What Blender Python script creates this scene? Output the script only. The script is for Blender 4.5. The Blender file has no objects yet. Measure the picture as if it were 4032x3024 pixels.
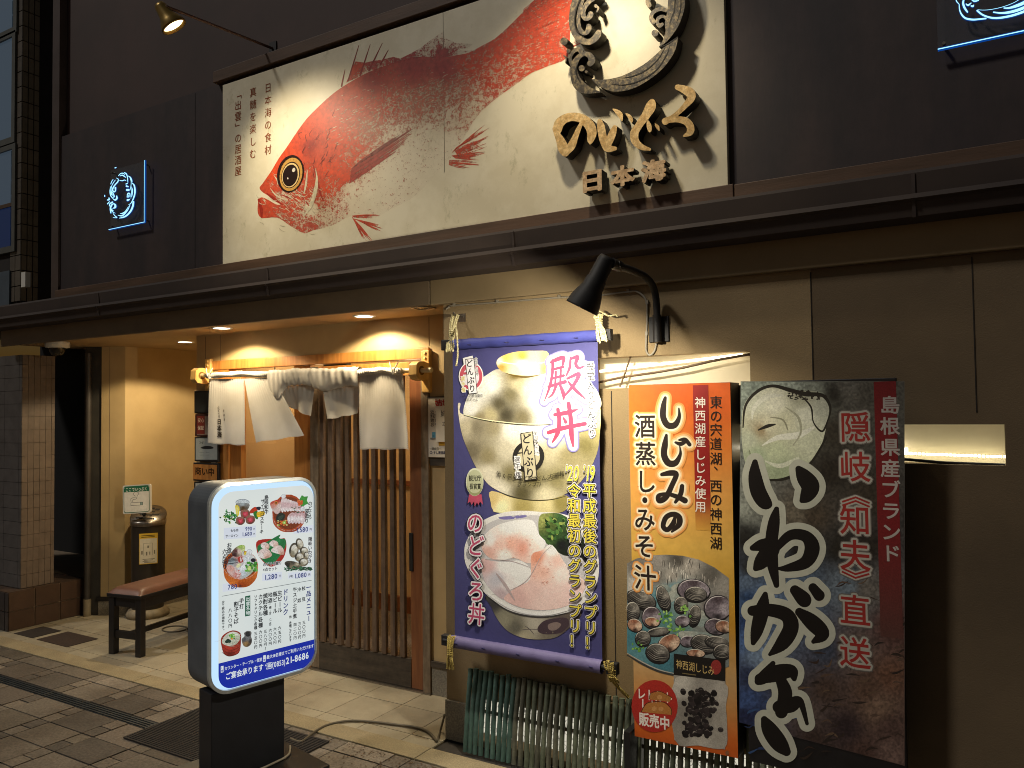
import bpy, math, random
import numpy as np
from mathutils import Vector, geometry
random.seed(7)
SC = bpy.context.scene
R = math.radians

# ------------------------------------------------------------------ camera
EYE = Vector((0, 0, 1.68))
YAW, PITCH, ROLL, FOC = 0.538345, 0.032691, -0.012083, 3096.485
_f = Vector((-math.sin(YAW)*math.cos(PITCH), math.cos(YAW)*math.cos(PITCH), math.sin(PITCH)))
_r = Vector((math.cos(YAW), math.sin(YAW), 0)); _u = _r.cross(_f)
CR = math.cos(ROLL)*_r + math.sin(ROLL)*_u
CU = -math.sin(ROLL)*_r + math.cos(ROLL)*_u
cam_d = bpy.data.cameras.new('camera'); cam = bpy.data.objects.new('camera', cam_d)
SC.collection.objects.link(cam); SC.camera = cam
from mathutils import Matrix
m3 = Matrix((CR, CU, -_f)).transposed()
cam.matrix_world = Matrix.Translation(EYE) @ m3.to_4x4()
cam_d.sensor_width = 36; cam_d.lens = 36*FOC/4032; cam_d.clip_end = 200; cam_d.clip_start = .05

# ------------------------------------------------------------------ world, exposure
W = bpy.data.worlds.new('World'); SC.world = W; W.use_nodes = True
wn = W.node_tree
sky = wn.nodes.new('ShaderNodeTexSky'); sky.sky_type = 'NISHITA'; sky.sun_disc = False
sky.sun_elevation = R(-1.0); sky.sun_rotation = R(200)
bg = wn.nodes['Background']; bg.inputs[1].default_value = 0.15
wn.links.new(sky.outputs[0], bg.inputs[0])
SC.view_settings.view_transform = 'Standard'; SC.view_settings.look = 'None'
SC.view_settings.exposure = 0; SC.view_settings.gamma = 1
SC.render.engine = 'CYCLES'
SC.cycles.use_denoising = True
SC.cycles.max_bounces = 6; SC.cycles.filter_width = 1.0
SC.cycles.sample_clamp_indirect = 4
K_SPOT, K_DOWN, K_WALL = 56, 36, 32      # lamp watts: sign spots, entry downlights, gooseneck lamp
WARM = (1.0, .80, .49)
sd = bpy.data.lights.new('street_light', 'SUN'); sd.energy = 0.9; sd.angle = R(6); sd.color = (1, .95, .88)
sun = bpy.data.objects.new('street_light', sd); SC.collection.objects.link(sun)
sun.rotation_euler = Vector((.75, 1, -1.45)).to_track_quat('-Z', 'Y').to_euler()

# ------------------------------------------------------------------ points on real planes
def ray(px, py):
    return CR*((px-2016)/FOC) - CU*((py-1512)/FOC) + _f
def onY(px, py, y):
    d = ray(px, py); return EYE + d*((y-EYE.y)/d.y)
def onZ(px, py, z=0.):
    d = ray(px, py); return EYE + d*((z-EYE.z)/d.z)
def onX(px, py, x):
    d = ray(px, py); return EYE + d*((x-EYE.x)/d.x)
class Frame:                                # a flat carrier: origin, right, up, outward normal
    def __init__(s, o, u, v):
        s.o = Vector(o); s.u = Vector(u).normalized(); s.v = Vector(v).normalized(); s.n = s.u.cross(s.v)
    def ab(s, p):
        d = ray(*p); q = EYE + d*((s.o-EYE).dot(s.n)/d.dot(s.n)) - s.o
        return (q.dot(s.u), q.dot(s.v))
    def w(s, a, b, h=0.): return s.o + s.u*a + s.v*b + s.n*h
def fy(y): return Frame((0, y, 0), (1, 0, 0), (0, 0, 1))
def crop(x0, y0, k): return lambda pts: [(x0+p[0]*k, y0+p[1]*k)+tuple(p[2:]) for p in pts]
A2 = crop(800, 0, .6630); A3 = crop(1800, 0, .6027); E7 = crop(2100, 0, .31646)
M1 = crop(700, 1850, .30134); M2 = crop(750, 2200, .33149)
B1 = crop(1740, 1300, .45205); B2 = crop(1700, 1900, .5123)
O1 = crop(2400, 1350, .57252); O2 = crop(2350, 2150, .52674)
IW = crop(2850, 1350, 1.0094); NR = crop(700, 1200, .60274); LF = crop(0, 1100, .66323)
NL = crop(380, 600, .21104); NQ = crop(3600, 0, .1953)

# ------------------------------------------------------------------ colours and materials
def lin(c): return c/12.92 if c <= .04045 else ((c+.055)/1.055)**2.4
def S(h):
    if not isinstance(h, str): return tuple(h)
    h = h.lstrip('#'); return tuple(lin(int(h[i:i+2], 16)/255) for i in (0, 2, 4))
def _nt(name):
    m = bpy.data.materials.new(name); m.use_nodes = True
    return m, m.node_tree, m.node_tree.nodes['Principled BSDF']
def _noise(nt, scale, detail=6, rough=.6, stretch=None, coord='Object'):
    tc = nt.nodes.new('ShaderNodeNewGeometry'); n = nt.nodes.new('ShaderNodeTexNoise')
    n.inputs['Scale'].default_value = scale; n.inputs['Detail'].default_value = detail; n.inputs['Roughness'].default_value = rough
    mp = nt.nodes.new('ShaderNodeMapping'); mp.inputs['Scale'].default_value = stretch or (1, 1, 1)
    nt.links.new(tc.outputs['Position'], mp.inputs[0]); nt.links.new(mp.outputs[0], n.inputs['Vector'])
    return n
def _ramp(nt, fac, stops):
    r = nt.nodes.new('ShaderNodeValToRGB'); e = r.color_ramp.elements
    while len(e) < len(stops): e.new(.5)
    for i, (p, c) in enumerate(stops): e[i].position = p; e[i].color = tuple(c)+(1,)
    nt.links.new(fac, r.inputs[0]); return r
def mat(name, col, col2=None, rough=.6, metal=0., scale=8, stretch=None, bump=0., bscale=None, spec=.5, lo=.35, hi=.65, grain=None):
    m, nt, b = _nt(name); c = S(col); c2 = S(col2) if col2 else tuple(x*.75 for x in c)
    n = _noise(nt, scale, stretch=stretch)
    r = _ramp(nt, n.outputs['Fac'], [(lo, c2), (hi, c)])
    out = r.outputs[0]
    if grain:
        g = _noise(nt, grain[0], 3); gr = _ramp(nt, g.outputs['Fac'], [(.35, (grain[1],)*3), (.65, (1, 1, 1))])
        mx = nt.nodes.new('ShaderNodeMixRGB'); mx.blend_type = 'MULTIPLY'; mx.inputs[0].default_value = 1
        nt.links.new(out, mx.inputs[1]); nt.links.new(gr.outputs[0], mx.inputs[2]); out = mx.outputs[0]
    nt.links.new(out, b.inputs['Base Color'])
    b.inputs['Roughness'].default_value = rough; b.inputs['Metallic'].default_value = metal
    b.inputs['Specular IOR Level'].default_value = spec
    if bump:
        bn = nt.nodes.new('ShaderNodeBump'); bn.inputs['Strength'].default_value = bump; bn.inputs['Distance'].default_value = .004
        n2 = _noise(nt, bscale or scale*6, 8, .7, stretch)
        nt.links.new(n2.outputs['Fac'], bn.inputs['Height']); nt.links.new(bn.outputs[0], b.inputs['Normal'])
    return m
def glow(name, col, k):
    m, nt, b = _nt(name); b.inputs['Base Color'].default_value = (0, 0, 0, 1)
    b.inputs['Emission Color'].default_value = S(col)+(1,); b.inputs['Emission Strength'].default_value = k
    return m
def ink(name, rough=.5, spec=.4, k=0., grain=0., gscale=60, alpha=False, bump=0., stain=0.):
    """printed colour taken from the mesh attribute Col, broken up by a fine grain"""
    m, nt, b = _nt(name); at = nt.nodes.new('ShaderNodeAttribute'); at.attribute_name = 'Col'
    out = at.outputs['Color']
    if grain:
        n = _noise(nt, gscale, 5, .65); r = _ramp(nt, n.outputs['Fac'], [(.3, (1-grain,)*3), (.7, (1+grain*.4,)*3)])
        if stain:
            n3 = _noise(nt, stain, 7, .7); r3 = _ramp(nt, n3.outputs['Fac'], [(.40, (.58, .56, .54)), (.56, (1, 1, 1))])
            m4 = nt.nodes.new('ShaderNodeMixRGB'); m4.blend_type = 'MULTIPLY'; m4.inputs[0].default_value = .8
            nt.links.new(out, m4.inputs[1]); nt.links.new(r3.outputs[0], m4.inputs[2]); out = m4.outputs[0]
        mx = nt.nodes.new('ShaderNodeMixRGB'); mx.blend_type = 'MULTIPLY'; mx.inputs[0].default_value = 1
        nt.links.new(out, mx.inputs[1]); nt.links.new(r.outputs[0], mx.inputs[2]); out = mx.outputs[0]
    if k:
        b.inputs['Base Color'].default_value = (.02, .02, .02, 1)
        nt.links.new(out, b.inputs['Emission Color']); b.inputs['Emission Strength'].default_value = k
    else: nt.links.new(out, b.inputs['Base Color'])
    b.inputs['Roughness'].default_value = rough; b.inputs['Specular IOR Level'].default_value = spec
    if bump:
        bn = nt.nodes.new('ShaderNodeBump'); bn.inputs['Strength'].default_value = bump; bn.inputs['Distance'].default_value = .01
        n2 = _noise(nt, 7, 3); nt.links.new(n2.outputs['Fac'], bn.inputs['Height']); nt.links.new(bn.outputs[0], b.inputs['Normal'])
    if alpha:                                # gyotaku ink: density in the alpha of Col, broken into scale-like flecks
        n1 = _noise(nt, 42, 6, .75, (1, 1, 1.2)); n2 = _noise(nt, 170, 4, .7)
        add = nt.nodes.new('ShaderNodeMath'); add.operation = 'MULTIPLY_ADD'; add.inputs[1].default_value = .45
        nt.links.new(n2.outputs['Fac'], add.inputs[0])
        sc_ = nt.nodes.new('ShaderNodeMath'); sc_.operation = 'MULTIPLY'; sc_.inputs[1].default_value = .55
        nt.links.new(n1.outputs['Fac'], sc_.inputs[0]); nt.links.new(sc_.outputs[0], add.inputs[2])
        mr = nt.nodes.new('ShaderNodeMath'); mr.operation = 'MULTIPLY_ADD'; mr.inputs[1].default_value = .34; mr.inputs[2].default_value = .305
        nt.links.new(at.outputs['Alpha'], mr.inputs[0])
        sb = nt.nodes.new('ShaderNodeMath'); sb.operation = 'SUBTRACT'
        nt.links.new(mr.outputs[0], sb.inputs[0]); nt.links.new(add.outputs[0], sb.inputs[1])
        ml = nt.nodes.new('ShaderNodeMath'); ml.operation = 'MULTIPLY_ADD'; ml.inputs[1].default_value = 16; ml.inputs[2].default_value = .5; ml.use_clamp = True
        nt.links.new(sb.outputs[0], ml.inputs[0]); 
        pw = nt.nodes.new('ShaderNodeMath'); pw.operation = 'POWER'; pw.inputs[1].default_value = 2.3
        nt.links.new(at.outputs['Alpha'], pw.inputs[0])
        ws = nt.nodes.new('ShaderNodeMath'); ws.operation = 'MULTIPLY'; ws.inputs[1].default_value = .62; nt.links.new(pw.outputs[0], ws.inputs[0])
        mxa = nt.nodes.new('ShaderNodeMath'); mxa.operation = 'MAXIMUM'
        nt.links.new(ml.outputs[0], mxa.inputs[0]); nt.links.new(ws.outputs[0], mxa.inputs[1]); nt.links.new(mxa.outputs[0], b.inputs['Alpha'])
    return m
PRINT = ink('printed vinyl', .45, .4, grain=.12, gscale=25, bump=.12)
FABRIC = ink('printed polyester cloth', .75, .25, grain=.12, gscale=18, bump=.35)
PHOTO = ink('printed photograph', .45, .4, grain=.28, gscale=190)
CLOTHPH = ink('printed photograph on cloth', .7, .25, grain=.22, gscale=200, bump=.3)
LIT = ink('backlit film', .12, .5, k=.80)
LITPH = ink('backlit photograph', .12, .5, k=.80, grain=.45, gscale=170)
FISHINK = ink('red fish ink', .5, .4, grain=.35, gscale=40, alpha=True)
SIGNINK = ink('sign ink', .3, .4)
STUCCO = mat('beige stucco', '#9c8662', '#8c7755', .85, scale=1.6, bump=.5, bscale=160, grain=(220, .9))
BOARD = mat('painted beige board', '#bfa577', '#af966a', .7, scale=2.2, bump=.12, bscale=60)
DKBROWN = mat('dark brown painted steel', '#3d2f2d', '#2b2224', .6, scale=2.5, stretch=(2.2, 1, .5), bump=.1, bscale=30, grain=(14, .82))
GUTTER = mat('dark brown gutter metal', '#40342d', '#362b26', .75, scale=3)
FASCIA = mat('taupe painted fascia', '#7d6c55', '#6b5c49', .7, scale=2.5, stretch=(1, 1, 2), bump=.15, bscale=40)
TRIM = mat('worn brown timber trim', '#5f4532', '#49331f', .6, scale=6, stretch=(.3, 1, 3), bump=.2)
RWALL = mat('stucco toned for weak light', '#6e5d45', '#60513c', .85, scale=2, bump=.5, bscale=170)  # right part of the wall, coloured darker for the lamp's falloff
SOFFIT = mat('beige soffit board', '#b59a70', '#a58b64', .7, scale=1.6)
GRANITE = mat('grey granite', '#8d8678', '#6f6a5f', .7, scale=120, lo=.4, hi=.6, bump=.1)
KERB = mat('granite kerb', '#a39576', '#8a7c60', .8, scale=140, lo=.4, hi=.6, bump=.3, grain=(5, .75))
WOODN = mat('honey timber', '#c98a45', '#a96c30', .5, scale=5, stretch=(6, 6, .5), bump=.1)
WOODB = mat('blond bracket timber', '#e3bb74', '#d0a45a', .5, scale=6, stretch=(5, 5, .6), bump=.1)
WOODW = mat('weathered grey timber', '#8f7d66', '#6d5d4b', .75, scale=7, stretch=(5, 5, .5), bump=.35, bscale=30, grain=(30, .75))
WOODR = mat('red brown timber', '#8a5733', '#6d4025', .5, scale=6, stretch=(5, 5, .5), bump=.15)
WOODD = mat('dark weathered timber', '#51473b', '#3d352c', .75, scale=7, stretch=(.5, 5, 5), bump=.3, bscale=30, grain=(25, .75))
BLACKM = mat('black powder coated metal', '#1d1b1c', '#151415', .6, scale=6, bump=.08, bscale=200)
BLACKP = mat('black painted timber', '#1c1b1d', '#121113', .45, scale=9, bump=.1)
CHAR = mat('charcoal sign case', '#5d6369', '#51575d', .5, scale=9, bump=.06, bscale=240)
SILVER = mat('silver sign frame', '#b9bdbd', '#a9aeae', .35, metal=.35, scale=5)
STEEL = mat('brushed steel', '#9a938a', '#857e75', .3, metal=.9, scale=9, stretch=(8, 8, .4))
WHITEP = mat('white plastic', '#dcdad2', '#cfcdc4', .35, scale=4)
CREAM = mat('cream curtain lining', '#e6dcc3', '#d9ceb4', .8, scale=5)
CLOTH = mat('white cotton cloth', '#d2cec8', '#c8c3bb', .9, scale=6, bump=.25, bscale=300)
VINYL = mat('brown bench vinyl', '#6f4a3b', '#604032', .45, scale=5, bump=.1, bscale=150)
ROPE = mat('braided cotton rope', '#d8cfa4', '#a89a6a', .85, scale=160, lo=.4, hi=.6, bump=.8, bscale=200)
ROPEY = mat('yellowed cotton rope', '#cbb466', '#94803f', .85, scale=160, lo=.4, hi=.6, bump=.8, bscale=200)
CABLE = mat('grey brown cable', '#5f5646', '#4c4538', .55, scale=20)
GREYC = mat('grey cable sheath', '#948c7c', '#857d6e', .5, scale=20)
RUBBER = mat('ribbed black rubber', '#2b2624', '#201c1b', .8, scale=14)
RUST = mat('dark rusty plate', '#2e241d', '#211a16', .75, scale=60, bump=.4)
DRAINM = mat('blue grey drain steel', '#474b4e', '#36393c', .5, metal=.5, scale=20)
PAPER = mat('white notice paper', '#e4e0d6', '#dbd6cb', .6, scale=3)
BROWNT = mat('brown glazed tile', '#5b4032', '#4b3328', .5, scale=5, bump=.1)
PINKT = mat('pinkish wall tile', '#a07f66', '#8a6b55', .6, scale=4, bump=.15)
GREYT = mat('grey wall tile', '#6f6a63', '#5d5953', .6, scale=4)
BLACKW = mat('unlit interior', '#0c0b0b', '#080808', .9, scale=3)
BAMB = mat('brown bamboo', '#7a6145', '#5f4a33', .55, scale=14, stretch=(.4, 3, 3), bump=.1)
GLASSD = glow('dim blue window', '#8aa3bb', .13)
GLASSB = glow('dim deep blue window', '#2a4f93', .12)

# ------------------------------------------------------------------ mesh builder
def cat_rom(pts, closed=False, n=6):
    P = [tuple(p) for p in pts]; N = len(P); out = []
    if N < 3: return P
    for i in range(N if closed else N-1):
        if closed: p0, p1, p2, p3 = P[(i-1) % N], P[i], P[(i+1) % N], P[(i+2) % N]
        else: p0, p1, p2, p3 = P[max(i-1, 0)], P[i], P[i+1], P[min(i+2, N-1)]
        for k in range(n):
            t = k/n
            out.append(tuple(.5*(2*b+(c-a)*t+(2*a-5*b+4*c-d)*t*t+(3*b-a-3*c+d)*t**3) for a, b, c, d in zip(p0, p1, p2, p3)))
    if not closed: out.append(P[-1])
    return out
ORG = {}
class MB:
    def __init__(s): s.v = []; s.f = []; s.mi = []; s.col = []; s.sm = []
    def add(s, vs, fs, mi=0, col=None, smooth=False):
        o = len(s.v); s.v += [Vector(p) for p in vs]; s.f += [tuple(i+o for i in f) for f in fs]
        s.mi += [mi]*len(fs); s.sm += [smooth]*len(fs)
        if col is None: s.col += [(1, 1, 1, 1)]*len(vs)
        elif isinstance(col, list): s.col += col
        else: s.col += [tuple(col[:3])+((col[3],) if len(col) > 3 else (1,))]*len(vs)
        return s
    def box(s, x0, x1, y0, y1, z0, z1, mi=0, col=None):
        v = [(x, y, z) for z in (z0, z1) for y in (y0, y1) for x in (x0, x1)]
        return s.add(v, [(0, 2, 3, 1), (4, 5, 7, 6), (0, 1, 5, 4), (2, 6, 7, 3), (0, 4, 6, 2), (1, 3, 7, 5)], mi, col)
    def obox(s, o, u, v, n, a0, a1, b0, b1, h0, h1, mi=0, col=None):
        P = [o+u*a+v*b+n*h for h in (h0, h1) for b in (b0, b1) for a in (a0, a1)]
        return s.add(P, [(0, 2, 3, 1), (4, 5, 7, 6), (0, 1, 5, 4), (2, 6, 7, 3), (0, 4, 6, 2), (1, 3, 7, 5)], mi, col)
    def prism(s, A, B_, mi=0, mis=None, cap=True, smooth=False):       # two matching rings
        n = len(A); base = list(A)+list(B_)
        s.add(base, [(i, (i+1) % n, n+(i+1) % n, n+i) for i in range(n)], mi if mis is None else mis, smooth=smooth)
        if cap:
            for ring, rev in ((A, True), (B_, False)):
                t = geometry.tessellate_polygon([[Vector(p) for p in ring]])
                s.add(ring, [tuple(reversed(q)) if rev else tuple(q) for q in t], mi)
        return s
    def prof_x(s, yz, x0, x1, mi=0):
        return s.prism([(x0, y, z) for y, z in yz], [(x1, y, z) for y, z in yz], mi)
    def tube(s, path, r, n=8, mi=0, cap=True):
        P = [Vector(p) for p in path]; rs = r if isinstance(r, (list, tuple)) else [r]*len(P)
        rings = []; ref = None
        for i, p in enumerate(P):
            t = (P[min(i+1, len(P)-1)]-P[max(i-1, 0)]).normalized()
            if ref is None: ref = Vector((0, 0, 1)) if abs(t.z) < .9 else Vector((1, 0, 0))
            a = (ref-t*ref.dot(t)).normalized(); ref = a; b = t.cross(a)
            rings.append([p+(a*math.cos(2*math.pi*k/n)+b*math.sin(2*math.pi*k/n))*rs[i] for k in range(n)])
        vs = [q for ring in rings for q in ring]
        fs = [(i*n+k, i*n+(k+1) % n, (i+1)*n+(k+1) % n, (i+1)*n+k) for i in range(len(P)-1) for k in range(n)]
        s.add(vs, fs, mi, smooth=True)
        if cap:
            s.add(rings[0], [tuple(reversed(range(n)))], mi); s.add(rings[-1], [tuple(range(n))], mi)
        return s
    def lathe(s, c, axis, prof, n=24, mi=0, smooth=True):             # prof: (radius, along)
        ax = Vector(axis).normalized(); a = ax.orthogonal().normalized(); b = ax.cross(a); c = Vector(c)
        vs = [c+ax*h+(a*math.cos(2*math.pi*k/n)+b*math.sin(2*math.pi*k/n))*r for r, h in prof for k in range(n)]
        fs = [(i*n+k, i*n+(k+1) % n, (i+1)*n+(k+1) % n, (i+1)*n+k) for i in range(len(prof)-1) for k in range(n)]
        return s.add(vs, fs, mi, smooth=smooth)
    def grid(s, fn, nu, nv, mi=0, col=None, smooth=True):
        vs = [fn(i/nu, j/nv) for j in range(nv+1) for i in range(nu+1)]
        fs = [(j*(nu+1)+i, j*(nu+1)+i+1, (j+1)*(nu+1)+i+1, (j+1)*(nu+1)+i) for j in range(nv) for i in range(nu)]
        return s.add(vs, fs, mi, col, smooth)
    def make(s, name, mats, parent=None, org=None, bevel=0., label=None):
        me = bpy.data.meshes.new(name)
        o = bpy.data.objects.new(name, me); SC.collection.objects.link(o)
        if parent is not None: L = ORG[parent.name]; o.parent = parent
        else: L = Vector(org) if org is not None else Vector((0, 0, 0)); o.location = L
        ORG[o.name] = L
        me.from_pydata([tuple(p-L) for p in s.v], [], s.f)
        for m_ in (mats if isinstance(mats, (list, tuple)) else [mats]): me.materials.append(m_)
        me.polygons.foreach_set('material_index', s.mi); me.polygons.foreach_set('use_smooth', s.sm)
        ca = me.color_attributes.new('Col', 'FLOAT_COLOR', 'POINT')
        ca.data.foreach_set('color', [x for c in s.col for x in c])
        me.update()
        if bevel:
            bv = o.modifiers.new('bevel', 'BEVEL'); bv.width = bevel; bv.segments = 2; bv.limit_method = 'ANGLE'
        if label: o['label'] = label
        return o
def tag(o, label, cat=None, group=None, kind=None):
    if label: o['label'] = label
    if cat: o['category'] = cat
    if group: o['group'] = group
    if kind: o['kind'] = kind
    return o
def thing(name, label, cat, loc, group=None):
    o = bpy.data.objects.new(name, None); SC.collection.objects.link(o); o.location = loc
    o.empty_display_size = .1; ORG[o.name] = Vector(loc)
    return tag(o, label, cat, group)
def lamp(name, loc, aim, watts, parent, size=R(70), blend=.6, r=.03, col=WARM):
    d = bpy.data.lights.new(name, 'SPOT'); d.energy = watts; d.color = col; d.spot_size = size; d.spot_blend = blend; d.shadow_soft_size = r
    o = bpy.data.objects.new(name, d); SC.collection.objects.link(o)
    o.parent = parent; o.location = Vector(loc)-ORG[parent.name]
    o.rotation_euler = (Vector(aim)-Vector(loc)).to_track_quat('-Z', 'Y').to_euler()
    return o
def plight(name, loc, watts, parent, r=.05, col=WARM):
    d = bpy.data.lights.new(name, 'POINT'); d.energy = watts; d.color = col; d.shadow_soft_size = r
    o = bpy.data.objects.new(name, d); SC.collection.objects.link(o)
    o.parent = parent; o.location = Vector(loc)-ORG[parent.name]
    return o
def copy_tree(o, dloc, label=None):
    def rec(a, par):
        c = a.copy(); SC.collection.objects.link(c)
        if par is not None: c.parent = par
        for ch in list(a.children): rec(ch, c)
        return c
    c = rec(o, None); c.location = Vector(o.location)+Vector(dloc); ORG[c.name] = c.location.copy()
    if label: c['label'] = label
    return c

# ------------------------------------------------------------------ flat artwork: text, strokes, shapes, photographs
_gl = {}
def glyph(ch, off=0.):
    k = (ch, round(off, 4))
    if k not in _gl:
        c = bpy.data.curves.new('glyph', 'FONT'); c.body = ch; c.size = 1; c.offset = off; c.resolution_u = 3; c.fill_mode = 'FRONT'
        o = bpy.data.objects.new('glyph', c); me = bpy.data.meshes.new_from_object(o)
        _gl[k] = ([(v.co.x, v.co.y) for v in me.vertices], [tuple(p.vertices) for p in me.polygons])
        bpy.data.objects.remove(o); bpy.data.curves.remove(c); bpy.data.meshes.remove(me)
    return _gl[k]
def union(vs, fs):
    # 2-D union of overlapping polygons, holes kept
    vv, _, ff, _a, _b, of = geometry.delaunay_2d_cdt(vs, [], fs, 1, 1e-6)
    return [(v.x, v.y) for v in vv], [tuple(f) for f, o in zip(ff, of) if o]
def fat(ch, off):
    # the glyph grown by off: union of the glyph, a band along every outline edge and a disc at every outline point
    k = (ch, round(off, 4), 'fat')
    if k not in _gl:
        V, F = glyph(ch); r = off; cnt = set()
        for f in F:
            for i in range(len(f)): cnt.add((f[i], f[(i+1) % len(f)]))
        ed = [e for e in cnt if (e[1], e[0]) not in cnt]
        vs = [Vector(v) for v in V]; fs = [list(f) for f in F]
        for a, b in ed:
            A, B_ = Vector(V[a]), Vector(V[b]); d = B_-A
            if d.length < 1e-6: continue
            n_ = Vector((d.y, -d.x)).normalized()*r; o = len(vs)
            vs += [A-n_, B_-n_, B_+n_, A+n_]; fs.append([o+3, o+2, o+1, o])
        nx_ = {a: b for a, b in ed}; pr_ = {b: a for a, b in ed}
        for a in {e[0] for e in ed}:
            if a in pr_:
                d1, d2 = Vector(V[a])-Vector(V[pr_[a]]), Vector(V[nx_[a]])-Vector(V[a])
                if d1.length > 1e-6 and d2.length > 1e-6 and d1.normalized().dot(d2.normalized()) > .9: continue
            o = len(vs); vs += [Vector(V[a])+Vector((math.cos(t*math.pi/3+.2), math.sin(t*math.pi/3+.2)))*r*1.03 for t in range(6)]; fs.append(list(range(o, o+6)))
        vv, ff = geometry.delaunay_2d_cdt(vs, [], fs, 1, 1e-6)[::2][:2]
        pv = np.array([(v.x, v.y) for v in vv]); tri = [tuple(f) for f in ff]
        C_ = np.array([pv[list(f)].mean(0) for f in tri]); A_e = np.array([V[a] for a, b in ed]); B_e = np.array([V[b] for a, b in ed])
        cx, cy = C_[:, :1], C_[:, 1:]; ax, ay, bx, by = A_e[:, 0], A_e[:, 1], B_e[:, 0], B_e[:, 1]
        with np.errstate(divide='ignore', invalid='ignore'):
            hit = ((ay > cy) != (by > cy)) & (cx < ax+(cy-ay)*(bx-ax)/(by-ay))
        ins = hit.sum(1) % 2 == 1
        D = B_e-A_e; L2 = (D**2).sum(1)+1e-12
        t = np.clip(((C_[:, None, :]-A_e)*D).sum(2)/L2, 0, 1); ds = np.sqrt((((A_e+t[..., None]*D)-C_[:, None, :])**2).sum(2)).min(1)
        _gl[k] = ([tuple(q) for q in pv.tolist()], [f for f, o in zip(tri, ins | (ds <= r*1.03)) if o])
    return _gl[k]
ROT = set('ー「」()（）〜〈〉《》―')
class Art(MB):
    def __init__(s, fr, h=.0006, step=.000001, gain=1.): super().__init__(); s.fr = fr; s.h = h; s.step = step; s.bend = None; s.gain = gain
    def up(s): s.h += s.step; return s.h
    def put(s, ab, fs, col):
        h = s.up(); s.add([s.fr.w(a, b, h+(s.bend(a, b) if s.bend else 0)) for a, b in ab], fs, 0, tuple(min(c*s.gain, .92) for c in col[:3])+tuple(col[3:]))
    def poly(s, px, col, smooth=False, n=6):
        if smooth: px = cat_rom(px, True, n)
        if s.bend and (max(q[0] for q in px)-min(q[0] for q in px) > 40 or max(q[1] for q in px)-min(q[1] for q in px) > 40): return s.photo(px, 12, [(0, 0, col)], False)
        ab = [s.fr.ab(p) for p in px]
        t = geometry.tessellate_polygon([[Vector((a, b, 0)) for a, b in ab]])
        s.put(ab, [tuple(q) for q in t], S(col)); return s
    def ell(s, c, rx, ry, col, rot=0., n=28, a0=0, a1=360):
        ca, sa = math.cos(R(rot)), math.sin(R(rot))
        pts = []
        for k in range(n):
            t = R(a0+(a1-a0)*k/(n if a1-a0 == 360 else n-1)); x, y = rx*math.cos(t), ry*math.sin(t)
            pts.append((c[0]+x*ca-y*sa, c[1]+x*sa+y*ca))
        return s.poly(pts, col)
    def stroke(s, pts, col, k=1., n=6, extra=0., raw=False):           # (px, py, width) brush stroke
        P = cat_rom(pts, False, n); L, Q = [], []
        for i, p in enumerate(P):
            a, b = P[max(i-1, 0)], P[min(i+1, len(P)-1)]
            dx, dy = b[0]-a[0], b[1]-a[1]; d = math.hypot(dx, dy) or 1
            w = max(p[2], .5)*k/2+extra
            L.append((p[0]-dy/d*w, p[1]+dx/d*w)); Q.append((p[0]+dy/d*w, p[1]-dx/d*w))
        def cap(c, frm, sgn):
            out = []
            ang = math.atan2(frm[1]-c[1], frm[0]-c[0]); w = math.hypot(frm[0]-c[0], frm[1]-c[1])
            for i in range(1, 6): t = ang+sgn*math.pi*i/6; out.append((c[0]+math.cos(t)*w, c[1]+math.sin(t)*w))
            return out
        m = len(P); c0 = cap(P[0], L[0], 1); c1 = cap(P[-1], Q[-1], 1)
        V = L+Q+c0+c1
        fs = [(i, i+1, m+i+1, m+i) for i in range(m-1)]
        fs.append((0,)+tuple(range(2*m, 2*m+5))+(m,)); fs.append((2*m-1,)+tuple(range(2*m+5, 2*m+10))+(m-1,))
        if raw: return L+c1[::-1]+Q[::-1]+c0[::-1]
        s.put([s.fr.ab(p) for p in V], fs, S(col)); return s
    def strokes(s, lst, col, k=1., extra=0.):
        s.put(*s.merged(lst, k, extra), S(col)); return s
    def merged(s, lst, k=1., extra=0., n=6):
        vs, fs = [], []
        for pts in lst:
            P = cat_rom(pts, False, n); W_ = [max(q[2], .5)*k/2+extra for q in P]
            for i, q in enumerate(P):
                if i and math.hypot(q[0]-P[i-1][0], q[1]-P[i-1][1]) > 1e-3:
                    a, b = P[i-1], q; d = math.hypot(b[0]-a[0], b[1]-a[1]); nx, ny = -(b[1]-a[1])/d, (b[0]-a[0])/d; o = len(vs)
                    vs += [Vector((a[0]+nx*W_[i-1], a[1]+ny*W_[i-1])), Vector((a[0]-nx*W_[i-1], a[1]-ny*W_[i-1])), Vector((b[0]-nx*W_[i], b[1]-ny*W_[i])), Vector((b[0]+nx*W_[i], b[1]+ny*W_[i]))]; fs.append([o, o+1, o+2, o+3])
                o = len(vs); m = 14 if W_[i] < 12 else 26; vs += [Vector((q[0]+math.cos(t*2*math.pi/m)*W_[i], q[1]+math.sin(t*2*math.pi/m)*W_[i])) for t in range(m)]; fs.append(list(range(o, o+m)))
        V, F = union(vs, fs)
        return [s.fr.ab(q) for q in V], F
    def block(s, ab, F, h0, h1):
        cnt = set()
        for f in F:
            for i in range(len(f)): cnt.add((f[i], f[(i+1) % len(f)]))
        n = len(ab); s.add([s.fr.w(a, b, h0) for a, b in ab]+[s.fr.w(a, b, h1) for a, b in ab], [(e[0], e[1], n+e[1], n+e[0]) for e in cnt if (e[1], e[0]) not in cnt], 1)
        s.add([s.fr.w(a, b, h1) for a, b in ab], F, 0)
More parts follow.
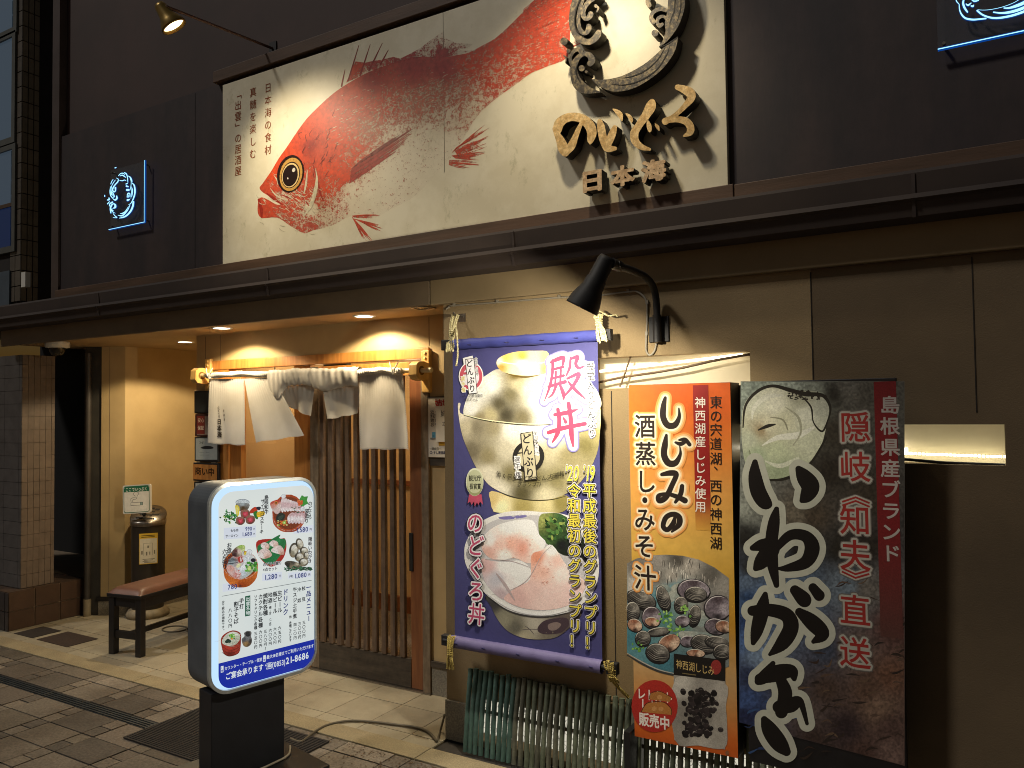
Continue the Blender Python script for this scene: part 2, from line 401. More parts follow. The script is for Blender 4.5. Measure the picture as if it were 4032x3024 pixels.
    def gl(s, ch, c_ab, w, h, col, off=0., rot=False, shear=0., skew=0.):
        V, F = fat(ch, off) if off > .003 else glyph(ch)
        if not V: return
        out = []
        for x, y in V:
            x -= .5; y -= .36
            if rot: x, y = y, -x
            x += shear*y; a, b = x*w, y*h
            out.append((c_ab[0]+a, c_ab[1]+b+skew*a))
        s.put(out, F, S(col))
    def vt(s, text, p0, p1, col, k=.95, off=0., wk=1., shear=0., pos=None):
        """a column of characters; p0/p1 are the centres of the first and last in the photograph"""
        n = len(text); a0, b0 = s.fr.ab(p0); a1, b1 = s.fr.ab(p1)
        sp = math.hypot(a1-a0, b1-b0)/max(n-1, 1)
        for i, ch in enumerate(text):
            if ch == ' ': continue
            t = pos[i] if pos else i/max(n-1, 1)
            sz = sp*k; c = (a0+(a1-a0)*t, b0+(b1-b0)*t)
            if ch in '、。': c = (c[0]+sz*.55, c[1]+sz*.45)
            if ch in 'っゃゅょァィッ': c = (c[0]+sz*.1, c[1]+sz*.1)
            s.gl(ch, c, sz*wk, sz, col, off, ch in ROT, shear)
        return s
    def ht(s, text, p0, p1, hpx, col, off=0., shear=0.):
        """one line; p0/p1 its left and right ends on the centre line, hpx the character height in pixels"""
        a0, b0 = s.fr.ab(p0); a1, b1 = s.fr.ab(p1); hh = abs(s.fr.ab((p0[0], p0[1]+hpx))[1]-b0)/(.74 if all(ord(c) < 0x2000 for c in text) else .88)
        V = []; x = 0
        for ch in text:
            g, F = (fat(ch, off) if off > .003 and ch != ' ' else glyph(ch))
            wd = 1. if ord(ch) > 0x2000 else (max((v[0] for v in g), default=.25)+.07 if g else .3)
            V.append((ch, g, F, x, wd)); x += wd
        k = math.hypot(a1-a0, b1-b0)/x; dx, dy = (a1-a0)/math.hypot(a1-a0, b1-b0), (b1-b0)/math.hypot(a1-a0, b1-b0)
        vs, fs = [], []
        for ch, g, F, x0, wd in V:
            o = len(vs)
            vs += [(a0+dx*k*(x0+v[0])+shear*(v[1]-.36)*hh, b0+dy*k*(x0+v[0])+(v[1]-.36)*hh) for v in g]
            fs += [tuple(i+o for i in f) for f in F]
        s.put(vs, fs, S(col)); return s
    def photo(s, px, step, field, smooth=True, jit=0., p=3., n=5):
        """a patch of printed photograph: colours in field (x, y, colour[, density]) blend across the shape"""
        if smooth: px = cat_rom(px, True, n)
        x0, x1 = min(q[0] for q in px), max(q[0] for q in px); y0, y1 = min(q[1] for q in px), max(q[1] for q in px)
        pts = [Vector(q[:2]) for q in px]; nb = len(pts); ed = [(i, (i+1) % nb) for i in range(nb)]
        y = y0+step*.5; row = 0
        while y < y1:
            x = x0+step*(.5 if row % 2 else 1)
            while x < x1: pts.append(Vector((x+random.uniform(-.2, .2)*step, y+random.uniform(-.2, .2)*step))); x += step
            y += step*.87; row += 1
        vs, _, fs = geometry.delaunay_2d_cdt(pts, ed, [], 1, 1e-4)[:3]
        fl = [(f[0], f[1], S(f[2]), f[3] if len(f) > 3 else 1.) for f in field]
        cols = []
        for v in vs:
            W_ = 0; c = [0, 0, 0, 0]
            for fx, fy_, fc, fd in fl:
                w = 1/(((v.x-fx)**2+(v.y-fy_)**2)**(p/2)+1e-3); W_ += w
                for i in range(3): c[i] += fc[i]*w
                c[3] += fd*w
            j = 1+random.uniform(-jit, jit)
            j *= s.gain; cols.append((min(c[0]/W_*j, .92), min(c[1]/W_*j, .92), min(c[2]/W_*j, .92), c[3]/W_))
        h = s.up()
        ab = [s.fr.ab(v) for v in vs]
        s.add([s.fr.w(a, b, h+(s.bend(a, b) if s.bend else 0)) for a, b in ab], [tuple(f) for f in fs], 0, cols); return s
    def raised(s, outline_ab, h0, h1, mi_f=0, mi_s=1, dh=0.):
        A = [s.fr.w(a, b, h0) for a, b in outline_ab]; B_ = [s.fr.w(a, b, h1+dh) for a, b in outline_ab]
        n = len(A); s.add(A+B_, [(i, (i+1) % n, n+(i+1) % n, n+i) for i in range(n)], mi_s)
        t = geometry.tessellate_polygon([[Vector((a, b, 0)) for a, b in outline_ab]])
        s.add(B_, [tuple(q) for q in t], mi_f)
def ellipse(c, rx, ry, n=20, rot=0):
    ca, sa = math.cos(R(rot)), math.sin(R(rot))
    return [(c[0]+rx*math.cos(2*math.pi*k/n)*ca-ry*math.sin(2*math.pi*k/n)*sa, c[1]+rx*math.cos(2*math.pi*k/n)*sa+ry*math.sin(2*math.pi*k/n)*ca) for k in range(n)]

# ================================================================== SETTING
FW, DW, ZC = 3.33, 3.80, 2.255               # front wall plane, door wall plane, soffit height
def slab(name, x0, x1, y0, y1, z0, z1, m): return tag(MB().box(x0, x1, y0, y1, z0, z1).make(name, m), None, kind='structure')
earth = mat('dark street asphalt', '#3a342f', '#2d2925', .85, scale=30, bump=.3)
slab('ground', -40, 40, -40, 40, -.30, -.012, earth)
PAV = ink('concrete pavers', .8, .3, grain=.45, gscale=70, bump=.3, stain=1.7)
def pav():
    b = MB(); g = .004; PX, PY = .405, .2
    cols = ['#847a6e', '#7d7367', '#8a8074', '#776d63', '#82786b', '#8e8478', '#6d655d']
    def tile(x0, x1, y0, y1):
        c = S(random.choice(cols)); k = random.uniform(.75, 1.1)*(.62 if random.random() < .06 else 1)
        z = random.uniform(-.0015, .0015)
        b.box(x0+g, x1-g, y0+g, y1-g, -.011, z, 0, tuple(q*k for q in c))
    nx = 30
    for i in range(-22, 12):
        X = -4.535+i*PX
        tile(X, X+.1, 2.93, 3.05); tile(X+.1, X+PX, 2.93, 3.05)
        for (y0, y1) in [(2.725, 2.93)]+[(2.64-PY*(k+1), 2.64-PY*k) for k in range(18)]:
            ym = (y0+y1)/2
            tile(X, X+.1, y0, ym); tile(X, X+.1, ym, y1); tile(X+.1, X+PX, y0, y1)
    return tag(b.make('pavement', PAV), None, kind='structure')
pav()
slab('pavement_joint_bed', -13.6, 1.0, -1.2, 3.05, -.0118, -.0075, mat('dark joint sand', '#2c241c', '#201a14', .95, scale=60))
# kerb stones between pavement and entry floor
kb = MB()
for x0, x1 in [(-9, -6.62), (-6.614, -4.625), (-4.619, -2.40), (-2.394, -.4), (-.394, 3)]:
    kb.box(x0, x1, 3.053, 3.187, -.05, .006)
tag(kb.make('kerb', KERB, bevel=.003), None, kind='structure')
TILE = ink('speckled entry tile', .55, .4, grain=.34, gscale=240, bump=.1, stain=.9)
tb = MB()
def ftile(x0, x1, y0, y1):
    c = S(random.choice(['#aaa08a', '#aea48d', '#a39984'])); k = random.uniform(.92, 1.06)
    tb.box(x0+.002, x1-.002, y0+.002, y1-.002, -.01, random.uniform(0, .0008), 0, tuple(q*k for q in c))
for i in range(-14, 1):
    x0 = -2.594+.3015*(i-1); x1 = x0+.3015
    x1 = min(x1, -2.40) if i == 1 else x1
    for y0, y1 in [(3.19, 3.28), (3.28, 3.58), (3.58, 3.795)]+[(3.88+.3*k-.085, 4.18+.3*k-.085) for k in range(5)]:
        if y0 > 3.7 and x1 > -4.95: continue
        ftile(x0, x1, y0, y1)
ftile(-2.594, -2.40, 3.19, 3.28); ftile(-2.594, -2.40, 3.28, 3.58); ftile(-2.594, -2.40, 3.58, 3.795)
tag(tb.make('entry_floor', TILE), None, kind='structure')
slab('entry_floor_bed', -6.9, -2.40, 3.188, 5.3, -.0118, -.006, mat('tile grout', '#55492f', '#463c28', .9, scale=40))

# ================================================================== RESTAURANT
rb = thing('restaurant_building', 'dark brown fronted restaurant with a beige recessed entry and slit windows', 'building', (-2.4, 3.33, 0))
w1 = [onY(2330, 1401, FW).x, onY(2952, 1384, FW).x, 1.772, 1.915]
w2 = [-.925, .068, 1.458, 1.606]
w3 = [-2.24, -.35, .03, .238]
def wall_holes(x0, x1, z0, z1, holes, ya, yb):
    b = MB(); xs = sorted({x0, x1, *[h[0] for h in holes], *[h[1] for h in holes]}); zs = sorted({z0, z1, *[h[2] for h in holes], *[h[3] for h in holes]})
    for i in range(len(xs)-1):
        for j in range(len(zs)-1):
            cx, cz = (xs[i]+xs[i+1])/2, (zs[j]+zs[j+1])/2
            if any(h[0] < cx < h[1] and h[2] < cz < h[3] for h in holes): continue
            b.add([(xs[i], ya, zs[j]), (xs[i+1], ya, zs[j]), (xs[i+1], ya, zs[j+1]), (xs[i], ya, zs[j+1])], [(0, 1, 2, 3)])
    for h in holes:
        a, c, z_0, z_1 = h
        b.add([(a, ya, z_0), (c, ya, z_0), (c, ya, z_1), (a, ya, z_1), (a, yb, z_0), (c, yb, z_0), (c, yb, z_1), (a, yb, z_1)],
              [(0, 4, 5, 1), (3, 2, 6, 7), (0, 3, 7, 4), (1, 5, 6, 2)])
    return b
b = wall_holes(-2.40, -.58, .0, 2.25, [w1, w2[:1]+[-.58]+w2[2:], w3[:1]+[-.58]+w3[2:]], FW, FW+.09)
b.add([(-2.40, FW, 0), (-2.40, DW+.05, 0), (-2.40, DW+.05, 2.25), (-2.40, FW, 2.25)], [(0, 3, 2, 1)])
b.make('front_wall', STUCCO, rb)
b = wall_holes(-.58, 4, .0, 2.25, [[-.58]+w2[1:], [-.58]+w3[1:]], FW+.001, FW+.09); b.make('shade_toned_wall', RWALL, rb)
WJ = mat('wall joint shadow gap', '#2a231b', '#221c16', .9)
for x0, x1, z0, z1 in ((-.582, -.578, 1.0, 2.22), (onY(2405, 1400, FW).x-.002, onY(2405, 1400, FW).x+.003, .3, 1.76), (-.02, -.016, 1.65, 2.22)): MB().box(x0, x1, FW-.0015, FW+.003, z0, z1).make('wall_joint', WJ, rb)
MB().box(-2.405, -2.27, FW-.012, FW+.02, 0, .20).make('granite_base', GRANITE, rb, bevel=.003)
# fascia, gutter, trim, upper front
MB().box(-6.75, -2.47, 3.302, FW-.002, ZC-.02, 2.40).make('fascia', FASCIA, rb, bevel=.004)
MB().box(-2.464, 4, 3.300, FW-.002, 2.232, 2.40).make('beige_fascia', mat('beige fascia board', '#8f7c5c', '#806e50', .75, scale=2, bump=.15, bscale=50), rb, bevel=.004)
MB().prof_x([(3.298, 2.545), (3.205, 2.532), (3.20, 2.538), (3.195, 2.525), (3.205, 2.445), (3.185, 2.438), (3.178, 2.446), (3.172, 2.428), (3.190, 2.418), (3.205, 2.368), (3.298, 2.360)], -6.8, 4).make('gutter', GUTTER, rb)
GJ = mat('gutter seam', '#463a35', '#3a302c', .7)
for x in (-5.25, -3.57, -1.9, -.2): MB().prof_x([(3.198, 2.528), (3.190, 2.525), (3.199, 2.445), (3.168, 2.428), (3.186, 2.414), (3.200, 2.364), (3.21, 2.364), (3.21, 2.52)], x, x+.012).make('gutter_seam', GJ, rb)
for px, py in ((930, 1083), (1260, 1035)):
    p = onY(px, py, 3.215); MB().box(p.x-.03, p.x+.03, 3.20, 3.235, p.z-.008, p.z+.006).make('gutter_clip', WHITEP, rb)
MB().box(-5.9, -.865, 3.262, 3.30, 2.548, 2.609).box(-.861, 4, 3.264, 3.30, 2.548, 2.606).make('lower_trim', TRIM, rb, bevel=.003)
MB().box(-4.12, 4, 3.255, 3.30, 3.768, 3.84).make('upper_trim', TRIM, rb, bevel=.003)
MB().box(-5.9, 4, 3.300, 3.34, 2.40, 3.775).make('upper_front', DKBROWN, rb)
for x in (-4.35, .55, 2.2): MB().box(x-.0015, x+.0015, 3.2985, 3.302, 2.61, 3.767).make('cladding_joint', mat('cladding joint', '#1d1716', '#171211', .9), rb)
MB().box(-6.0, 4, 3.342, 3.40, 3.7, 6.5).make('upper_wall', mat('red brown upper wall', '#4a3833', '#3e2f2b', .7, scale=1.5), rb)
MB().box(-5.995, -5.902, 3.285, 3.34, 2.40, 6.5).make('corner_post', mat('brown corner post', '#4d3f3a', '#43362f', .5), rb)
# soffit, door wall, alcove
b = MB().box(-6.75, -2.40, FW-.001, 5.35, ZC, ZC+.05); b.make('soffit', SOFFIT, rb)
for x in (-3.57, -4.48): MB().box(x, x+.003, FW, DW, ZC-.001, ZC+.001).make('soffit_joint', FASCIA, rb)
xw0 = onY(774, 1400, DW).x
fx0, fx1 = -4.742, -2.844
b = MB().box(xw0, fx0, DW, DW+.06, 0, ZC).box(fx0, fx1, DW, DW+.06, 2.062, ZC).box(fx1, -2.40, DW, DW+.06, .20, ZC).make('door_wall', BOARD, rb)
MB().box(fx1+.002, -2.402, DW-.01, DW+.05, 0, .165).make('granite_sill_base', GRANITE, rb, bevel=.003)
MB().box(fx1+.002, -2.402, DW-.02, DW+.02, .168, .20).make('skirting_rail', WOODD, rb)
for px, z0 in ((810, 1.85), (868, 1.85), (1690, 2.07)): x = onY(px, 1360, DW).x; MB().box(x-.002, x+.002, DW-.0015, DW+.002, z0, ZC-.01).make('panel_joint', FASCIA, rb)
MB().box(-6.3, -2.40, 5.25, 5.3, 0, ZC).make('alcove_back_wall', BOARD, rb)
A_, C_ = Vector((-6.385, 3.925, 0)), Vector((-6.225, 4.035, 0))
b = MB()
for P, Q in ((A_, C_), (C_, Vector((-6.21, 5.25, 0)))):
    b.add([P+Vector((0, 0, .14)), Q+Vector((0, 0, .14)), Q+Vector((0, 0, ZC)), P+Vector((0, 0, ZC))], [(0, 1, 2, 3)])
b.make('side_wall', BOARD, rb)
d_ = (C_-A_).normalized(); n_ = Vector((d_.y, -d_.x, 0))
MB().obox(A_, d_, Vector((0, 0, 1)), n_, -.02, .23, 0, .12, -.05, .0, 0).obox(C_, Vector((0, 1, 0)), Vector((0, 0, 1)), Vector((1, 0, 0)), -.0, 1.2, 0, .12, -.05, 0).make('side_wall_base', GRANITE, rb)
MB().obox(A_, d_, Vector((0, 0, 1)), n_, -.03, .23, .12, .155, -.05, .012).obox(C_, Vector((0, 1, 0)), Vector((0, 0, 1)), Vector((1, 0, 0)), 0, 1.2, .12, .155, -.05, .012).make('base_drip_rail', BLACKP, rb)
MB().obox(A_+d_*.065, d_, Vector((0, 0, 1)), n_, 0, .003, .16, ZC, -.002, .001).make('side_wall_joint', FASCIA, rb)
MB().obox(A_, d_, Vector((0, 0, 1)), n_, -.14, -.002, 0, ZC, -.05, -.012).make('dark_edge_post', mat('dark grey edge post', '#3b3832', '#302d29', .6), rb)
# timber opening: header, posts, fixed glass, sliding door
op = MB().box(fx0-.12, fx1+.002, DW-.012, DW+.05, 1.995, 2.060).make('opening_header', WOODN, rb, bevel=.003)
MB().box(fx0, -4.63, DW-.008, DW+.05, 0, 1.993).box(-4.626, -4.515, DW+.004, DW+.05, 0, 1.993).make('timber_frame', WOODN, rb, bevel=.002)
MB().box(-4.79, -4.744, DW-.03, DW+.02, 0, 1.9).make('grey_door_post', WOODW, rb)
MB().box(-3.995, -3.845, DW+.012, DW+.06, 0, 1.993).make('timber_post', WOODN, rb, bevel=.002)
MB().box(-4.513, -3.997, DW+.012, DW+.05, 0, .12).make('window_sill', WOODN, rb)
GL = bpy.data.materials.new('thin clear glass'); GL.use_nodes = True
nt = GL.node_tree; nt.nodes.clear(); o_ = nt.nodes.new('ShaderNodeOutputMaterial'); mx = nt.nodes.new('ShaderNodeMixShader'); mx.inputs[0].default_value = .07
t_ = nt.nodes.new('ShaderNodeBsdfTransparent'); g_ = nt.nodes.new('ShaderNodeBsdfGlossy'); g_.inputs['Roughness'].default_value = .02
nt.links.new(t_.outputs[0], mx.inputs[1]); nt.links.new(g_.outputs[0], mx.inputs[2]); nt.links.new(mx.outputs[0], o_.inputs[0])
MB().box(-4.513, -3.997, DW+.03, DW+.034, .12, 1.993).make('fixed_glass_pane', GL, rb)
DY = DW-.006
door = MB().box(-3.83, -3.755, DY, DY+.035, .012, 1.98).make('sliding_door', WOODW, rb, bevel=.002)
MB().box(-2.995, -2.902, DY, DY+.035, .012, 1.98).make('door_stile', WOODR, door, bevel=.002)
MB().box(-3.753, -2.997, DY-.002, DY+.033, .012, .185).make('door_bottom_panel', WOODD, door, bevel=.002)
MB().box(-3.753, -2.997, DY, DY+.034, 1.90, 1.98).make('door_top_rail', WOODN, door, bevel=.002)
MB().box(-3.753, -2.997, DY+.022, DY+.026, .187, 1.898).make('door_glass', GL, door)
sl0 = MB().box(-3.738, -3.702, DY-.008, DY+.018, .187, 1.897).make('door_slat', mat('brown weathered slat', '#7a6450', '#58463a', .7, scale=7, stretch=(5, 5, .5), bump=.3, bscale=30, grain=(30, .75)), door, bevel=.003)
for i in range(1, 10):
    c = sl0.copy(); SC.collection.objects.link(c); c.location = (i*.0735, 0, 0)
h_ = onY(1620, 2170, DY)
MB().box(h_.x-.014, h_.x+.014, DY-.006, DY+.001, h_.z-.12, h_.z+.11).make('door_pull', BLACKM, door, bevel=.002)
MB().box(-2.900, fx1, DW-.02, DW+.05, 0, 1.993).make('door_jamb', WOODW, rb, bevel=.004)
MB().box(-3.83, -2.84, DW-.03, DW+.06, 0, .010).make('door_track', STEEL, rb)
# dining room seen through the slats
IN = mat('warm interior plaster', '#c8ad83', '#bda278', .8, scale=2)
b = MB().add([(-4.9, 5.2, 0), (-2.42, 5.2, 0), (-2.42, 5.2, 2.2), (-4.9, 5.2, 2.2)], [(0, 1, 2, 3)])
b.add([(-2.42, 5.2, 0), (-2.42, 3.88, 0), (-2.42, 3.88, 2.2), (-2.42, 5.2, 2.2)], [(0, 1, 2, 3)])
b.add([(-4.9, 3.88, 0), (-4.9, 5.2, 0), (-4.9, 5.2, 2.2), (-4.9, 3.88, 2.2)], [(0, 1, 2, 3)])
b.add([(-4.9, 3.88, 2.2), (-4.9, 5.2, 2.2), (-2.42, 5.2, 2.2), (-2.42, 3.88, 2.2)], [(0, 1, 2, 3)]); b.make('interior_wall', IN, rb)
MB().box(-4.9, -2.42, 5.16, 5.195, 0, .14).box(-4.9, -2.42, 5.165, 5.195, 1.06, 1.10).make('interior_rail', WOODR, rb)
MB().box(-4.25, -4.02, 4.35, 4.40, 0, 2.19).make('interior_post', BLACKP, rb)
gi = MB().box(-4.9, -3.35, 3.87, 5.19, -.005, .012); gi.make('interior_gravel_bed', mat('washed gravel floor', '#8a8070', '#4f473b', .8, scale=90, lo=.42, hi=.58, bump=.6), rb)
MB().box(-3.345, -2.42, 3.87, 5.19, -.005, .015).make('interior_floor', mat('interior floor tile', '#b3a486', '#a39476', .5, scale=12), rb)
b = MB()
for i in range(5): x = -4.19+.032*i; b.box(x, x+.02, 4.10, 4.16, .9, 1.62+.03*(i % 3))
b.make('menu_slip', mat('aged paper slips', '#d8cdb4', '#a8987c', .8, scale=30), rb)
MB().box(-3.28, -3.08, 5.155, 5.159, 1.05, 1.23).make('interior_notice', PAPER, rb)
plight('interior_lamp', (-3.5, 4.5, 1.95), 15, rb, .12, (1, .72, .40))
plight('window_lamp', (-4.5, 4.5, 1.95), 9, rb, .1, (1, .74, .42))
ls = thing('paper_lamp', 'glowing cream paper lamp behind the glass left of the sliding door', 'lamp', (-4.44, 4.05, 1.60))
MB().lathe((-4.44, 4.05, 1.60), (0, 0, 1), [(.001, 0), (.07, 0), (.075, .06), (.05, .18), (.02, .19)], 20).make('lamp_shade', glow('paper lamp glow', '#ffe2a0', 1.1), ls)
MB().tube([(-4.44, 4.05, 1.79), (-4.44, 4.05, 2.2)], .004).make('lamp_cord', BLACKM, ls)
an = thing('lantern_sign', 'lit paper lantern sign with black writing standing behind the door slats', 'lantern', (-3.04, 4.15, .015))
MB().box(-3.16, -2.92, 4.06, 4.30, .52, 1.08).make('lantern_paper', glow('lantern paper', '#ffe6ae', .62), an)
b = MB()
for x in (-3.17, -2.935):
    for y in (4.05, 4.285): b.box(x, x+.025, y, y+.025, .015, 1.14)
b.box(-3.17, -2.91, 4.05, 4.31, .50, .519).box(-3.17, -2.91, 4.05, 4.31, 1.081, 1.12).make('lantern_frame', BLACKP, an)
a = Art(Frame((0, 4.058, 0), (1, 0, 0), (0, 0, 1)))
p_ = [(-3.04, .96), (-3.04, .80), (-3.04, .64)]
for ch, (x, z) in zip('のどく', p_): a.gl(ch, (x, z), .16, .15, '#15110c', .03)
a.make('lantern_writing', SIGNINK, an)

# slit windows
CREAML = mat('self lit cream lining', '#e6dcc3', '#d9ceb4', .8, scale=5); _b = CREAML.node_tree.nodes['Principled BSDF']; _b.inputs['Emission Color'].default_value = S('#f0d9a0')+(1,); _b.inputs['Emission Strength'].default_value = .17  # the lining's own weak glow stands in for spread LED light
def slit(name, x0, x1, z0, z1, m_back):
    o = MB().add([(x0, FW+.088, z0), (x1, FW+.088, z0), (x1, FW+.088, z1), (x0, FW+.088, z1)], [(0, 1, 2, 3)]).make(name, m_back, rb)
    return o
wa = slit('slit_window', w1[0]-.002, w1[1]+.002, w1[2]-.002, w1[3]+.002, CREAML)
LED = glow('warm led strip', '#fff0cf', 5)
p0, p1 = onY(2362, 1462, FW+.06), onY(2925, 1396, FW+.06)
MB().tube([p0, p1], .006, 6).make('led_strip', LED, wa)
q0, q1 = onY(2340, 1509, FW+.03), onY(2952, 1397, FW+.03)
def bamboo(path_a, path_b, r, nodes):
    P = []; rs = []
    for i in range(nodes+1):
        for dt, k in ((-.012, 1), (0, 1.22), (.012, 1)):
            t = min(max(i/nodes+dt, 0), 1); P.append(path_a.lerp(path_b, t)+Vector((0, 0, .004*math.sin(t*9)))); rs.append(r*k)
    return MB().tube(P, rs, 8)
bamboo(q0, q1, .0055, 5).make('bamboo_stick', BAMB, wa)
bamboo(onY(2484, 1400, FW+.02), onY(2441, 1524, FW+.02), .004, 2).make('bamboo_stick', BAMB, wa)
wb = slit('slit_window', w2[0]-.002, w2[1]+.002, w2[2]-.002, w2[3]+.002, CREAML)
p0, p1 = onY(3560, 1785, FW+.05), onY(3955, 1799, FW+.05)
b = MB()
for i in range(26):
    p = p0.lerp(p1, i/25); b.box(p.x-.0045, p.x+.0045, p.y, p.y+.004, p.z-.004, p.z+.004)
b.make('led_dots', glow('warm led dots', '#fff2c4', 11), wb)
MB().box(-.92, -.25, FW+.05, FW+.06, 1.50, 1.515).make('led_strip', LED, wb)
MB().tube([onY(3560, 1808, FW+.03), onY(3720, 1822, FW+.03), onY(3958, 1831, FW+.03)], .006).make('dark_stick', BLACKP, wb)
MB().tube([onY(2870, 1730, FW+.03), onY(2940, 1738, FW+.03)], .006).make('bamboo_stick', BAMB, wb)
# low frosted window behind the bamboo
m, nt, pb = _nt('crackled frosted glass'); pb.inputs['Base Color'].default_value = (.05, .05, .05, 1)
tc = nt.nodes.new('ShaderNodeTexCoord'); vo = nt.nodes.new('ShaderNodeTexVoronoi'); vo.feature = 'DISTANCE_TO_EDGE'; vo.inputs['Scale'].default_value = 34
nt.links.new(tc.outputs['Object'], vo.inputs['Vector']); r = _ramp(nt, vo.outputs['Distance'], [(.01, (.12, .11, .09)), (.05, S('#f3ecd6'))])
nt.links.new(r.outputs[0], pb.inputs['Emission Color']); pb.inputs['Emission Strength'].default_value = .75
slit('low_frosted_window', w3[0]-.002, w3[1]+.002, w3[2]-.002, w3[3]+.002, m)

# ================================================================== NEIGHBOUR
nb = thing('neighbouring_building', 'tiled neighbouring building with a brown tile plinth left of the passage', 'building', (-7, 3.5, 0))
def tiled(b, o, u, v, n, a0, a1, b0, b1, tw, th, g, col, jit=.08):
    y = b0; r_ = 0
    while y < b1-1e-4:
        x = a0
        while x < a1-1e-4:
            k = 1+random.uniform(-jit, jit); c = tuple(q*k for q in S(col))
            b.obox(o, u, v, n, x+g, min(x+tw, a1)-g, y+g, min(y+th, b1)-g, -.01, .002, 0, c); x += tw
        y += th
X, Y, Z = Vector((1, 0, 0)), Vector((0, 1, 0)), Vector((0, 0, 1))
TL = ink('glazed tile', .45, .4, grain=.25, gscale=12)
GROUT = mat('tile joint', '#8d7c66', '#7a6a56', .9)
MB().box(-8.5, -6.56, 3.29, 6, -.05, .298).make('plinth_core', GROUT, nb)
b = MB(); tiled(b, Vector((-6.55, 0, 0)), Y, Z, X, 3.28, 5.9, 0, .30, .2, .15, .004, '#4a372b'); tiled(b, Vector((0, 3.28, 0)), X, Z, -Y, -8.4, -6.55, 0, .30, .2, .15, .004, '#3a3434')  # side tiles browner than street tiles: restaurant light put into their colour
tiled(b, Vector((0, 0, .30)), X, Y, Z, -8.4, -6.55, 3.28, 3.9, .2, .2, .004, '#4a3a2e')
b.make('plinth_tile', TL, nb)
MB().box(-8.5, -6.61, 3.405, 3.64, .30, 2.17).make('pillar_core', mat('dark joint', '#5c5046', '#4c4239', .9), nb)
b = MB(); tiled(b, Vector((-6.60, 0, 0)), Y, Z, X, 3.395, 3.655, .305, 2.17, .0465, .105, .0012, '#6b5d52', .05); tiled(b, Vector((0, 3.395, 0)), X, Z, -Y, -8.4, -6.60, .305, 2.17, .22, .105, .0015, '#5a5654', .05)  # side face warmer, street face greyer: restaurant light held in the tile colour
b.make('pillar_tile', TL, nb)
MB().box(-8.5, -6.615, 3.39, 6, 2.45, 7).make('upper_core', mat('dark upper joint', '#2b2622', '#24201d', .9), nb)
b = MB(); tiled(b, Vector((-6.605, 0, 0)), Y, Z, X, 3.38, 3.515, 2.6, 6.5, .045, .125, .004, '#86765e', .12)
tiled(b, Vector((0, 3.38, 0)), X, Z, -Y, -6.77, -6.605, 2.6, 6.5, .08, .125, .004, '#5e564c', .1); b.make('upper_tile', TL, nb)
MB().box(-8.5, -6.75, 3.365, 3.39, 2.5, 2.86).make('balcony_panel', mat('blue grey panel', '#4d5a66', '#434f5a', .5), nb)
def nwin(px0, px1, py0, py1, gm, gm2=None, split=None):
    f = fy(3.375); a = f.ab((px0, py0)); c = f.ab((px1, py1))
    x0, x1, z0, z1 = min(a[0], c[0])-1.2, c[0], c[1], a[1]
    fr = MB().box(x0-.04, x1+.05, 3.362, 3.40, z0-.05, z0).box(x0-.04, x1+.05, 3.362, 3.40, z1, z1+.04).box(x1, x1+.05, 3.362, 3.40, z0, z1).make('window', mat('dull window frame', '#5d5e59', '#50514c', .5), nb)
    zs = z0+(z1-z0)*(split or 1)
    MB().box(x0, x1, 3.378, 3.382, zs if split else z0, z1).make('blind_pane', gm, fr)
    if split: MB().box(x0, x1, 3.378, 3.382, z0, zs-.03).make('blue_pane', gm2, fr); MB().box(x0, x1, 3.37, 3.39, zs-.03, zs).make('sash_rail', TRIM, fr)
nwin(-80, 58, -60, 108, GLASSD); nwin(-80, 50, 208, 540, GLASSD); nwin(-80, 50, 632, 968, GLASSD, GLASSB, .45)
MB().box(-6.56, -6.50, 3.36, 3.40, onY(180, 1115, 3.36).z, onY(180, 1055, 3.36).z).make('white_box', WHITEP, nb)
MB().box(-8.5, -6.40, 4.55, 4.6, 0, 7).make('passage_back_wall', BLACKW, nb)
dp = thing('rain_pipe', 'dark rain pipe with a pale foot beside the passage gap', 'pipe', (-6.47, 3.86, 0))
b = MB().tube([(-6.47, 3.86, .14), (-6.47, 3.86, 2.20)], .026, 12); b.make('pipe_shaft', mat('dark brown pipe', '#3e3833', '#332e2a', .5), dp)
MB().tube([(-6.47, 3.86, 0), (-6.47, 3.86, .14)], .031, 12).make('pipe_foot', mat('pale concrete pipe foot', '#8d8169', '#776c57', .8), dp)
sc = thing('security_camera', 'white dome security camera with smoked bubble under the left eave', 'camera', (-6.2, 3.45, ZC))
MB().lathe((-6.2, 3.45, ZC-.001), (0, 0, -1), [(.0, 0), (.085, 0), (.088, .012), (.085, .045), (.06, .05)], 24).make('camera_base', WHITEP, sc)
MB().lathe((-6.2, 3.45, ZC-.05), (0, 0, -1), [(.058, 0), (.055, .03), (.038, .055), (.0, .065)], 20).make('camera_dome', mat('smoked dome', '#2d2822', '#25211c', .08), sc)

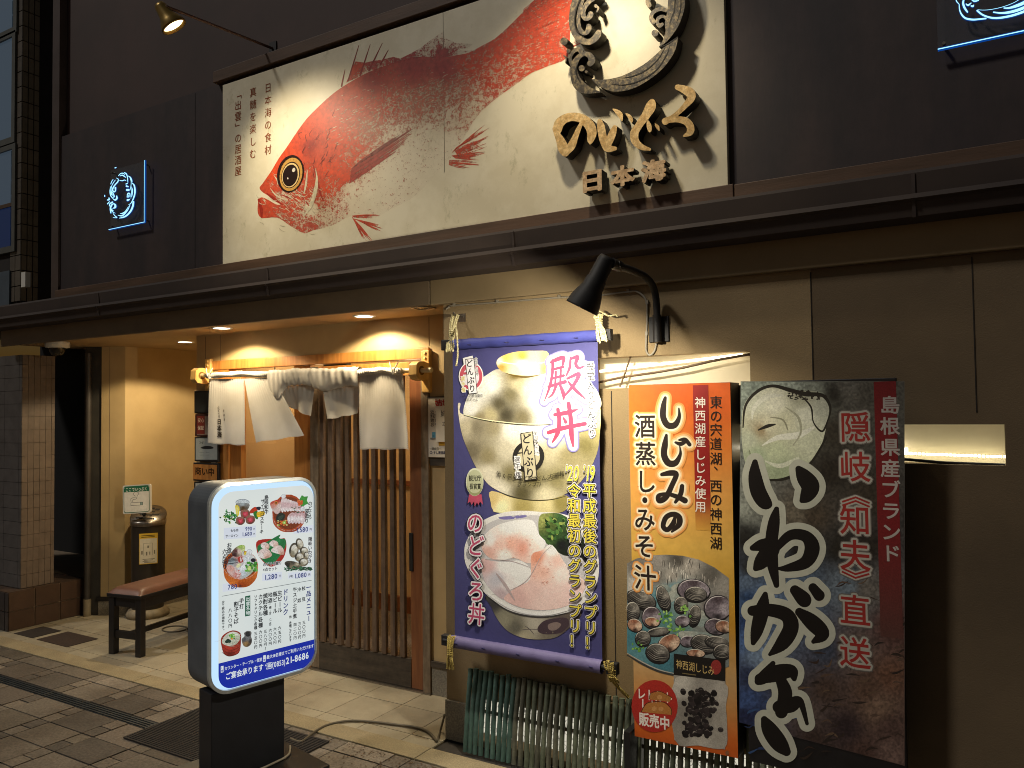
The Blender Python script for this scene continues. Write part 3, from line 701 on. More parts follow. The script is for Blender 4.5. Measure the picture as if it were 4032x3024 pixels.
# ================================================================== FISH SIGN
SP = 3.27
FS = fy(SP)
def z_(px, py): return FS.ab((px, py))
sx0, sz0 = z_(876.7, 1043.6); sx1, _q = z_(2866.5, 733.8); sz1 = z_(876.7, 335.6)[1]
fs = thing('fish_signboard', 'long cream signboard with a red fish print and raised gold lettering', 'signboard', (sx0, SP+.03, sz0))
m, nt, pb = _nt('cream mottled washi panel')
n1 = _noise(nt, 3.2, 7, .7); r1 = _ramp(nt, n1.outputs['Fac'], [(.42, S('#d9d0b4')), (.58, S('#e4dcc2'))])
n2 = _noise(nt, 8, 10, .8, (1, 1, .6)); r2 = _ramp(nt, n2.outputs['Fac'], [(.57, (1, 1, 1)), (.66, (.66, .67, .58))])
mxx = nt.nodes.new('ShaderNodeMixRGB'); mxx.blend_type = 'MULTIPLY'; mxx.inputs[0].default_value = .8
nt.links.new(r1.outputs[0], mxx.inputs[1]); nt.links.new(r2.outputs[0], mxx.inputs[2]); nt.links.new(mxx.outputs[0], pb.inputs['Base Color'])
pb.inputs['Roughness'].default_value = .46; pb.inputs['Specular IOR Level'].default_value = .5
PANEL = m
MB().box(sx0, sx1, SP, SP+.03, sz0, sz1).make('panel', PANEL, fs, bevel=.002)
MB().box(z_(1745, 85)[0]-.0012, z_(1745, 85)[0]+.0012, SP-.0006, SP+.001, sz0+.3, sz1).make('panel_seam', mat('panel seam', '#6d6350', '#5f5645', .8), fs)
ft = Art(FS, .0008)
body = [(335, 1115), (352, 1092), (378, 1055), (412, 1005), (450, 940), (500, 870), (560, 780), (620, 700), (700, 620), (780, 550), (870, 490), (980, 430), (1100, 385), (1200, 352), (1300, 337), (1420, 342), (1508, 327), (1580, 312), (1660, 270), (1735, 228), (1817, 155), (1872, 100), (1935, 36), (2000, -30), (2070, -100), (2150, -170), (2190, -120), (2190, 60), (2180, 200), (2163, 340), (2054, 391), (1945, 436), (1872, 491), (1781, 555), (1690, 627), (1620, 700), (1560, 800), (1500, 900), (1450, 960), (1360, 1060), (1250, 1170), (1120, 1240), (1000, 1300), (880, 1285), (760, 1340), (650, 1368), (600, 1385), (520, 1342), (440, 1292), (352, 1295), (325, 1262), (328, 1195), (345, 1172), (385, 1186), (430, 1212), (458, 1214), (428, 1188), (380, 1158), (350, 1138)]
RD, OR_, CRM, PK = '#c84a2c', '#d8481a', '#a5403a', '#c05440'  # CRM on the back partly holds shade and a bluish reflection as ink colour
fld = [(600, 800, OR_, 0.94), (520, 920, OR_, 0.94), (420, 1040, OR_, 0.90), (700, 680, OR_, 0.91), (800, 640, RD, 0.87), (850, 520, RD, 0.91), (1000, 480, '#97281f', 0.85), (1250, 410, CRM, 0.91), (1420, 400, CRM, 0.91), (1600, 380, RD, 0.75), (1800, 260, RD, 0.75), (1950, 130, RD, 0.75), (2100, 0, OR_, 0.75), (2150, -60, RD, 0.74), (2100, 250, RD, 0.75), (1960, 330, RD, 0.75), (1850, 420, RD, 0.65), (1700, 470, RD, 0.65), (1750, 580, PK, 0.55), (1550, 560, '#c4745c', 0.65), (1400, 560, '#c4745c', 0.65), (1100, 640, RD, 0.65), (950, 640, RD, 0.75), (1000, 760, '#c4745c', 0.65), (1250, 640, '#c4745c', 0.65), (1450, 700, '#c4745c', 0.45), (1600, 640, '#c4745c', 0.45), (1150, 800, '#c98068', 0.45), (700, 900, RD, 0.84), (640, 860, '#9c2a18', 0.90), (800, 850, OR_, 0.80), (900, 900, OR_, 0.65), (760, 1000, OR_, 0.82), (850, 1060, OR_, 0.90), (880, 1100, RD, 0.30), (660, 1090, RD, 0.80), (620, 1130, RD, 0.72), (560, 1180, RD, 0.79), (700, 1190, RD, 0.59), (640, 1240, PK, 0.28), (740, 1120, OR_, 0.70), (480, 1160, PK, 0.52), (420, 1110, RD, 0.71), (360, 1130, RD, 0.90), (350, 1240, RD, 0.91), (400, 1260, RD, 0.79), (500, 1250, RD, 0.70), (470, 1300, PK, 0.71), (560, 1320, PK, 0.62), (640, 1340, PK, 0.65), (720, 1290, PK, 0.44), (820, 1240, PK, 0.47), (900, 1180, PK, 0.30), (900, 1265, PK, 0.30), (1050, 1120, '#c4745c', 0.30), (1050, 1240, '#c4745c', 0.30), (1200, 1130, '#c4745c', 0.30), (1150, 980, '#c4745c', 0.30), (1300, 1000, '#c4745c', 0.30), (1250, 860, '#c4745c', 0.30), (1380, 820, '#c4745c', 0.30), (1460, 880, '#c4745c', 0.30), (1350, 1000, '#c4745c', 0.22), (1000, 1180, '#c4745c', 0.22), (1100, 1060, '#c4745c', 0.22)]
ft.photo(A2(body), 11, [A2([f])[0] for f in fld], smooth=True, n=3)
# dorsal fin membrane, spines
ft.photo(A2([(850, 490), (880, 420), (905, 365), (960, 372), (1010, 362), (1060, 355), (1100, 345), (1130, 338), (1170, 348), (1230, 320), (1290, 285), (1350, 240), (1428, 186), (1436, 225), (1500, 255), (1600, 262), (1570, 285), (1500, 300), (1620, 300), (1480, 330), (1420, 345), (1300, 340), (1100, 388), (980, 432)]), 10,
    [A2([f])[0] for f in [(900, 400, RD, .8), (1000, 400, CRM, .75), (1200, 340, CRM, .7), (1350, 280, CRM, .5), (1430, 220, CRM, .35), (1500, 270, CRM, .5), (1580, 280, CRM, .4), (1000, 440, RD, .3), (1420, 330, CRM, .85)]], smooth=False)
for a, b_ in (((925, 268), (862, 478)), ((993, 262), (932, 450)), ((1064, 256), (985, 420)), ((1100, 296), (1052, 385)), ((843, 412), (822, 512))):
    ft.stroke(A2([a+(2.2,), ((a[0]+b_[0])/2, (a[1]+b_[1])/2, 7), b_+(9,)]), '#8f2a22', .663)
rng = random.Random(3)
def rays(base0, base1, tip0, tip1, n, w, col, wob=10):
    for i in range(n):
        t = i/(n-1); a = (base0[0]+(base1[0]-base0[0])*t, base0[1]+(base1[1]-base0[1])*t); c = (tip0[0]+(tip1[0]-tip0[0])*t+rng.uniform(-wob, wob), tip0[1]+(tip1[1]-tip0[1])*t+rng.uniform(-wob, wob)*.5)
        f = rng.uniform(.55, 1); c = (a[0]+(c[0]-a[0])*f, a[1]+(c[1]-a[1])*f)
        mid = ((a[0]+c[0])/2+rng.uniform(-4, 4), (a[1]+c[1])/2+rng.uniform(-4, 4))
        ft.stroke(A2([a+(w*.5,), mid+(w,), c+(w*.25,)]), col+(rng.uniform(.55, .85),), .663, n=3)
SR = S(RD)
_S = S
rays((868, 1090), (885, 1000), (1180, 880), (1275, 742), 26, 8, _S('#a83322')); rays((885, 1000), (940, 950), (1100, 840), (1270, 745), 10, 9, _S('#8f3325'))
for a_ in (((885, 1282), (895, 1290), (1062, 1268), (1055, 1295), 9, 5), ((895, 1300), (930, 1310), (1085, 1345), (1060, 1385), 14, 6), ((885, 1290), (905, 1325), (1025, 1440), (950, 1425), 20, 6), ((1480, 905), (1505, 875), (1690, 730), (1698, 765), 12, 6), ((1495, 895), (1512, 925), (1692, 795), (1690, 865), 18, 6), ((1478, 925), (1500, 940), (1685, 900), (1640, 950), 16, 6), ((1462, 952), (1460, 978), (1655, 965), (1600, 1005), 12, 4)): rays(*a_, SR, 12)
rays((1900, 60), (1960, 330), (2200, -150), (2190, 330), 46, 7, SR, 30); rays((2150, 280), (2150, 300), (2350, 190), (2350, 205), 4, 3, SR, 6)
for i in range(26):                                                # dark streaks on head and gill
    x, y = rng.gauss(700, 70), rng.gauss(860, 80); ft.stroke(A2([(x, y, 2), (x+rng.uniform(-30, 10), y+rng.uniform(10, 40), 5), (x+rng.uniform(-40, 10), y+rng.uniform(30, 60), 1)]), _S('#5c1a14')+(.6,), .663, n=3)
for st in ([(655, 985, 6), (672, 1050, 10), (690, 1120, 12), (700, 1160, 10), (718, 1195, 3)], [(330, 1185, 12), (345, 1240, 20), (348, 1290, 10)], [(380, 1150, 8), (420, 1180, 16), (470, 1215, 6)], [(560, 1130, 6), (590, 1165, 10), (640, 1240, 5)], [(450, 1150, 4), (520, 1175, 8), (560, 1165, 4)]):
    ft.stroke(A2(st), _S('#a22a17')+(.9,), .663)
PAP = _S('#d6cdb0')
for i in range(380):                                               # dry-brush gaps running along the body
    t = rng.random(); x = 760+t*1250; yc = 640-(x-900)*.30; y = yc+rng.gauss(60, 75)*(1-.45*t); L_ = rng.uniform(10, 34)
    ft.stroke(A2([(x, y, .6), (x+L_*.5, y-L_*.22+rng.uniform(-3, 3), rng.uniform(1.5, 4)), (x+L_, y-L_*.42, .6)]), PAP+(rng.uniform(.5, .85),), .663, n=2)
for i in range(110):                                               # light streaks on jaw, cheek and gill cover
    x, y = rng.gauss(560, 85), rng.gauss(1190, 60)
    ft.stroke(A2([(x, y, .6), (x+rng.uniform(8, 24), y+rng.uniform(2, 20), rng.uniform(2, 6)), (x+rng.uniform(20, 46), y+rng.uniform(0, 34), .6)]), PAP+(rng.uniform(.6, .9),), .663, n=2)
for st in ([(668, 1000, 2), (676, 1060, 12), (668, 1130, 22), (640, 1220, 20), (600, 1280, 6)], [(620, 1010, 3), (612, 1090, 12), (600, 1150, 6)], [(400, 1120, 3), (440, 1165, 9), (500, 1190, 5)], [(420, 1040, 2), (440, 1070, 7), (445, 1100, 2)]): ft.stroke(A2(st), PAP+(.88,), .663)
ft.make('fish_print', FISHINK, fs)
ey = Art(FS, .0030)
def el(c, rx, ry, col, rot=-6, **k): q = A2([c])[0]; ey.ell(q, rx*.663, ry*.663, col, rot, **k)
el((520, 1032), 78, 112, '#2a1712', 12); el((524, 1036), 66, 100, '#c99a4e', 12); el((522, 1040), 54, 80, '#2b1a14', 12); el((521, 1041), 50, 74, '#e0c489', 12); el((519, 1043), 44, 66, '#241512', 12); el((540, 1010), 9, 13, '#d9d3c4', 20); el((505, 1060), 4, 6, '#d9d3c4')
for k in range(24):
    t = k*15; c_, s_ = math.cos(R(t)), math.sin(R(t)); ey.stroke(A2([(522+56*c_, 1038+82*s_, 1), (523+64*c_, 1037+95*s_, 2.2)]), '#9c6f33', .663)
ey.make('fish_eye', SIGNINK, fs)
a = Art(FS, .0015)
BR = '#8c4526'
a.vt('日本海の食材', *A2([(386, 522), (386, 890)]), BR, .80, -.008); a.vt('真髄を楽しむ', *A2([(297, 548), (296, 915)]), BR, .80, -.008)
a.vt('「出雲」の居酒屋', *A2([(208, 562), (208, 1016)]), BR, .92, -.008)
a.make('small_writing', SIGNINK, fs)
# raised gold characters: the hand-brushed word, then three solid characters
GOLD = mat('worn gold leaf', '#f0cf92', '#c9a262', .5, metal=.25, scale=40, bump=.3, bscale=120, grain=(90, .65)); SIDE = mat('dark letter edge', '#221a16', '#191310', .6)
FR = fy(SP-.075)
word = {'raised_character': [
    [[(655, 845, 52), (668, 805, 55), (705, 775, 50), (755, 763, 48), (815, 775, 52), (862, 815, 58), (880, 865, 55), (872, 910, 40), (868, 940, 8)], [(638, 842, 28), (655, 880, 36), (675, 920, 50), (692, 965, 62), (705, 995, 48)], [(815, 800, 20), (790, 850, 28), (768, 905, 36), (745, 955, 46), (712, 1000, 30)]],
    [[(932, 792, 28), (940, 830, 44), (948, 880, 46), (962, 930, 46), (985, 968, 44), (1032, 970, 22)], [(1030, 832, 26), (1015, 870, 42), (995, 920, 42), (972, 968, 34)], [(1018, 712, 6), (1045, 730, 26), (1066, 752, 30), (1076, 788, 8)], [(1102, 742, 5), (1122, 758, 20), (1138, 780, 20), (1140, 800, 5)]],
    [[(1275, 662, 30), (1265, 695, 58), (1235, 750, 50), (1190, 815, 42), (1158, 870, 48), (1165, 925, 44), (1205, 960, 34), (1258, 975, 16)], [(1244, 785, 5), (1252, 815, 26), (1258, 845, 24), (1258, 862, 5)], [(1294, 808, 5), (1308, 828, 20), (1320, 852, 6)]],
    [[(1440, 570, 32), (1478, 582, 44), (1520, 605, 56), (1528, 640, 46), (1490, 690, 32), (1445, 735, 26), (1400, 772, 30), (1360, 792, 40)], [(1370, 788, 30), (1430, 780, 34), (1490, 790, 42), (1522, 825, 44), (1520, 865, 38), (1480, 888, 10)]]]}
for chs in word['raised_character']:
    b = Art(FR)
    b.block(*b.merged([A3(st) for st in chs], .69), -.062, 0)
    b.make('raised_character', [GOLD, SIDE], fs)
def solid_char(ch, bb, fr, off, name, h0, mats):
    V, F = fat(ch, off); x0, x1 = min(v[0] for v in V), max(v[0] for v in V); y0, y1 = min(v[1] for v in V), max(v[1] for v in V)
    cx, cy = (bb[0]+bb[2])/2, (bb[1]+bb[3])/2
    l, r_, t, d = [fr.ab(q) for q in A3([(bb[0], cy), (bb[2], cy), (cx, bb[1]+ (bb[2]-bb[0])*.07), (cx, bb[3]-(bb[2]-bb[0])*.07)])]
    ab = [(l[0]+(r_[0]-l[0])*(v[0]-x0)/(x1-x0), d[1]+(t[1]-d[1])*(v[1]-y0)/(y1-y0)) for v in V]
    b = Art(fr); b.block(ab, F, h0, 0)
    return b.make(name, mats, fs)
GOLD2 = mat('pale worn gold leaf', '#f2d2a6', '#caa578', .55, metal=.15, scale=30, bump=.3, bscale=100, grain=(70, .6))
for ch, bb in (('日', (820, 1105, 945, 1262)), ('本', (1000, 1068, 1160, 1228)), ('海', (1200, 1028, 1366, 1198))): solid_char(ch, bb, FR, .045, 'raised_character', -.062, [GOLD2, SIDE])
# raised ring of waves
EMB = mat('dark bronze with gold flecks', '#7a6c50', '#332e27', .45, metal=.35, scale=70, lo=.45, hi=.7, bump=.2, bscale=140)
FE = fy(SP-.075); b = Art(FE)
est = [[(1700, -380, 60), (1520, -620, 110), (1180, -720, 150), (800, -600, 130), (600, -330, 100), (545, -60, 85), (500, 80, 75), (480, 230, 76), (490, 340, 78), (530, 430, 84), (600, 500, 82), (680, 522, 76), (750, 492, 76), (795, 440, 82), (812, 402, 68)],
    [(660, -200, 40), (620, -40, 50), (590, 60, 50), (565, 180, 46), (560, 280, 48), (578, 360, 52), (622, 410, 54), (668, 398, 56), (690, 350, 70), (688, 325, 60)],
    [(800, -60, 50), (740, -20, 64), (690, 20, 60), (645, 80, 56), (620, 150, 54), (628, 210, 58), (662, 232, 56), (700, 205, 66), (714, 172, 66)],
    [(592, 645, 56), (560, 612, 52), (500, 640, 44), (458, 712, 42), (470, 780, 46), (500, 850, 50)],
    [(704, 790, 70), (728, 752, 84), (705, 695, 74), (640, 668, 56), (575, 698, 58), (525, 765, 74), (503, 850, 84), (515, 940, 100), (548, 1030, 130), (610, 1090, 130), (700, 1125, 80), (835, 1146, 8)],
    [(1440, 62, 60), (1425, 20, 60), (1445, -40, 50)], [(1490, 268, 66), (1465, 225, 56), (1478, 170, 46), (1530, 125, 50), (1595, 112, 50), (1665, 135, 40)],
    [(1604, 300, 40), (1570, 322, 46), (1542, 280, 42), (1556, 225, 42), (1615, 203, 38), (1662, 240, 36)], [(775, 72, 40), (806, 100, 26), (790, 145, 18)], [(380, 695, 16), (410, 720, 16), (400, 780, 12)]]
blades = [[(730, 990), (830, 996), (960, 985), (1100, 950), (1250, 880), (1400, 790), (1520, 690), (1625, 595), (1710, 545), (1790, 465), (1800, 490), (1772, 620), (1700, 750), (1600, 870), (1480, 970), (1340, 1060), (1200, 1118), (1050, 1144), (940, 1130), (850, 1090), (780, 1040)],
    [(1568, 590), (1612, 515), (1650, 390), (1640, 300), (1668, 160), (1680, 20), (1690, -200), (1760, -420), (1830, -330), (1880, -120), (1890, 60), (1862, 190), (1812, 320), (1742, 430), (1660, 525)]]
b.block(*b.merged([E7(st) for st in est], .31646), -.06, 0)
for i, pl in enumerate(blades): b.raised([FE.ab(p) for p in cat_rom(E7(pl), True, 4)], -.06, 0, 0, 1, .004+i*.0005)
for c, r_ in (((385, 515), 46), ((440, 635), 26), ((605, 852), 38), ((662, 895), 18), ((1515, 415), 42)): b.raised([FE.ab(p) for p in ellipse(E7([c])[0], r_*.316, r_*.316)], -.06, 0, 0, 1, .003)
b.make('wave_ring_emblem', [EMB, SIDE], fs)
b = Art(FE, .0052)
for st in ([(1108, 976, 2), (1250, 950, 13), (1400, 880, 15), (1540, 760, 13), (1640, 605, 4)], [(968, 1050, 2), (1150, 1060, 12), (1350, 1000, 15), (1540, 870, 13), (1660, 690, 11), (1706, 562, 3)], [(1768, -60, 12), (1760, 130, 14), (1712, 260, 14), (1702, 362, 3)], [(1838, -60, 10), (1836, 130, 14), (1785, 292, 3)], [(600, -30, 14), (545, 100, 16), (520, 240, 14), (535, 370, 14), (590, 440, 6)], [(560, 800, 5), (535, 880, 14), (555, 960, 10), (595, 1035, 2)], [(1800, 462, 3), (1740, 510, 16), (1650, 565, 10), (1575, 592, 2)], [(740, 1000, 3), (790, 1065, 10), (860, 1140, 4)]):
    b.stroke(E7(st), '#0c0a09', .31646)
b.make('engraved_line', SIGNINK, fs)

# ================================================================== LAMPS
LENS = glow('warm lamp face', '#ffe3ae', 5)
def spot(x, label, aim, watts=K_SPOT):
    t = thing('sign_spotlight', label, 'spotlight', (x, 3.34, 3.909), 'spotlights over the fish signboard')
    c = Vector((x, 2.647, 3.763)); d = (Vector(aim)-c).normalized(); back = c-d*.10
    MB().lathe(c, d, [(.0, -.125), (.026, -.125), (.032, -.11), (.040, -.06), (.056, -.03), (.070, 0), (.070, .010), (.062, .010), (.058, -.006)], 24).make('lamp_head', mat('brass rimmed lamp head', '#a8873f', '#7d6430', .35, metal=.6), t)
    MB().lathe(c, d, [(.0, -.004), (.059, -.004)], 24).make('lamp_face', LENS, t)
    MB().tube([(x, 3.34, 3.909), (x, 2.60, 3.847)], .008, 8).make('lamp_arm', mat('brown lamp arm', '#6b5044', '#58413a', .5), t)
    MB().tube([back+Vector((0, 0, .012)), (x, 2.70, 3.853)], .006, 8).make('lamp_knuckle', BLACKM, t)
    MB().box(x-.03, x+.03, 3.334, 3.342, 3.87, 3.95).make('wall_plate', BLACKM, t)
    lamp('spot_light', c+d*.02, aim, watts, t, R(104), 1., .045, (1, .85, .60))
    return t
spot(-3.67, 'lit sign spotlight on a thin arm above the fish head', (-3.2, SP, 2.62))
spot(-1.52, 'sign spotlight on an arm above the wave ring', (-1.5, SP, 3.05), K_SPOT*.72)
def downlight(p, label, on=True, watts=None, aim=None):
    t = thing('ceiling_downlight', label, 'downlight', (p.x, p.y, ZC), 'round downlights in the entry soffit')
    MB().lathe((p.x, p.y, ZC-.0005), (0, 0, -1), [(.070, 0), (.070, .004), (.056, .005), (.052, .002)], 28).make('trim_ring', WHITEP if on else STEEL, t)
    if on:
        MB().lathe((p.x, p.y, ZC-.003), (0, 0, -1), [(.0, 0), (.054, 0)], 28).make('lamp_face', glow('downlight face', '#fff4dc', 12), t)
        lamp('down_light', (p.x, p.y, ZC-.02), aim or (p.x, p.y, 0), watts or K_DOWN, t, R(146), .18, .035)
    else: MB().lathe((p.x, p.y, ZC-.002), (0, 0, -1), [(.0, .004), (.02, .004), (.026, .001), (.054, .0)], 28).make('dark_eyeball', mat('dark polished reflector', '#15120f', '#100e0c', .15, metal=.8), t)
    return t
downlight(onZ(873, 1291, ZC), 'lit round downlight over the left end of the noren')
downlight(onZ(1434, 1244, ZC), 'lit round downlight over the right half of the noren')
downlight(onZ(1668, 1212, ZC), 'unlit dark eyeball downlight by the wall corner', False)
downlight(Vector((-5.46, 4.05, ZC)), 'lit downlight in the alcove, nearly hidden by the wall edge', True, K_DOWN*1.7)
wl = thing('gooseneck_wall_lamp', 'black gooseneck lamp on the wall shining down on the blue banner', 'wall lamp', (-1.22, FW, 2.03))
MB().box(-1.268, -1.176, FW-.010, FW, 1.972, 2.085).make('wall_bracket', BLACKM, wl, bevel=.002)
MB().tube([(-1.22, FW-.035, 1.97), (-1.22, FW-.035, 2.09)], .019, 14).make('bracket_socket', BLACKM, wl)
arm = cat_rom([(-1.22, FW-.035, 2.05), (-1.22, FW-.036, 2.13), (-1.22, FW-.06, 2.195), (-1.22, FW-.14, 2.236), (-1.22, 3.05, 2.246), (-1.22, 2.86, 2.243)], False, 8)
MB().tube(arm, .0155, 12).make('curved_arm', BLACKM, wl)
MB().tube([(-1.22, 2.885, 2.243), (-1.22, 2.80, 2.243)], .022, 12).tube([(-1.245, 2.84, 2.243), (-1.195, 2.84, 2.243)], .012, 10).make('swivel_joint', BLACKM, wl)
c = Vector((-1.235, 2.80, 2.262)); d = Vector((-.47, -.10, -.87)).normalized(); L_ = .215
MB().lathe(c, d, [(.0, -.01), (.030, -.008), (.035, .008), (.037, .085), (.041, .09), (.043, L_*.58), (.052, L_*.68), (.063, L_*.84), (.067, L_*.97), (.068, L_), (.064, L_), (.058, L_*.8)], 28).make('lamp_shade', BLACKM, wl)
MB().lathe(c, d, [(.0, L_-.004), (.04, L_-.006), (.063, L_-.010)], 28).make('lamp_face', glow('white lamp face', '#fff3d6', 7), wl)
plight('wall_light', c+d*(L_+.005), K_WALL, wl, .012, (1, .91, .72))
lamp('wall_light_beam', c+d*(L_+.012), c+d*(L_+1)+Vector((-.1, .25, 0)), K_WALL*2.2, wl, R(150), 1., .04, (1, .91, .72))
cb = [onY(*p, FW-.006) for p in [(1757, 1217), (1770, 1208), (1785, 1203), (1955, 1191), (2180, 1173), (2330, 1166), (2480, 1148), (2510, 1150), (2535, 1168), (2547, 1195), (2548, 1260), (2544, 1360), (2548, 1390), (2562, 1398), (2578, 1380), (2585, 1350)]]
MB().tube(cat_rom(cb, False, 4), .0048, 8).make('lamp_cable', GREYC, wl)
b = MB()
for p in [(1788, 1203), (1958, 1190), (2202, 1171), (2473, 1148), (2548, 1192), (2546, 1316)]:
    q = onY(*p, FW-.006); b.box(q.x-.006, q.x+.006, q.y-.005, q.y+.005, q.z-.005, q.z+.012)
b.make('cable_clip', GREYC, wl)

# ================================================================== GLOWING PLATES
CY = glow('cyan edge lit engraving', '#a6ecff', 1.5); BLU = glow('painted blue halo', '#0a63d8', .42)  # BLU: wider glowing strips that imitate the blue halo round the lines
def neon(name_label, rect, strokes, kx, edges, fr, crp, loc, back):
    t = thing('edge_lit_sign', name_label, 'neon sign', loc)
    x0, x1, z0, z1 = rect
    MB().box(x0, x1, fr.o.y+.004, fr.o.y+.008, z0, z1).make('acrylic_plate', GL, t)
    s = MB()
    for x in (x0+.02, x1-.02):
        for z in (z0+.02, z1-.02): s.tube([(x, fr.o.y-.004, z), (x, fr.o.y+.05, z)], .006, 8)
    s.make('stand_off', STEEL, t)
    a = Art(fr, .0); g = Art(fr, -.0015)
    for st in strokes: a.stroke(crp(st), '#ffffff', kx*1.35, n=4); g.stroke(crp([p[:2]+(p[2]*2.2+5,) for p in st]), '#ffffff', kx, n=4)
    a.make('glowing_wave_ring', CY, t); g.make('blue_halo_strip', BLU, t)
    e = MB(); f = MB()
    for P, Q in edges:
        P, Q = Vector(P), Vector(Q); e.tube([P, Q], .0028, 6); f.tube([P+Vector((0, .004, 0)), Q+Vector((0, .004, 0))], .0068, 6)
    e.make('glowing_edge', CY, t); f.make('edge_halo_strip', BLU, t)
    return t
F3 = fy(3.262)
nst = [[(265, 590, 8), (285, 540, 8), (308, 505, 6)], [(262, 640, 6), (250, 720, 9), (262, 800, 12), (300, 855, 10)], [(350, 515, 6), (318, 560, 7), (285, 620, 7), (270, 700, 10), (280, 770, 22), (296, 800, 8)], [(372, 478, 6), (405, 500, 9), (398, 545, 14), (350, 600, 14), (312, 655, 16), (300, 705, 14), (325, 735, 16), (352, 715, 14), (352, 660, 22)], [(300, 740, 10), (330, 820, 14), (310, 835, 10)], [(310, 865, 8), (345, 890, 16), (378, 860, 22), (376, 815, 14)], [(205, 888, 14), (235, 880, 18), (232, 850, 12)], [(205, 960, 12), (240, 920, 10)], [(240, 1000, 10), (250, 960, 14), (295, 930, 20)],
    [(268, 1130, 12), (258, 1060, 16), (272, 1000, 20), (310, 960, 12), (345, 975, 20), (350, 1020, 26), (320, 1040, 14)], [(290, 1050, 10), (280, 1080, 22), (310, 1090, 10)], [(265, 1075, 5), (300, 1110, 8), (350, 1135, 3)], [(310, 1140, 6), (340, 1180, 9), (382, 1218, 9), (310, 1216, 5)],
    [(412, 435, 8), (450, 395, 10), (495, 390, 11), (530, 415, 5)], [(440, 440, 6), (475, 425, 12), (510, 440, 15), (548, 470, 5)], [(515, 375, 6), (550, 395, 14), (572, 440, 12), (580, 500, 10), (585, 560, 6)], [(430, 522, 5), (480, 530, 10), (520, 515, 10), (550, 530, 5)], [(590, 440, 6), (630, 465, 12), (655, 520, 14), (662, 550, 8)], [(615, 450, 5), (645, 540, 6), (640, 640, 7), (625, 705, 5)], [(660, 570, 8), (700, 610, 16), (715, 690, 20), (712, 780, 18), (680, 880, 14), (640, 950, 8), (598, 975, 4)], [(650, 640, 4), (672, 700, 9), (668, 780, 7), (655, 830, 4)], [(655, 670, 4), (655, 740, 7), (640, 860, 4)],
    [(550, 590, 12), (575, 578, 12)], [(560, 630, 22), (590, 640, 14)], [(565, 700, 24), (600, 700, 26)], [(575, 800, 14), (590, 765, 16), (620, 770, 12), (625, 820, 10)], [(572, 830, 14), (605, 830, 10), (600, 800, 8)], [(580, 890, 26), (610, 880, 16)],
    [(688, 925, 22), (678, 1000, 22), (640, 1090, 22), (570, 1170, 20), (500, 1210, 16), (425, 1226, 6)], [(625, 975, 6), (590, 1060, 10), (530, 1140, 14), (470, 1182, 18), (400, 1172, 4)], [(595, 1010, 4), (540, 1100, 12), (490, 1135, 14), (440, 1142, 4)], [(345, 290, 12), (365, 280, 10)], [(152, 800, 10), (153, 822, 10)]]
L_, Rr = F3.ab((432, 905)), F3.ab((572, 875)); tp = F3.ab((572, 632))[1]
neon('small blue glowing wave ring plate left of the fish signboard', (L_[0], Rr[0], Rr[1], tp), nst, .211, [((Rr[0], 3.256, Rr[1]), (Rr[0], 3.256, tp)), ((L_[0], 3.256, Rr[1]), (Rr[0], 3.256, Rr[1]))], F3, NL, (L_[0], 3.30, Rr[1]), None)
qst = [[(840, -60, 10), (850, 20, 14), (900, 80, 10)], [(905, 90, 10), (915, 200, 16), (960, 300, 22), (1040, 370, 26), (1180, 395, 26), (1320, 385, 22), (1440, 372, 22)], [(1000, -20, 20), (985, 60, 28), (1010, 150, 30), (1070, 240, 22)], [(1045, 80, 14), (1085, 105, 24), (1145, 60, 12)], [(1150, 120, 20), (1180, 125, 26), (1200, 100, 10)], [(1165, 5, 12), (1220, 25, 22), (1295, 5, 12)], [(1270, 215, 24), (1380, 300, 24), (1540, 355, 26), (1700, 362, 28), (1900, 330, 30), (2080, 280, 32), (2300, 190, 36), (2600, 0, 36)], [(1600, 245, 18), (1740, 262, 24), (1900, 250, 34), (2080, 205, 40), (2260, 130, 40), (2460, 0, 30)], [(1810, 162, 16), (1900, 162, 24), (2040, 125, 40), (2220, 50, 46), (2400, -80, 30)], [(1280, 195, 5), (1400, 203, 6), (1550, 190, 6), (1760, 145, 6), (1960, 75, 6), (2100, 0, 6), (2300, -140, 6)], [(2650, -40, 40), (2800, -400, 50), (2750, -800, 40), (2500, -1150, 40)], [(900, -1000, 40), (820, -700, 40), (830, -350, 30), (860, -160, 16)]]
L_ = F3.ab((3693, 197)); x1_ = L_[0]+.44
neon('large blue glowing wave ring plate cut by the right frame edge', (L_[0], x1_, L_[1], L_[1]+.46), qst, .1953, [((L_[0], 3.256, L_[1]), (x1_, 3.256, L_[1])), ((x1_, 3.256, L_[1]), (x1_, 3.256, L_[1]+.46))], F3, NQ, (L_[0], 3.30, L_[1]), None)

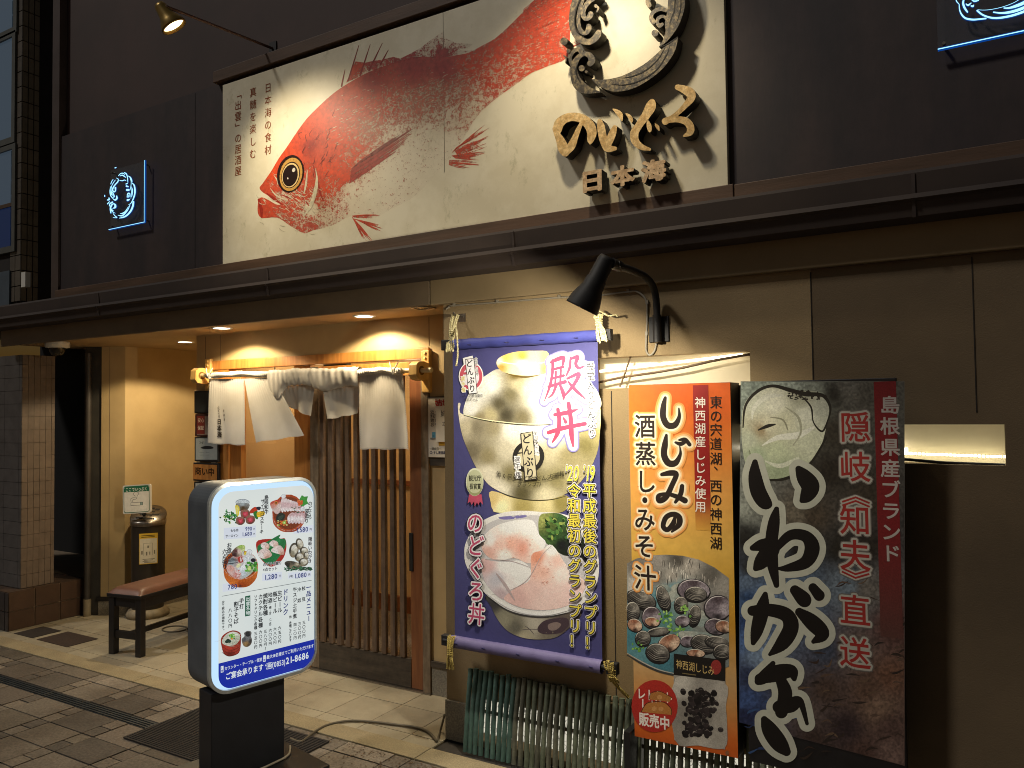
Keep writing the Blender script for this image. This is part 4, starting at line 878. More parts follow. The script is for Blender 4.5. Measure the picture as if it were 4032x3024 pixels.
# ================================================================== NOREN
r0, r1 = onY(793, 1478, 3.70), onY(1700, 1457, 3.70)
def rodz(x): return r0.z+(r1.z-r0.z)*(x-r0.x)/(r1.x-r0.x)
rd = MB().tube([r0, r1], .0145, 14).make('curtain_rod', mat('cream painted rod', '#e3d6b2', '#d6c8a2', .4), org=(r0.x, 3.70, r0.z))
tag(rd, 'cream round rod carrying the white noren curtain', 'rod')
def bracket(x, label, z):
    t = thing('rod_bracket', label, 'bracket', (x, DW, z), 'timber brackets holding the noren rod')
    MB().box(x-.03, x+.03, DW-.03, DW-.0005, z-.13, z+.125).make('back_plate', WOODB, t, bevel=.006)
    yz = [(DW-.0305, z+.045), (3.72, z+.055), (3.675, z+.052), (3.65, z+.035), (3.647, z-.03), (3.665, z-.052), (3.72, z-.06), (DW-.0305, z-.05)]
    o = MB().prism([(x-.028, a, b_) for a, b_ in yz], [(x+.028, a, b_) for a, b_ in yz]).make('hook_arm', WOODB, t, bevel=.005)
    MB().lathe((x+.0282, 3.70, z), (1, 0, 0), [(.0, 0), (.028, 0)], 20).make('rod_hole', mat('shaded timber hole', '#8a6428', '#75531f', .7), t)
    b = MB()
    for dz in (.075, .105): b.lathe((x, DW-.03, z+dz), (0, -1, 0), [(.010, 0), (.009, .004), (.0, .006)], 12)
    b.make('peg', WOODB, t); return t
bracket(onY(1650, 1465, 3.71).x, 'blond timber bracket at the right end of the noren rod', rodz(-2.78))
bracket(onY(800, 1470, 3.71).x-.03, 'blond timber bracket at the left end of the noren rod', rodz(-4.7))
nr = thing('noren_curtain', 'white split noren curtain with two middle panels flipped over the rod', 'curtain', (r0.x, 3.70, r0.z))
def nq(p, y=3.70): q = NR([p])[0]; return onY(q[0], q[1], y)
def cloth(name, tl, tr, bl, br, seed, amp=.012, k=3.2, gath=.004, gk=16, y=3.695, bell=0.):
    rg = random.Random(seed); ph = rg.uniform(0, 6); ph2 = rg.uniform(0, 6)
    TLv, TRv, BLv, BRv = [nq(p, y) for p in (tl, tr, bl, br)]
    def f(u, v):
        p = (TLv*(1-u)+TRv*u)*(1-v)+(BLv*(1-u)+BRv*u)*v
        uu = u+.05*math.sin(v*3+ph)
        d = amp*(.3+.7*v)*math.sin(2*math.pi*k*uu+ph)+gath*max(0, 1-v*1.7)**1.5*math.sin(2*math.pi*gk*u+ph2)+amp*.35*math.sin(2*math.pi*(k*1.7)*uu+ph2)*v+bell*math.sin(math.pi*v)
        p.y += -d; p.z += .003*math.sin(2*math.pi*2*u+ph)*v; return p
    MB().grid(f, 70, 60).make(name, CLOTH, nr); return f
f1 = cloth('cloth_panel', (206, 486), (432, 482), (196, 905), (440, 918), 1, .005, 1.5, .0012)
cloth('cloth_panel', (432, 482), (625, 474), (510, 900), (832, 852), 2, .006, 1.3, .0012)
f5 = cloth('cloth_panel', (1186, 448), (1468, 436), (1182, 943), (1510, 944), 5, .010, 1.4, .0018, 18)
cloth('cloth_panel', (640, 540), (897, 515), (695, 650), (866, 730), 3, .006, 1.6, .002, 8, 3.73)
cloth('cloth_panel', (945, 515), (1190, 520), (980, 748), (1172, 712), 4, .006, 1.6, .002, 8, 3.73)
# cloth sleeves round the rod, and the two flipped rolls
def sleeve(xa, xb, rad, seed, sag=lambda u: 0., rip=.0018, kk=30):
    rg = random.Random(seed); ph = rg.uniform(0, 6)
    def f(u, v):
        x = xa+(xb-xa)*u; t = 2*math.pi*v; s = sag(u)
        rr = rad+rip*math.sin(2*math.pi*kk*u+ph+.8*math.sin(t))+.004*math.sin(7*u+t+ph)+.002*math.sin(17*u-t*2+ph)
        z = rodz(x)+rr*math.sin(t); z -= s*max(0, -math.sin(t)) if s else 0
        return Vector((x, 3.698+rr*math.cos(t)*(.9 if s else 1), z))
    MB().grid(f, 90, 18).make('rod_sleeve', CLOTH, nr)
xs = [nq(p).x for p in ((196, 470), (608, 470), (890, 450), (1186, 440), (1472, 432))]
sleeve(xs[0], xs[1], .019, 11); sleeve(xs[3], xs[4], .019, 12, rip=.003, kk=20)
sleeve(xs[1]-.005, xs[2], .028, 13, lambda u: .055+.085*math.exp(-((u-.17)/.15)**2), .0012, 9)
sleeve(xs[2]-.004, xs[3]+.004, .028, 14, lambda u: .075+.012*math.sin(6*u), .0014, 7)
b = MB()
for px, py in ((212, 465), (1418, 432)):
    c = nq((px, py), 3.685)
    for s_ in (-1, 1): b.tube(cat_rom([c+Vector((0, -.012, -.02)), c+Vector((s_*.012, -.016, .012)), c+Vector((s_*.03, -.01, .045)), c+Vector((s_*.034, -.006, .055))], False, 4), .0042, 6)
    b.tube([c+Vector((.01*math.cos(t), -.022*math.sin(t)+.01, -.018+.004*math.cos(t))) for t in [k*math.pi/6 for k in range(7)]], .005, 6)
b.make('cloth_tie', CLOTH, nr)
st = MB()                                                          # stitched hems
for f in (f1, f5):
    for k in range(40):
        v = .985; p = f(.02+.96*k/40, v); q = f(.02+.96*(k+.55)/40, v); st.tube([p+Vector((0, -.0012, 0)), q+Vector((0, -.0012, 0))], .0008, 4)
        p = f(.985, .05+.94*k/40); q = f(.985, .05+.94*(k+.55)/40); st.tube([p+Vector((0, -.0012, 0)), q+Vector((0, -.0012, 0))], .0008, 4)
        p = f(.02, .05+.94*k/40); q = f(.02, .05+.94*(k+.55)/40); st.tube([p+Vector((0, -.0012, 0)), q+Vector((0, -.0012, 0))], .0008, 4)
st.make('hem_stitching', mat('grey stitching', '#9a958b', '#8a857b', .9), nr)
na = Art(fy(3.695), .003)
tlx, trx = nq((206, 486), 3.695).x, nq((432, 482), 3.695).x; tz, bz = nq((206, 486), 3.695).z, nq((196, 905), 3.695).z
na.bend = lambda a, b: 3.695-f1(min(max((a-tlx)/(trx-tlx), 0), 1), min(max((b-tz)/(bz-tz), 0), 1)).y
na.vt('のどぐろ', *NR([(266, 672), (270, 730)]), '#3a2f28', .95, .01); na.vt('居酒屋', *NR([(299, 692), (304, 750)]), '#4a3d33', .55, .01)
na.vt('日本海', *NR([(271, 765), (273, 848)]), '#2b211b', .9, .045)
na.make('curtain_writing', mat('faded black dye', '#30271f', '#251d17', .9), nr)

# ================================================================== NOTICES AND PLAQUES
def plate(name, label, cat, px, y, th, mf, group=None):
    f = fy(y); x0, z1 = f.ab((px[0], px[1])); x1 = f.ab((px[2], px[1]))[0]; z0 = f.ab((px[0], px[3]))[1]
    t = thing(name, label, cat, (x0, y+th, z0), group)
    return t, f, x0, x1, z0, z1
t, f, x0, x1, z0, z1 = plate('dark_board', 'blank dark framed board at the top of the plaque column', 'plaque', (765, 1540, 860, 1628), 3.765, .02, None)
MB().box(x0, x1, 3.765, 3.785, z0, z1).make('board', BLACKP, t, bevel=.002); MB().box(x0+.012, x1-.012, 3.763, 3.7645, z0+.012, z1-.012).make('slate_face', mat('slate face', '#33383b', '#2b3033', .4), t)
t, f, x0, x1, z0, z1 = plate('red_certificate', 'red framed certificate half hidden by the noren edge', 'certificate', (768, 1631, 860, 1718), 3.767, .015, None)
MB().box(x0, x1, 3.767, 3.782, z0, z1).make('frame', mat('dark red frame', '#4b2622', '#3e1f1b', .5), t, bevel=.002)
a = Art(f, .0012); a.poly([(776, 1639), (853, 1639), (853, 1711), (776, 1711)], '#a89a8c'); a.poly([(775, 1638), (807, 1638), (807, 1709), (775, 1709)], '#7b3028'); a.vt('安保', (785, 1655), (785, 1685), '#d9cbb8', .6, .02); a.vt('心証', (798, 1655), (798, 1685), '#d9cbb8', .6, .02); a.make('certificate_print', PRINT, t)
t, f, x0, x1, z0, z1 = plate('fish_licence', 'grey licence notice in a black frame under the red certificate', 'notice', (766, 1721, 860, 1816), 3.766, .016, None)
MB().box(x0, x1, 3.766, 3.782, z0, z1).make('frame', BLACKP, t, bevel=.002)
a = Art(f, .0012); a.poly([(771, 1726), (856, 1726), (856, 1810), (771, 1810)], '#a3aaa8'); a.ht('フグ', (784, 1743), (802, 1744), 10, '#20201e', .03)
a.poly([(790, 1763), (808, 1756), (830, 1757), (842, 1764), (828, 1768), (806, 1768)], '#26282a', True)
for k in range(4): a.poly([(786+k % 2*24, 1782+k//2*9), (803+k % 2*22, 1782+k//2*9), (803+k % 2*22, 1783.5+k//2*9), (786+k % 2*24, 1783.5+k//2*9)], '#6c7270')
a.make('licence_print', PRINT, t)
t, f, x0, x1, z0, z1 = plate('wooden_plaque', 'wooden open-for-business plaque with brushed black characters', 'plaque', (760, 1821, 859, 1893), 3.762, .02, None)
MB().box(x0, x1, 3.764, 3.784, z0, z1).make('frame', BLACKP, t, bevel=.002); MB().box(x0+.002, x1-.014, 3.7605, 3.7635, z0+.012, z1-.012).make('timber_face', WOODN, t)
a = Art(f, .0022); a.ht('商い中', (768, 1854), (846, 1860), 30, '#241508', .02); a.make('plaque_writing', SIGNINK, t)
t, f, x0, x1, z0, z1 = plate('lower_notice', 'pale notice in a black frame mostly hidden behind the lit menu sign', 'notice', (764, 1896, 859, 2010), 3.766, .016, None)
MB().box(x0, x1, 3.766, 3.782, z0, z1).make('frame', BLACKP, t, bevel=.002)
a = Art(f, .0012); a.poly([(770, 1902), (853, 1902), (853, 2004), (770, 2004)], '#a9aaa4'); a.ht('10', (778, 1918), (796, 1917), 18, '#30302c'); a.make('notice_print', PRINT, t)
t, f, x0, x1, z0, z1 = plate('wall_notice', 'white notice board with red heading beside the door, cut by the wall corner', 'notice', (1682, 1566, 1850, 1800), 3.782, .018, None)
MB().box(x0, x1, 3.782, 3.799, z0, z1).make('board', mat('white notice board', '#dcd6c8', '#d4cdbf', .5), t, bevel=.002)
MB().box(x0+.005, x1-.005, 3.79, 3.7995, z0-.05, z0-.001).make('dark_tray', WOODD, t)
MB().box(x0, x1, 3.778, 3.7995, z1+.001, z1+.006).make('top_edge', BLACKP, t)
a = Art(f, .0012); RED = '#b02a22'
a.ht('姉妹店', *NR([(1680, 645), (1828, 648)]), 30, RED, .03, -.1)
for i, l in enumerate(('近くに', '料理を', '致して', 'おりま')): a.ht(l, *NR([(1650, 700+i*28), (1728, 700+i*28)]), 15, '#2c2924', .01)
a.poly(NR([(1662, 832), (1692, 832), (1692, 868), (1662, 868)]), '#5da4c4'); a.ht('α-1', *NR([(1665, 855), (1689, 855)]), 8, '#1d3c58'); a.poly(NR([(1650, 868), (1700, 868), (1700, 880), (1650, 880)]), '#8d8a86')
a.poly(NR([(1705, 893), (1790, 893), (1790, 920), (1705, 920)]), '#d9a733')
a.ht('―姉妹店―', *NR([(1645, 940), (1722, 940)]), 11, '#2c2924'); a.ell(NR([(1655, 965)])[0], 5, 6, '#2c3a66'); a.ell(NR([(1655, 965)])[0], 3, 4, '#d8d2c4')
a.ht('すし居酒屋日本海', *NR([(1670, 966), (1800, 966)]), 11, '#27335c', .02); a.make('notice_print', PRINT, t)
pp = MB().obox(Vector((0, 3.774, 0)), X, Z, -Y, *[f.ab(NR([q])[0])[k] for q, k in (((1690, 780), 0), ((1800, 780), 0), ((1690, 895), 1), ((1690, 662), 1))], 0, .0012).make('hanging_paper', PAPER, t)
a = Art(fy(3.7715), .0004); a.ht('姉妹店', *NR([(1716, 712), (1838, 712)]), 24, '#33302b', -.01); a.ht('本店', *NR([(1726, 778), (1800, 778)]), 24, '#33302b', -.01); a.make('paper_writing', SIGNINK, t)

# ================================================================== BENCH, ASHTRAY
be = thing('bench', 'narrow black bench with a brown padded seat beside the smoking stand', 'bench', (-5.297, 3.355, 0))
us, vl = Vector((math.cos(R(10)), math.sin(R(10)), 0)), Vector((-math.sin(R(10)), math.cos(R(10)), 0)); o = Vector((-5.297, 3.355, 0))
LB = 1.25; WB = .245
for a_, b_ in ((0, 0), (WB, 0), (0, LB), (WB, LB)):
    MB().obox(o+us*a_+vl*b_, us, vl, Z, -.024, .024, -.024, .024, .001, .40).make('leg', BLACKP, be, bevel=.003)
for a_, b0, b1 in ((0, .0242, LB-.0242), (WB, .0242, LB-.0242)): MB().obox(o+us*a_, us, vl, Z, -.016, .016, b0, b1, .33, .398).make('side_rail', BLACKP, be, bevel=.002)
for b_ in (0, LB):
    MB().obox(o+vl*b_, us, vl, Z, .0242, WB-.0242, -.014, .014, .335, .398).make('end_rail', BLACKP, be, bevel=.002)
    MB().obox(o+vl*b_, us, vl, Z, .0242, WB-.0242, -.014, .014, .115, .165).make('low_rail', BLACKP, be, bevel=.002)
MB().obox(o+us*WB/2, us, vl, Z, -.014, .014, .0145, LB-.0145, .12, .155).make('stretcher', BLACKP, be, bevel=.002)
MB().obox(o, us, vl, Z, -.034, WB+.034, -.034, LB+.034, .4005, .425).make('seat_board', BLACKP, be, bevel=.003)
def pad(u, v):
    e = min(u, 1-u)*(WB+.06); g = min(v, 1-v)*(LB+.06); k = 1-math.exp(-e/.018); k2 = 1-math.exp(-g/.022)
    return o+us*(-.03+(WB+.06)*u)+vl*(-.03+(LB+.06)*v)+Z*(.4255+.045*min(k, 1)*min(k2, 1))
MB().grid(pad, 40, 80).make('seat_pad', VINYL, be)
ac = Vector((-6.03, 4.12, 0))
at_ = thing('smoking_stand', 'dark cylindrical smoking stand with steel ash lid and white sign', 'ashtray', ac)
MB().lathe(ac, Z, [(.0, .002), (.165, .002), (.17, .03), (.15, .06), (.13, .07), (.0, .07)], 28).make('stand_base', mat('worn pale base', '#9a8d74', '#7d715b', .6, scale=20), at_)
MB().lathe(ac, Z, [(.125, .07), (.128, .10), (.132, .73), (.130, .76)], 32).make('stand_body', mat('dark bronze stand body', '#3d3730', '#332e28', .4, metal=.3, scale=3), at_)
lidn = Vector((.34, -.42, 1)).normalized(); lc = ac+Z*.835
MB().lathe(ac, Z, [(.136, .755), (.140, .765), (.140, .79), (.134, .795)], 32).make('lid_collar', STEEL, at_)
MB().lathe(lc, lidn, [(.138, -.04), (.143, -.01), (.138, .004), (.0, .008)], 32).make('ash_lid', STEEL, at_)
b = MB(); lu = lidn.orthogonal().normalized(); lv = lidn.cross(lu)
lu = (Vector((.86, .5, 0))-lidn*lidn.dot(Vector((.86, .5, 0)))).normalized(); lv = lidn.cross(lu)
for a_, b_, w, h in ((-.05, .07, .018, .008), (.0, .085, .02, .009), (.05, .075, .018, .009), (-.07, .03, .02, .008), (-.01, -.01, .05, .009), (.06, .0, .03, .009), (-.05, -.055, .03, .009), (.03, -.06, .045, .009), (.02, .04, .02, .008)):
    b.obox(lc+lidn*.0065, lu, lv, lidn, a_-w, a_+w, b_-h, b_+h, 0, .002)
b.make('ash_slots', BLACKM, at_)
# tilted plate sign above the stand
sgo = onY(538, 1965, 3.99); su = Vector((math.cos(R(24)), math.sin(R(24)), .06)).normalized(); sv = (Vector((-.17, .0, 1))-su*su.dot(Vector((-.17, 0, 1)))).normalized()
SFr = Frame(sgo, su, sv); sn = SFr.n
rr_ = lambda w, h, r, k=5: [(cx_+r*math.cos(R(t)), cy_+r*math.sin(R(t))) for cx_, cy_, t0 in ((w-r, h-r, 0), (-w+r, h-r, 90), (-w+r, -h+r, 180), (w-r, -h+r, 270)) for t in [t0+90*i/k for i in range(k+1)]]
ol = rr_(.122, .117, .014)
MB().prism([SFr.w(a_, b_, -.02) for a_, b_ in ol], [SFr.w(a_, b_, 0) for a_, b_ in ol]).make('sign_plate', WHITEP, at_)
a = Art(SFr, .0012)
def abp(pts, col): h = a.up(); a.add([SFr.w(x_, y_, h) for x_, y_ in pts], [tuple(q) for q in geometry.tessellate_polygon([[Vector((x_, y_, 0)) for x_, y_ in pts]])], 0, S(col))
GRN = '#1f6b4d'
abp(rr_(.113, .108, .018), GRN); abp(rr_(.109, .104, .016), '#e6e2d6'); abp([(-.109, .06), (.109, .06), (.109, .088), (.1, .104), (-.1, .104), (-.109, .088)], GRN)
for i, ch in enumerate('ここでいっぷく'): a.gl(ch, (-.084+i*.028, .080), .027, .034, '#ece8dc', .02)
abp([(-.052, -.052), (.055, -.052), (.055, -.026), (-.052, -.026)], '#2a3a33'); abp([(-.049, -.049), (.030, -.049), (.030, -.029), (-.049, -.029)], '#e6e2d6'); abp([(.033, -.049), (.052, -.049), (.052, -.029), (.033, -.029)], '#8fa39a')
for P in ([(-.048, -.02), (-.05, .005), (-.03, .012), (-.012, .012), (-.015, .03)], [(-.015, .03), (-.03, .04), (-.015, .058), (.01, .056), (.02, .042), (.008, .03), (.003, .015), (-.005, .0), (-.03, -.002), (-.036, -.02)]):
    Q = cat_rom(P, False, 5); h = a.up()
    for i in range(len(Q)-1):
        dx, dy = Q[i+1][0]-Q[i][0], Q[i+1][1]-Q[i][1]; d = math.hypot(dx, dy) or 1; nx, ny = -dy/d*.0015, dx/d*.0015
        a.add([SFr.w(Q[i][0]+nx, Q[i][1]+ny, h), SFr.w(Q[i][0]-nx, Q[i][1]-ny, h), SFr.w(Q[i+1][0]-nx, Q[i+1][1]-ny, h), SFr.w(Q[i+1][0]+nx, Q[i+1][1]+ny, h)], [(0, 1, 2, 3)], 0, S('#2a3a33'))
a.make('sign_print', PRINT, at_)
MB().tube([sgo-sv*.10-sn*.01, lc+Vector((-.02, -.02, .01))], .016, 8).make('sign_clip', BLACKM, at_)
# notice sheet hanging on the drum
nd = Vector((.80, -.60, 0)); nu = Vector((.60, .80, 0))
NF = Frame(ac+nd*.1365+Z*.58, nu, Z)
MB().obox(NF.o, NF.u, NF.v, NF.n, -.062, .078, -.13, .12, 0, .001).make('notice_sheet', mat('yellow edged sheet', '#d9b63c', '#cba732', .6), at_)
a = Art(NF, .0014)
abn = lambda x0, x1, y0, y1, c: a.put([(x0, y0), (x1, y0), (x1, y1), (x0, y1)], [(0, 1, 2, 3)], S(c))
abn(-.057, .073, -.124, .078, '#dcd6c4')
for k in range(4): abn(-.035+.01*(k % 2), .055-.012*(k % 3), -.092-.009*k, -.088-.009*k, '#4d4a42')
for (x0, x1, y0, y1) in ((-.03, -.028, -.06, .04), (-.03, .04, .038, .04), (.038, .04, -.06, .04), (-.045, -.035, -.05, -.02), (-.01, .0, -.06, -.03), (.015, .022, -.055, -.03), (.05, .058, -.05, -.02), (.0, .012, .0, .02)): abn(x0, x1, y0, y1, '#7c776a')
for k in range(2): abn(-.045, .055, .088+.012*k, .093+.012*k, '#3d3a20')
a.make('notice_print', PRINT, at_)
ro = MB()
for k, (cx_, cy_, r_) in enumerate(((-5.45, 3.95, .10), (-5.25, 4.05, .13))): ro.tube([(cx_+r_*math.cos(t), cy_+r_*.8*math.sin(t), .006+.001*k) for t in [i*math.pi/14 for i in range(29)]], .005, 6)
tag(ro.make('coiled_cable', CABLE, org=(-5.35, 4.0, 0)), 'thin cable lying in loops on the tiles under the bench', 'cable')

# ================================================================== LIT MENU SIGN
MU = Vector((math.sin(R(12.5)), math.cos(R(12.5)), 0)); MN = Vector((math.cos(R(12.5)), -math.sin(R(12.5)), 0)); P0 = Vector((-2.842, 2.673, 0))
ms = thing('lit_menu_sign', 'glowing free standing menu sign with food pictures on a black post', 'menu sign', P0-MU*.19)
uc, zc = -.1275, .905; mw, mh = .2715, .465
rr3 = lambda w, h, r, dn: [P0+MU*(uc+a_)+Z*(zc+b_)+MN*dn for a_, b_ in rr_(w, h, r, 10)]
MB().prism(rr3(mw-.004, mh-.004, .096, -.195), rr3(mw-.004, mh-.004, .096, -.002), smooth=False).make('sign_case', CHAR, ms, bevel=.004)
b = MB(); A_r, B_r = rr3(mw, mh, .10, -.001), rr3(mw, mh, .10, .016); C_r, D_r = rr3(mw-.011, mh-.015, .088, .020), rr3(mw-.012, mh-.017, .087, .012)
n = len(A_r)
for p_, q_ in ((A_r, B_r), (B_r, C_r), (C_r, D_r)): b.add(p_+q_, [(i, (i+1) % n, n+(i+1) % n, n+i) for i in range(n)], smooth=False)
b.make('sign_frame', SILVER, ms)
b = MB().prism(rr3(mw-.0125, mh-.0175, .086, .002), rr3(mw-.0125, mh-.0175, .086, .011)); b.make('lit_edge', glow('cool lit acrylic edge', '#bfe0ff', 1.05), ms)
mf = Frame(P0+MN*.0125, MU, Z)
RA = lambda w, h, r: [(uc+a_, zc+b_) for a_, b_ in rr_(w, h, r, 10)]
pm, pnt, ppb = _nt('backlit panel film'); ppb.inputs['Base Color'].default_value = (.05, .05, .05, 1); ppb.inputs['Roughness'].default_value = .1
tcn = pnt.nodes.new('ShaderNodeTexCoord'); nz = _noise(pnt, 2.2, 2); rp = _ramp(pnt, nz.outputs['Fac'], [(.3, S('#d3dede')), (.7, S('#e2e8e4'))])
pnt.links.new(rp.outputs[0], ppb.inputs['Emission Color']); ppb.inputs['Emission Strength'].default_value = .86
def left_cut(w, h, r, cut): return [(max(a_, uc-w+cut), min(b_, zc+h-cut*.55)) for a_, b_ in RA(w, h, r)]
pane_ab = [(uc+.0165+a_, zc-.010+b_) for a_, b_ in rr_(mw-.030, mh-.031, .068, 10)]
b = MB(); b.add([mf.w(a_, b_, 0) for a_, b_ in pane_ab], [tuple(q) for q in geometry.tessellate_polygon([[Vector((a_, b_, 0)) for a_, b_ in pane_ab]])]); b.make('lit_panel', pm, ms)
NAVY, BLK, BLU2 = '#1d2f78', '#1c2229', '#0a2aa8'
g = Art(mf, .0006)                                                 # blue band, box, rule
bl = [mf.ab(q) for q in M2([(300, 1250), (1490, 955)])]
zb = lambda u_: bl[0][1]+(bl[1][1]-bl[0][1])*(u_-bl[0][0])/(bl[1][0]-bl[0][0])
zlow = [q for q in pane_ab if q[1] < (bl[0][1]+bl[1][1])/2]
zm = (bl[0][1]+bl[1][1])/2
band = [q for q in pane_ab if q[1] < zm]; bx0, bx1 = min(q[0] for q in pane_ab), max(q[0] for q in pane_ab)
band = [(bx1, zm), (bx0, zm)]+[q for q in band]
g.put(band, [tuple(q) for q in geometry.tessellate_polygon([[Vector((a_, b_, 0)) for a_, b_ in band]])], S(BLU2))
g.poly(M2([(372, 443), (1440, 252), (1440, 257), (372, 448)]), '#3a444c')
g.poly(M2([(648, 446), (710, 434), (710, 674), (648, 686)]), '#0f5a41')
for q in ([(600, 760), (1020, 725), (1020, 880), (600, 910)], [(1512, 745), (1770, 720), (1770, 815), (1512, 835)], [(1100, 1355), (1360, 1330), (1360, 1430), (1100, 1455)], [(1440, 1345), (1745, 1320), (1745, 1400), (1440, 1425)], [(585, 1490), (845, 1455), (845, 1560), (585, 1595)]): g.poly(M1(q), '#dfe6f2')
g.make('menu_band', LIT, ms)
ph = Art(mf, .0010)
def P1(pts, c, sm=True): ph.poly(M1(pts), c, sm, 4)
def EL(c, rx, ry, col, rot=0): ph.ell(M1([c])[0], rx*.30134, ry*.30134, col, rot, 18)
def F1(pts, fld_, step=9, jit=.1, sm=True): ph.photo(M1(pts), step*.30134, [M1([f_])[0] for f_ in fld_], sm, jit, n=3)
# diced steak
EL((845, 425), 92, 45, '#8d97a0'); EL((845, 428), 86, 40, '#cfd8da'); F1([(760, 440), (930, 440), (912, 520), (850, 540), (790, 525)], [(845, 450, '#aab4b6'), (850, 490, '#4f3a20'), (850, 520, '#5b4326'), (780, 500, '#8f8a7c')])
for i in range(70): x, y = random.gauss(675, 42), random.gauss(620, 32); EL((x, y), random.uniform(8, 18), random.uniform(6, 14), random.choice(['#1f6a2e', '#2e8a3c', '#174f26', '#3f9a4a', '#c9d68a']), random.uniform(0, 90))
P1([(750, 465), (800, 480), (800, 570), (778, 610), (760, 560)], '#e8d236'); P1([(765, 480), (790, 500), (785, 570), (772, 580)], '#f3ea8a')
P1([(945, 530), (1000, 485), (1040, 500), (1030, 545), (950, 570)], '#c23a20'); P1([(1020, 495), (1060, 480), (1085, 495), (1060, 530)], '#20283c'); P1([(985, 560), (1040, 540), (1045, 640), (1010, 630)], '#2c7a2e'); P1([(1035, 555), (1120, 540), (1130, 590), (1045, 620)], '#ecc22a')
for (cx_, cy_, s_) in ((880, 575, 62), (818, 665, 58), (945, 650, 62)):
    F1([(cx_-s_, cy_-s_*.5), (cx_-s_*.3, cy_-s_*.9), (cx_+s_*.8, cy_-s_*.7), (cx_+s_, cy_+s_*.3), (cx_+s_*.2, cy_+s_*.95), (cx_-s_*.8, cy_+s_*.7)], [(cx_, cy_-s_*.7, '#9a6a5a'), (cx_+s_*.7, cy_, '#7d4a40'), (cx_-s_*.6, cy_+s_*.3, '#8a5a4c'), (cx_, cy_+s_*.8, '#6a3830')])
    P1([(cx_-s_*.45, cy_-s_*.35), (cx_+s_*.5, cy_-s_*.4), (cx_+s_*.45, cy_+s_*.4), (cx_-s_*.1, cy_+s_*.6), (cx_-s_*.5, cy_+s_*.2)], '#c43a4c'); P1([(cx_-s_*.3, cy_-s_*.2), (cx_+s_*.3, cy_-s_*.25), (cx_+s_*.2, cy_+s_*.25), (cx_-s_*.2, cy_+s_*.25)], '#d85a68')
# sashimi tub with whole fish
def tub(c, rx, ry, drop, cols, jit=.06):
    x, y = c
    F1([(x-rx, y-ry*.1)]+[(x+rx*math.cos(R(180-t)), y+ry*math.sin(R(t))) for t in range(0, 181, 20)]+[(x+rx*.93, y+drop*.6), (x+rx*.5, y+drop), (x, y+drop*1.08), (x-rx*.5, y+drop), (x-rx*.93, y+drop*.6)], [(x-rx, y, cols[0]), (x, y+drop, cols[1]), (x+rx, y, cols[2]), (x, y+drop*.6, cols[0]), (x-rx*.4, y+drop*.95, cols[2])], 12, jit)
    EL((x, y), rx*1.0, ry, cols[0]); EL((x, y+4), rx*.93, ry*.9, '#7d3418')
tub((1445, 560), 212, 240, 235, ('#b4471f', '#8c3216', '#c9592a'))
F1([(1208, 430), (1260, 400), (1330, 390), (1350, 460), (1340, 540), (1290, 580), (1240, 530), (1212, 480)], [(1230, 420, '#c24a3c'), (1300, 400, '#b8382c'), (1330, 480, '#e3cfc9'), (1270, 530, '#d9c3bd'), (1250, 470, '#cf8f80')]); EL((1283, 432), 22, 24, '#d9843a'); EL((1283, 432), 10, 11, '#1d1512')
for i in range(7): x = 1355+i*34; F1([(x, 375+i*9), (x+40, 372+i*12), (x+52, 470+i*14), (x+10, 560-i*6), (x-12, 480)], [(x+15, 400, '#e6d6d6'), (x+30, 470, '#d8b9bb'), (x, 530, '#f0e6e4'), (x+45, 430+i*10, '#c98f92')], 10)
for i in range(5): x = 1430+i*42; F1([(x, 620), (x+50, 560), (x+90, 570), (x+70, 660), (x+20, 705)], [(x+20, 640, '#efe6e6'), (x+60, 600, '#cfa9ac'), (x+50, 680, '#d9c6c8')], 10)
P1([(1285, 610), (1330, 560), (1395, 580), (1390, 640), (1330, 690), (1290, 670)], '#1f2a26'); P1([(1310, 620), (1370, 590), (1375, 620), (1330, 660)], '#33463c')
for i in range(26): EL((random.uniform(1300, 1430), random.uniform(660, 725)), 12, 9, random.choice(['#d8632a', '#e58a3c', '#c4521f', '#6fae3a', '#d9d08a']))
EL((1390, 690), 24, 22, '#8abf4a'); EL((1390, 692), 12, 11, '#d5e39a')
P1([(1580, 400), (1620, 330), (1650, 350), (1700, 345), (1685, 400), (1705, 440), (1660, 460), (1640, 480), (1600, 460)], '#3a9a3e', False)
for i in range(14): EL((random.uniform(1570, 1620), random.uniform(390, 460)), 16, 12, random.choice(['#d8572a', '#e37a45']))
EL((1380, 345), 32, 26, '#c9cfd2'); EL((1380, 346), 27, 21, '#e6eaec'); EL((1630, 510), 32, 34, '#c9cfd2'); EL((1630, 511), 27, 29, '#e6e9ec')
for i in range(12): EL((random.uniform(1480, 1590), random.uniform(480, 560)), 14, 6, random.choice(['#e9eef0', '#cfd9d8', '#37583f']), random.uniform(-30, 30))
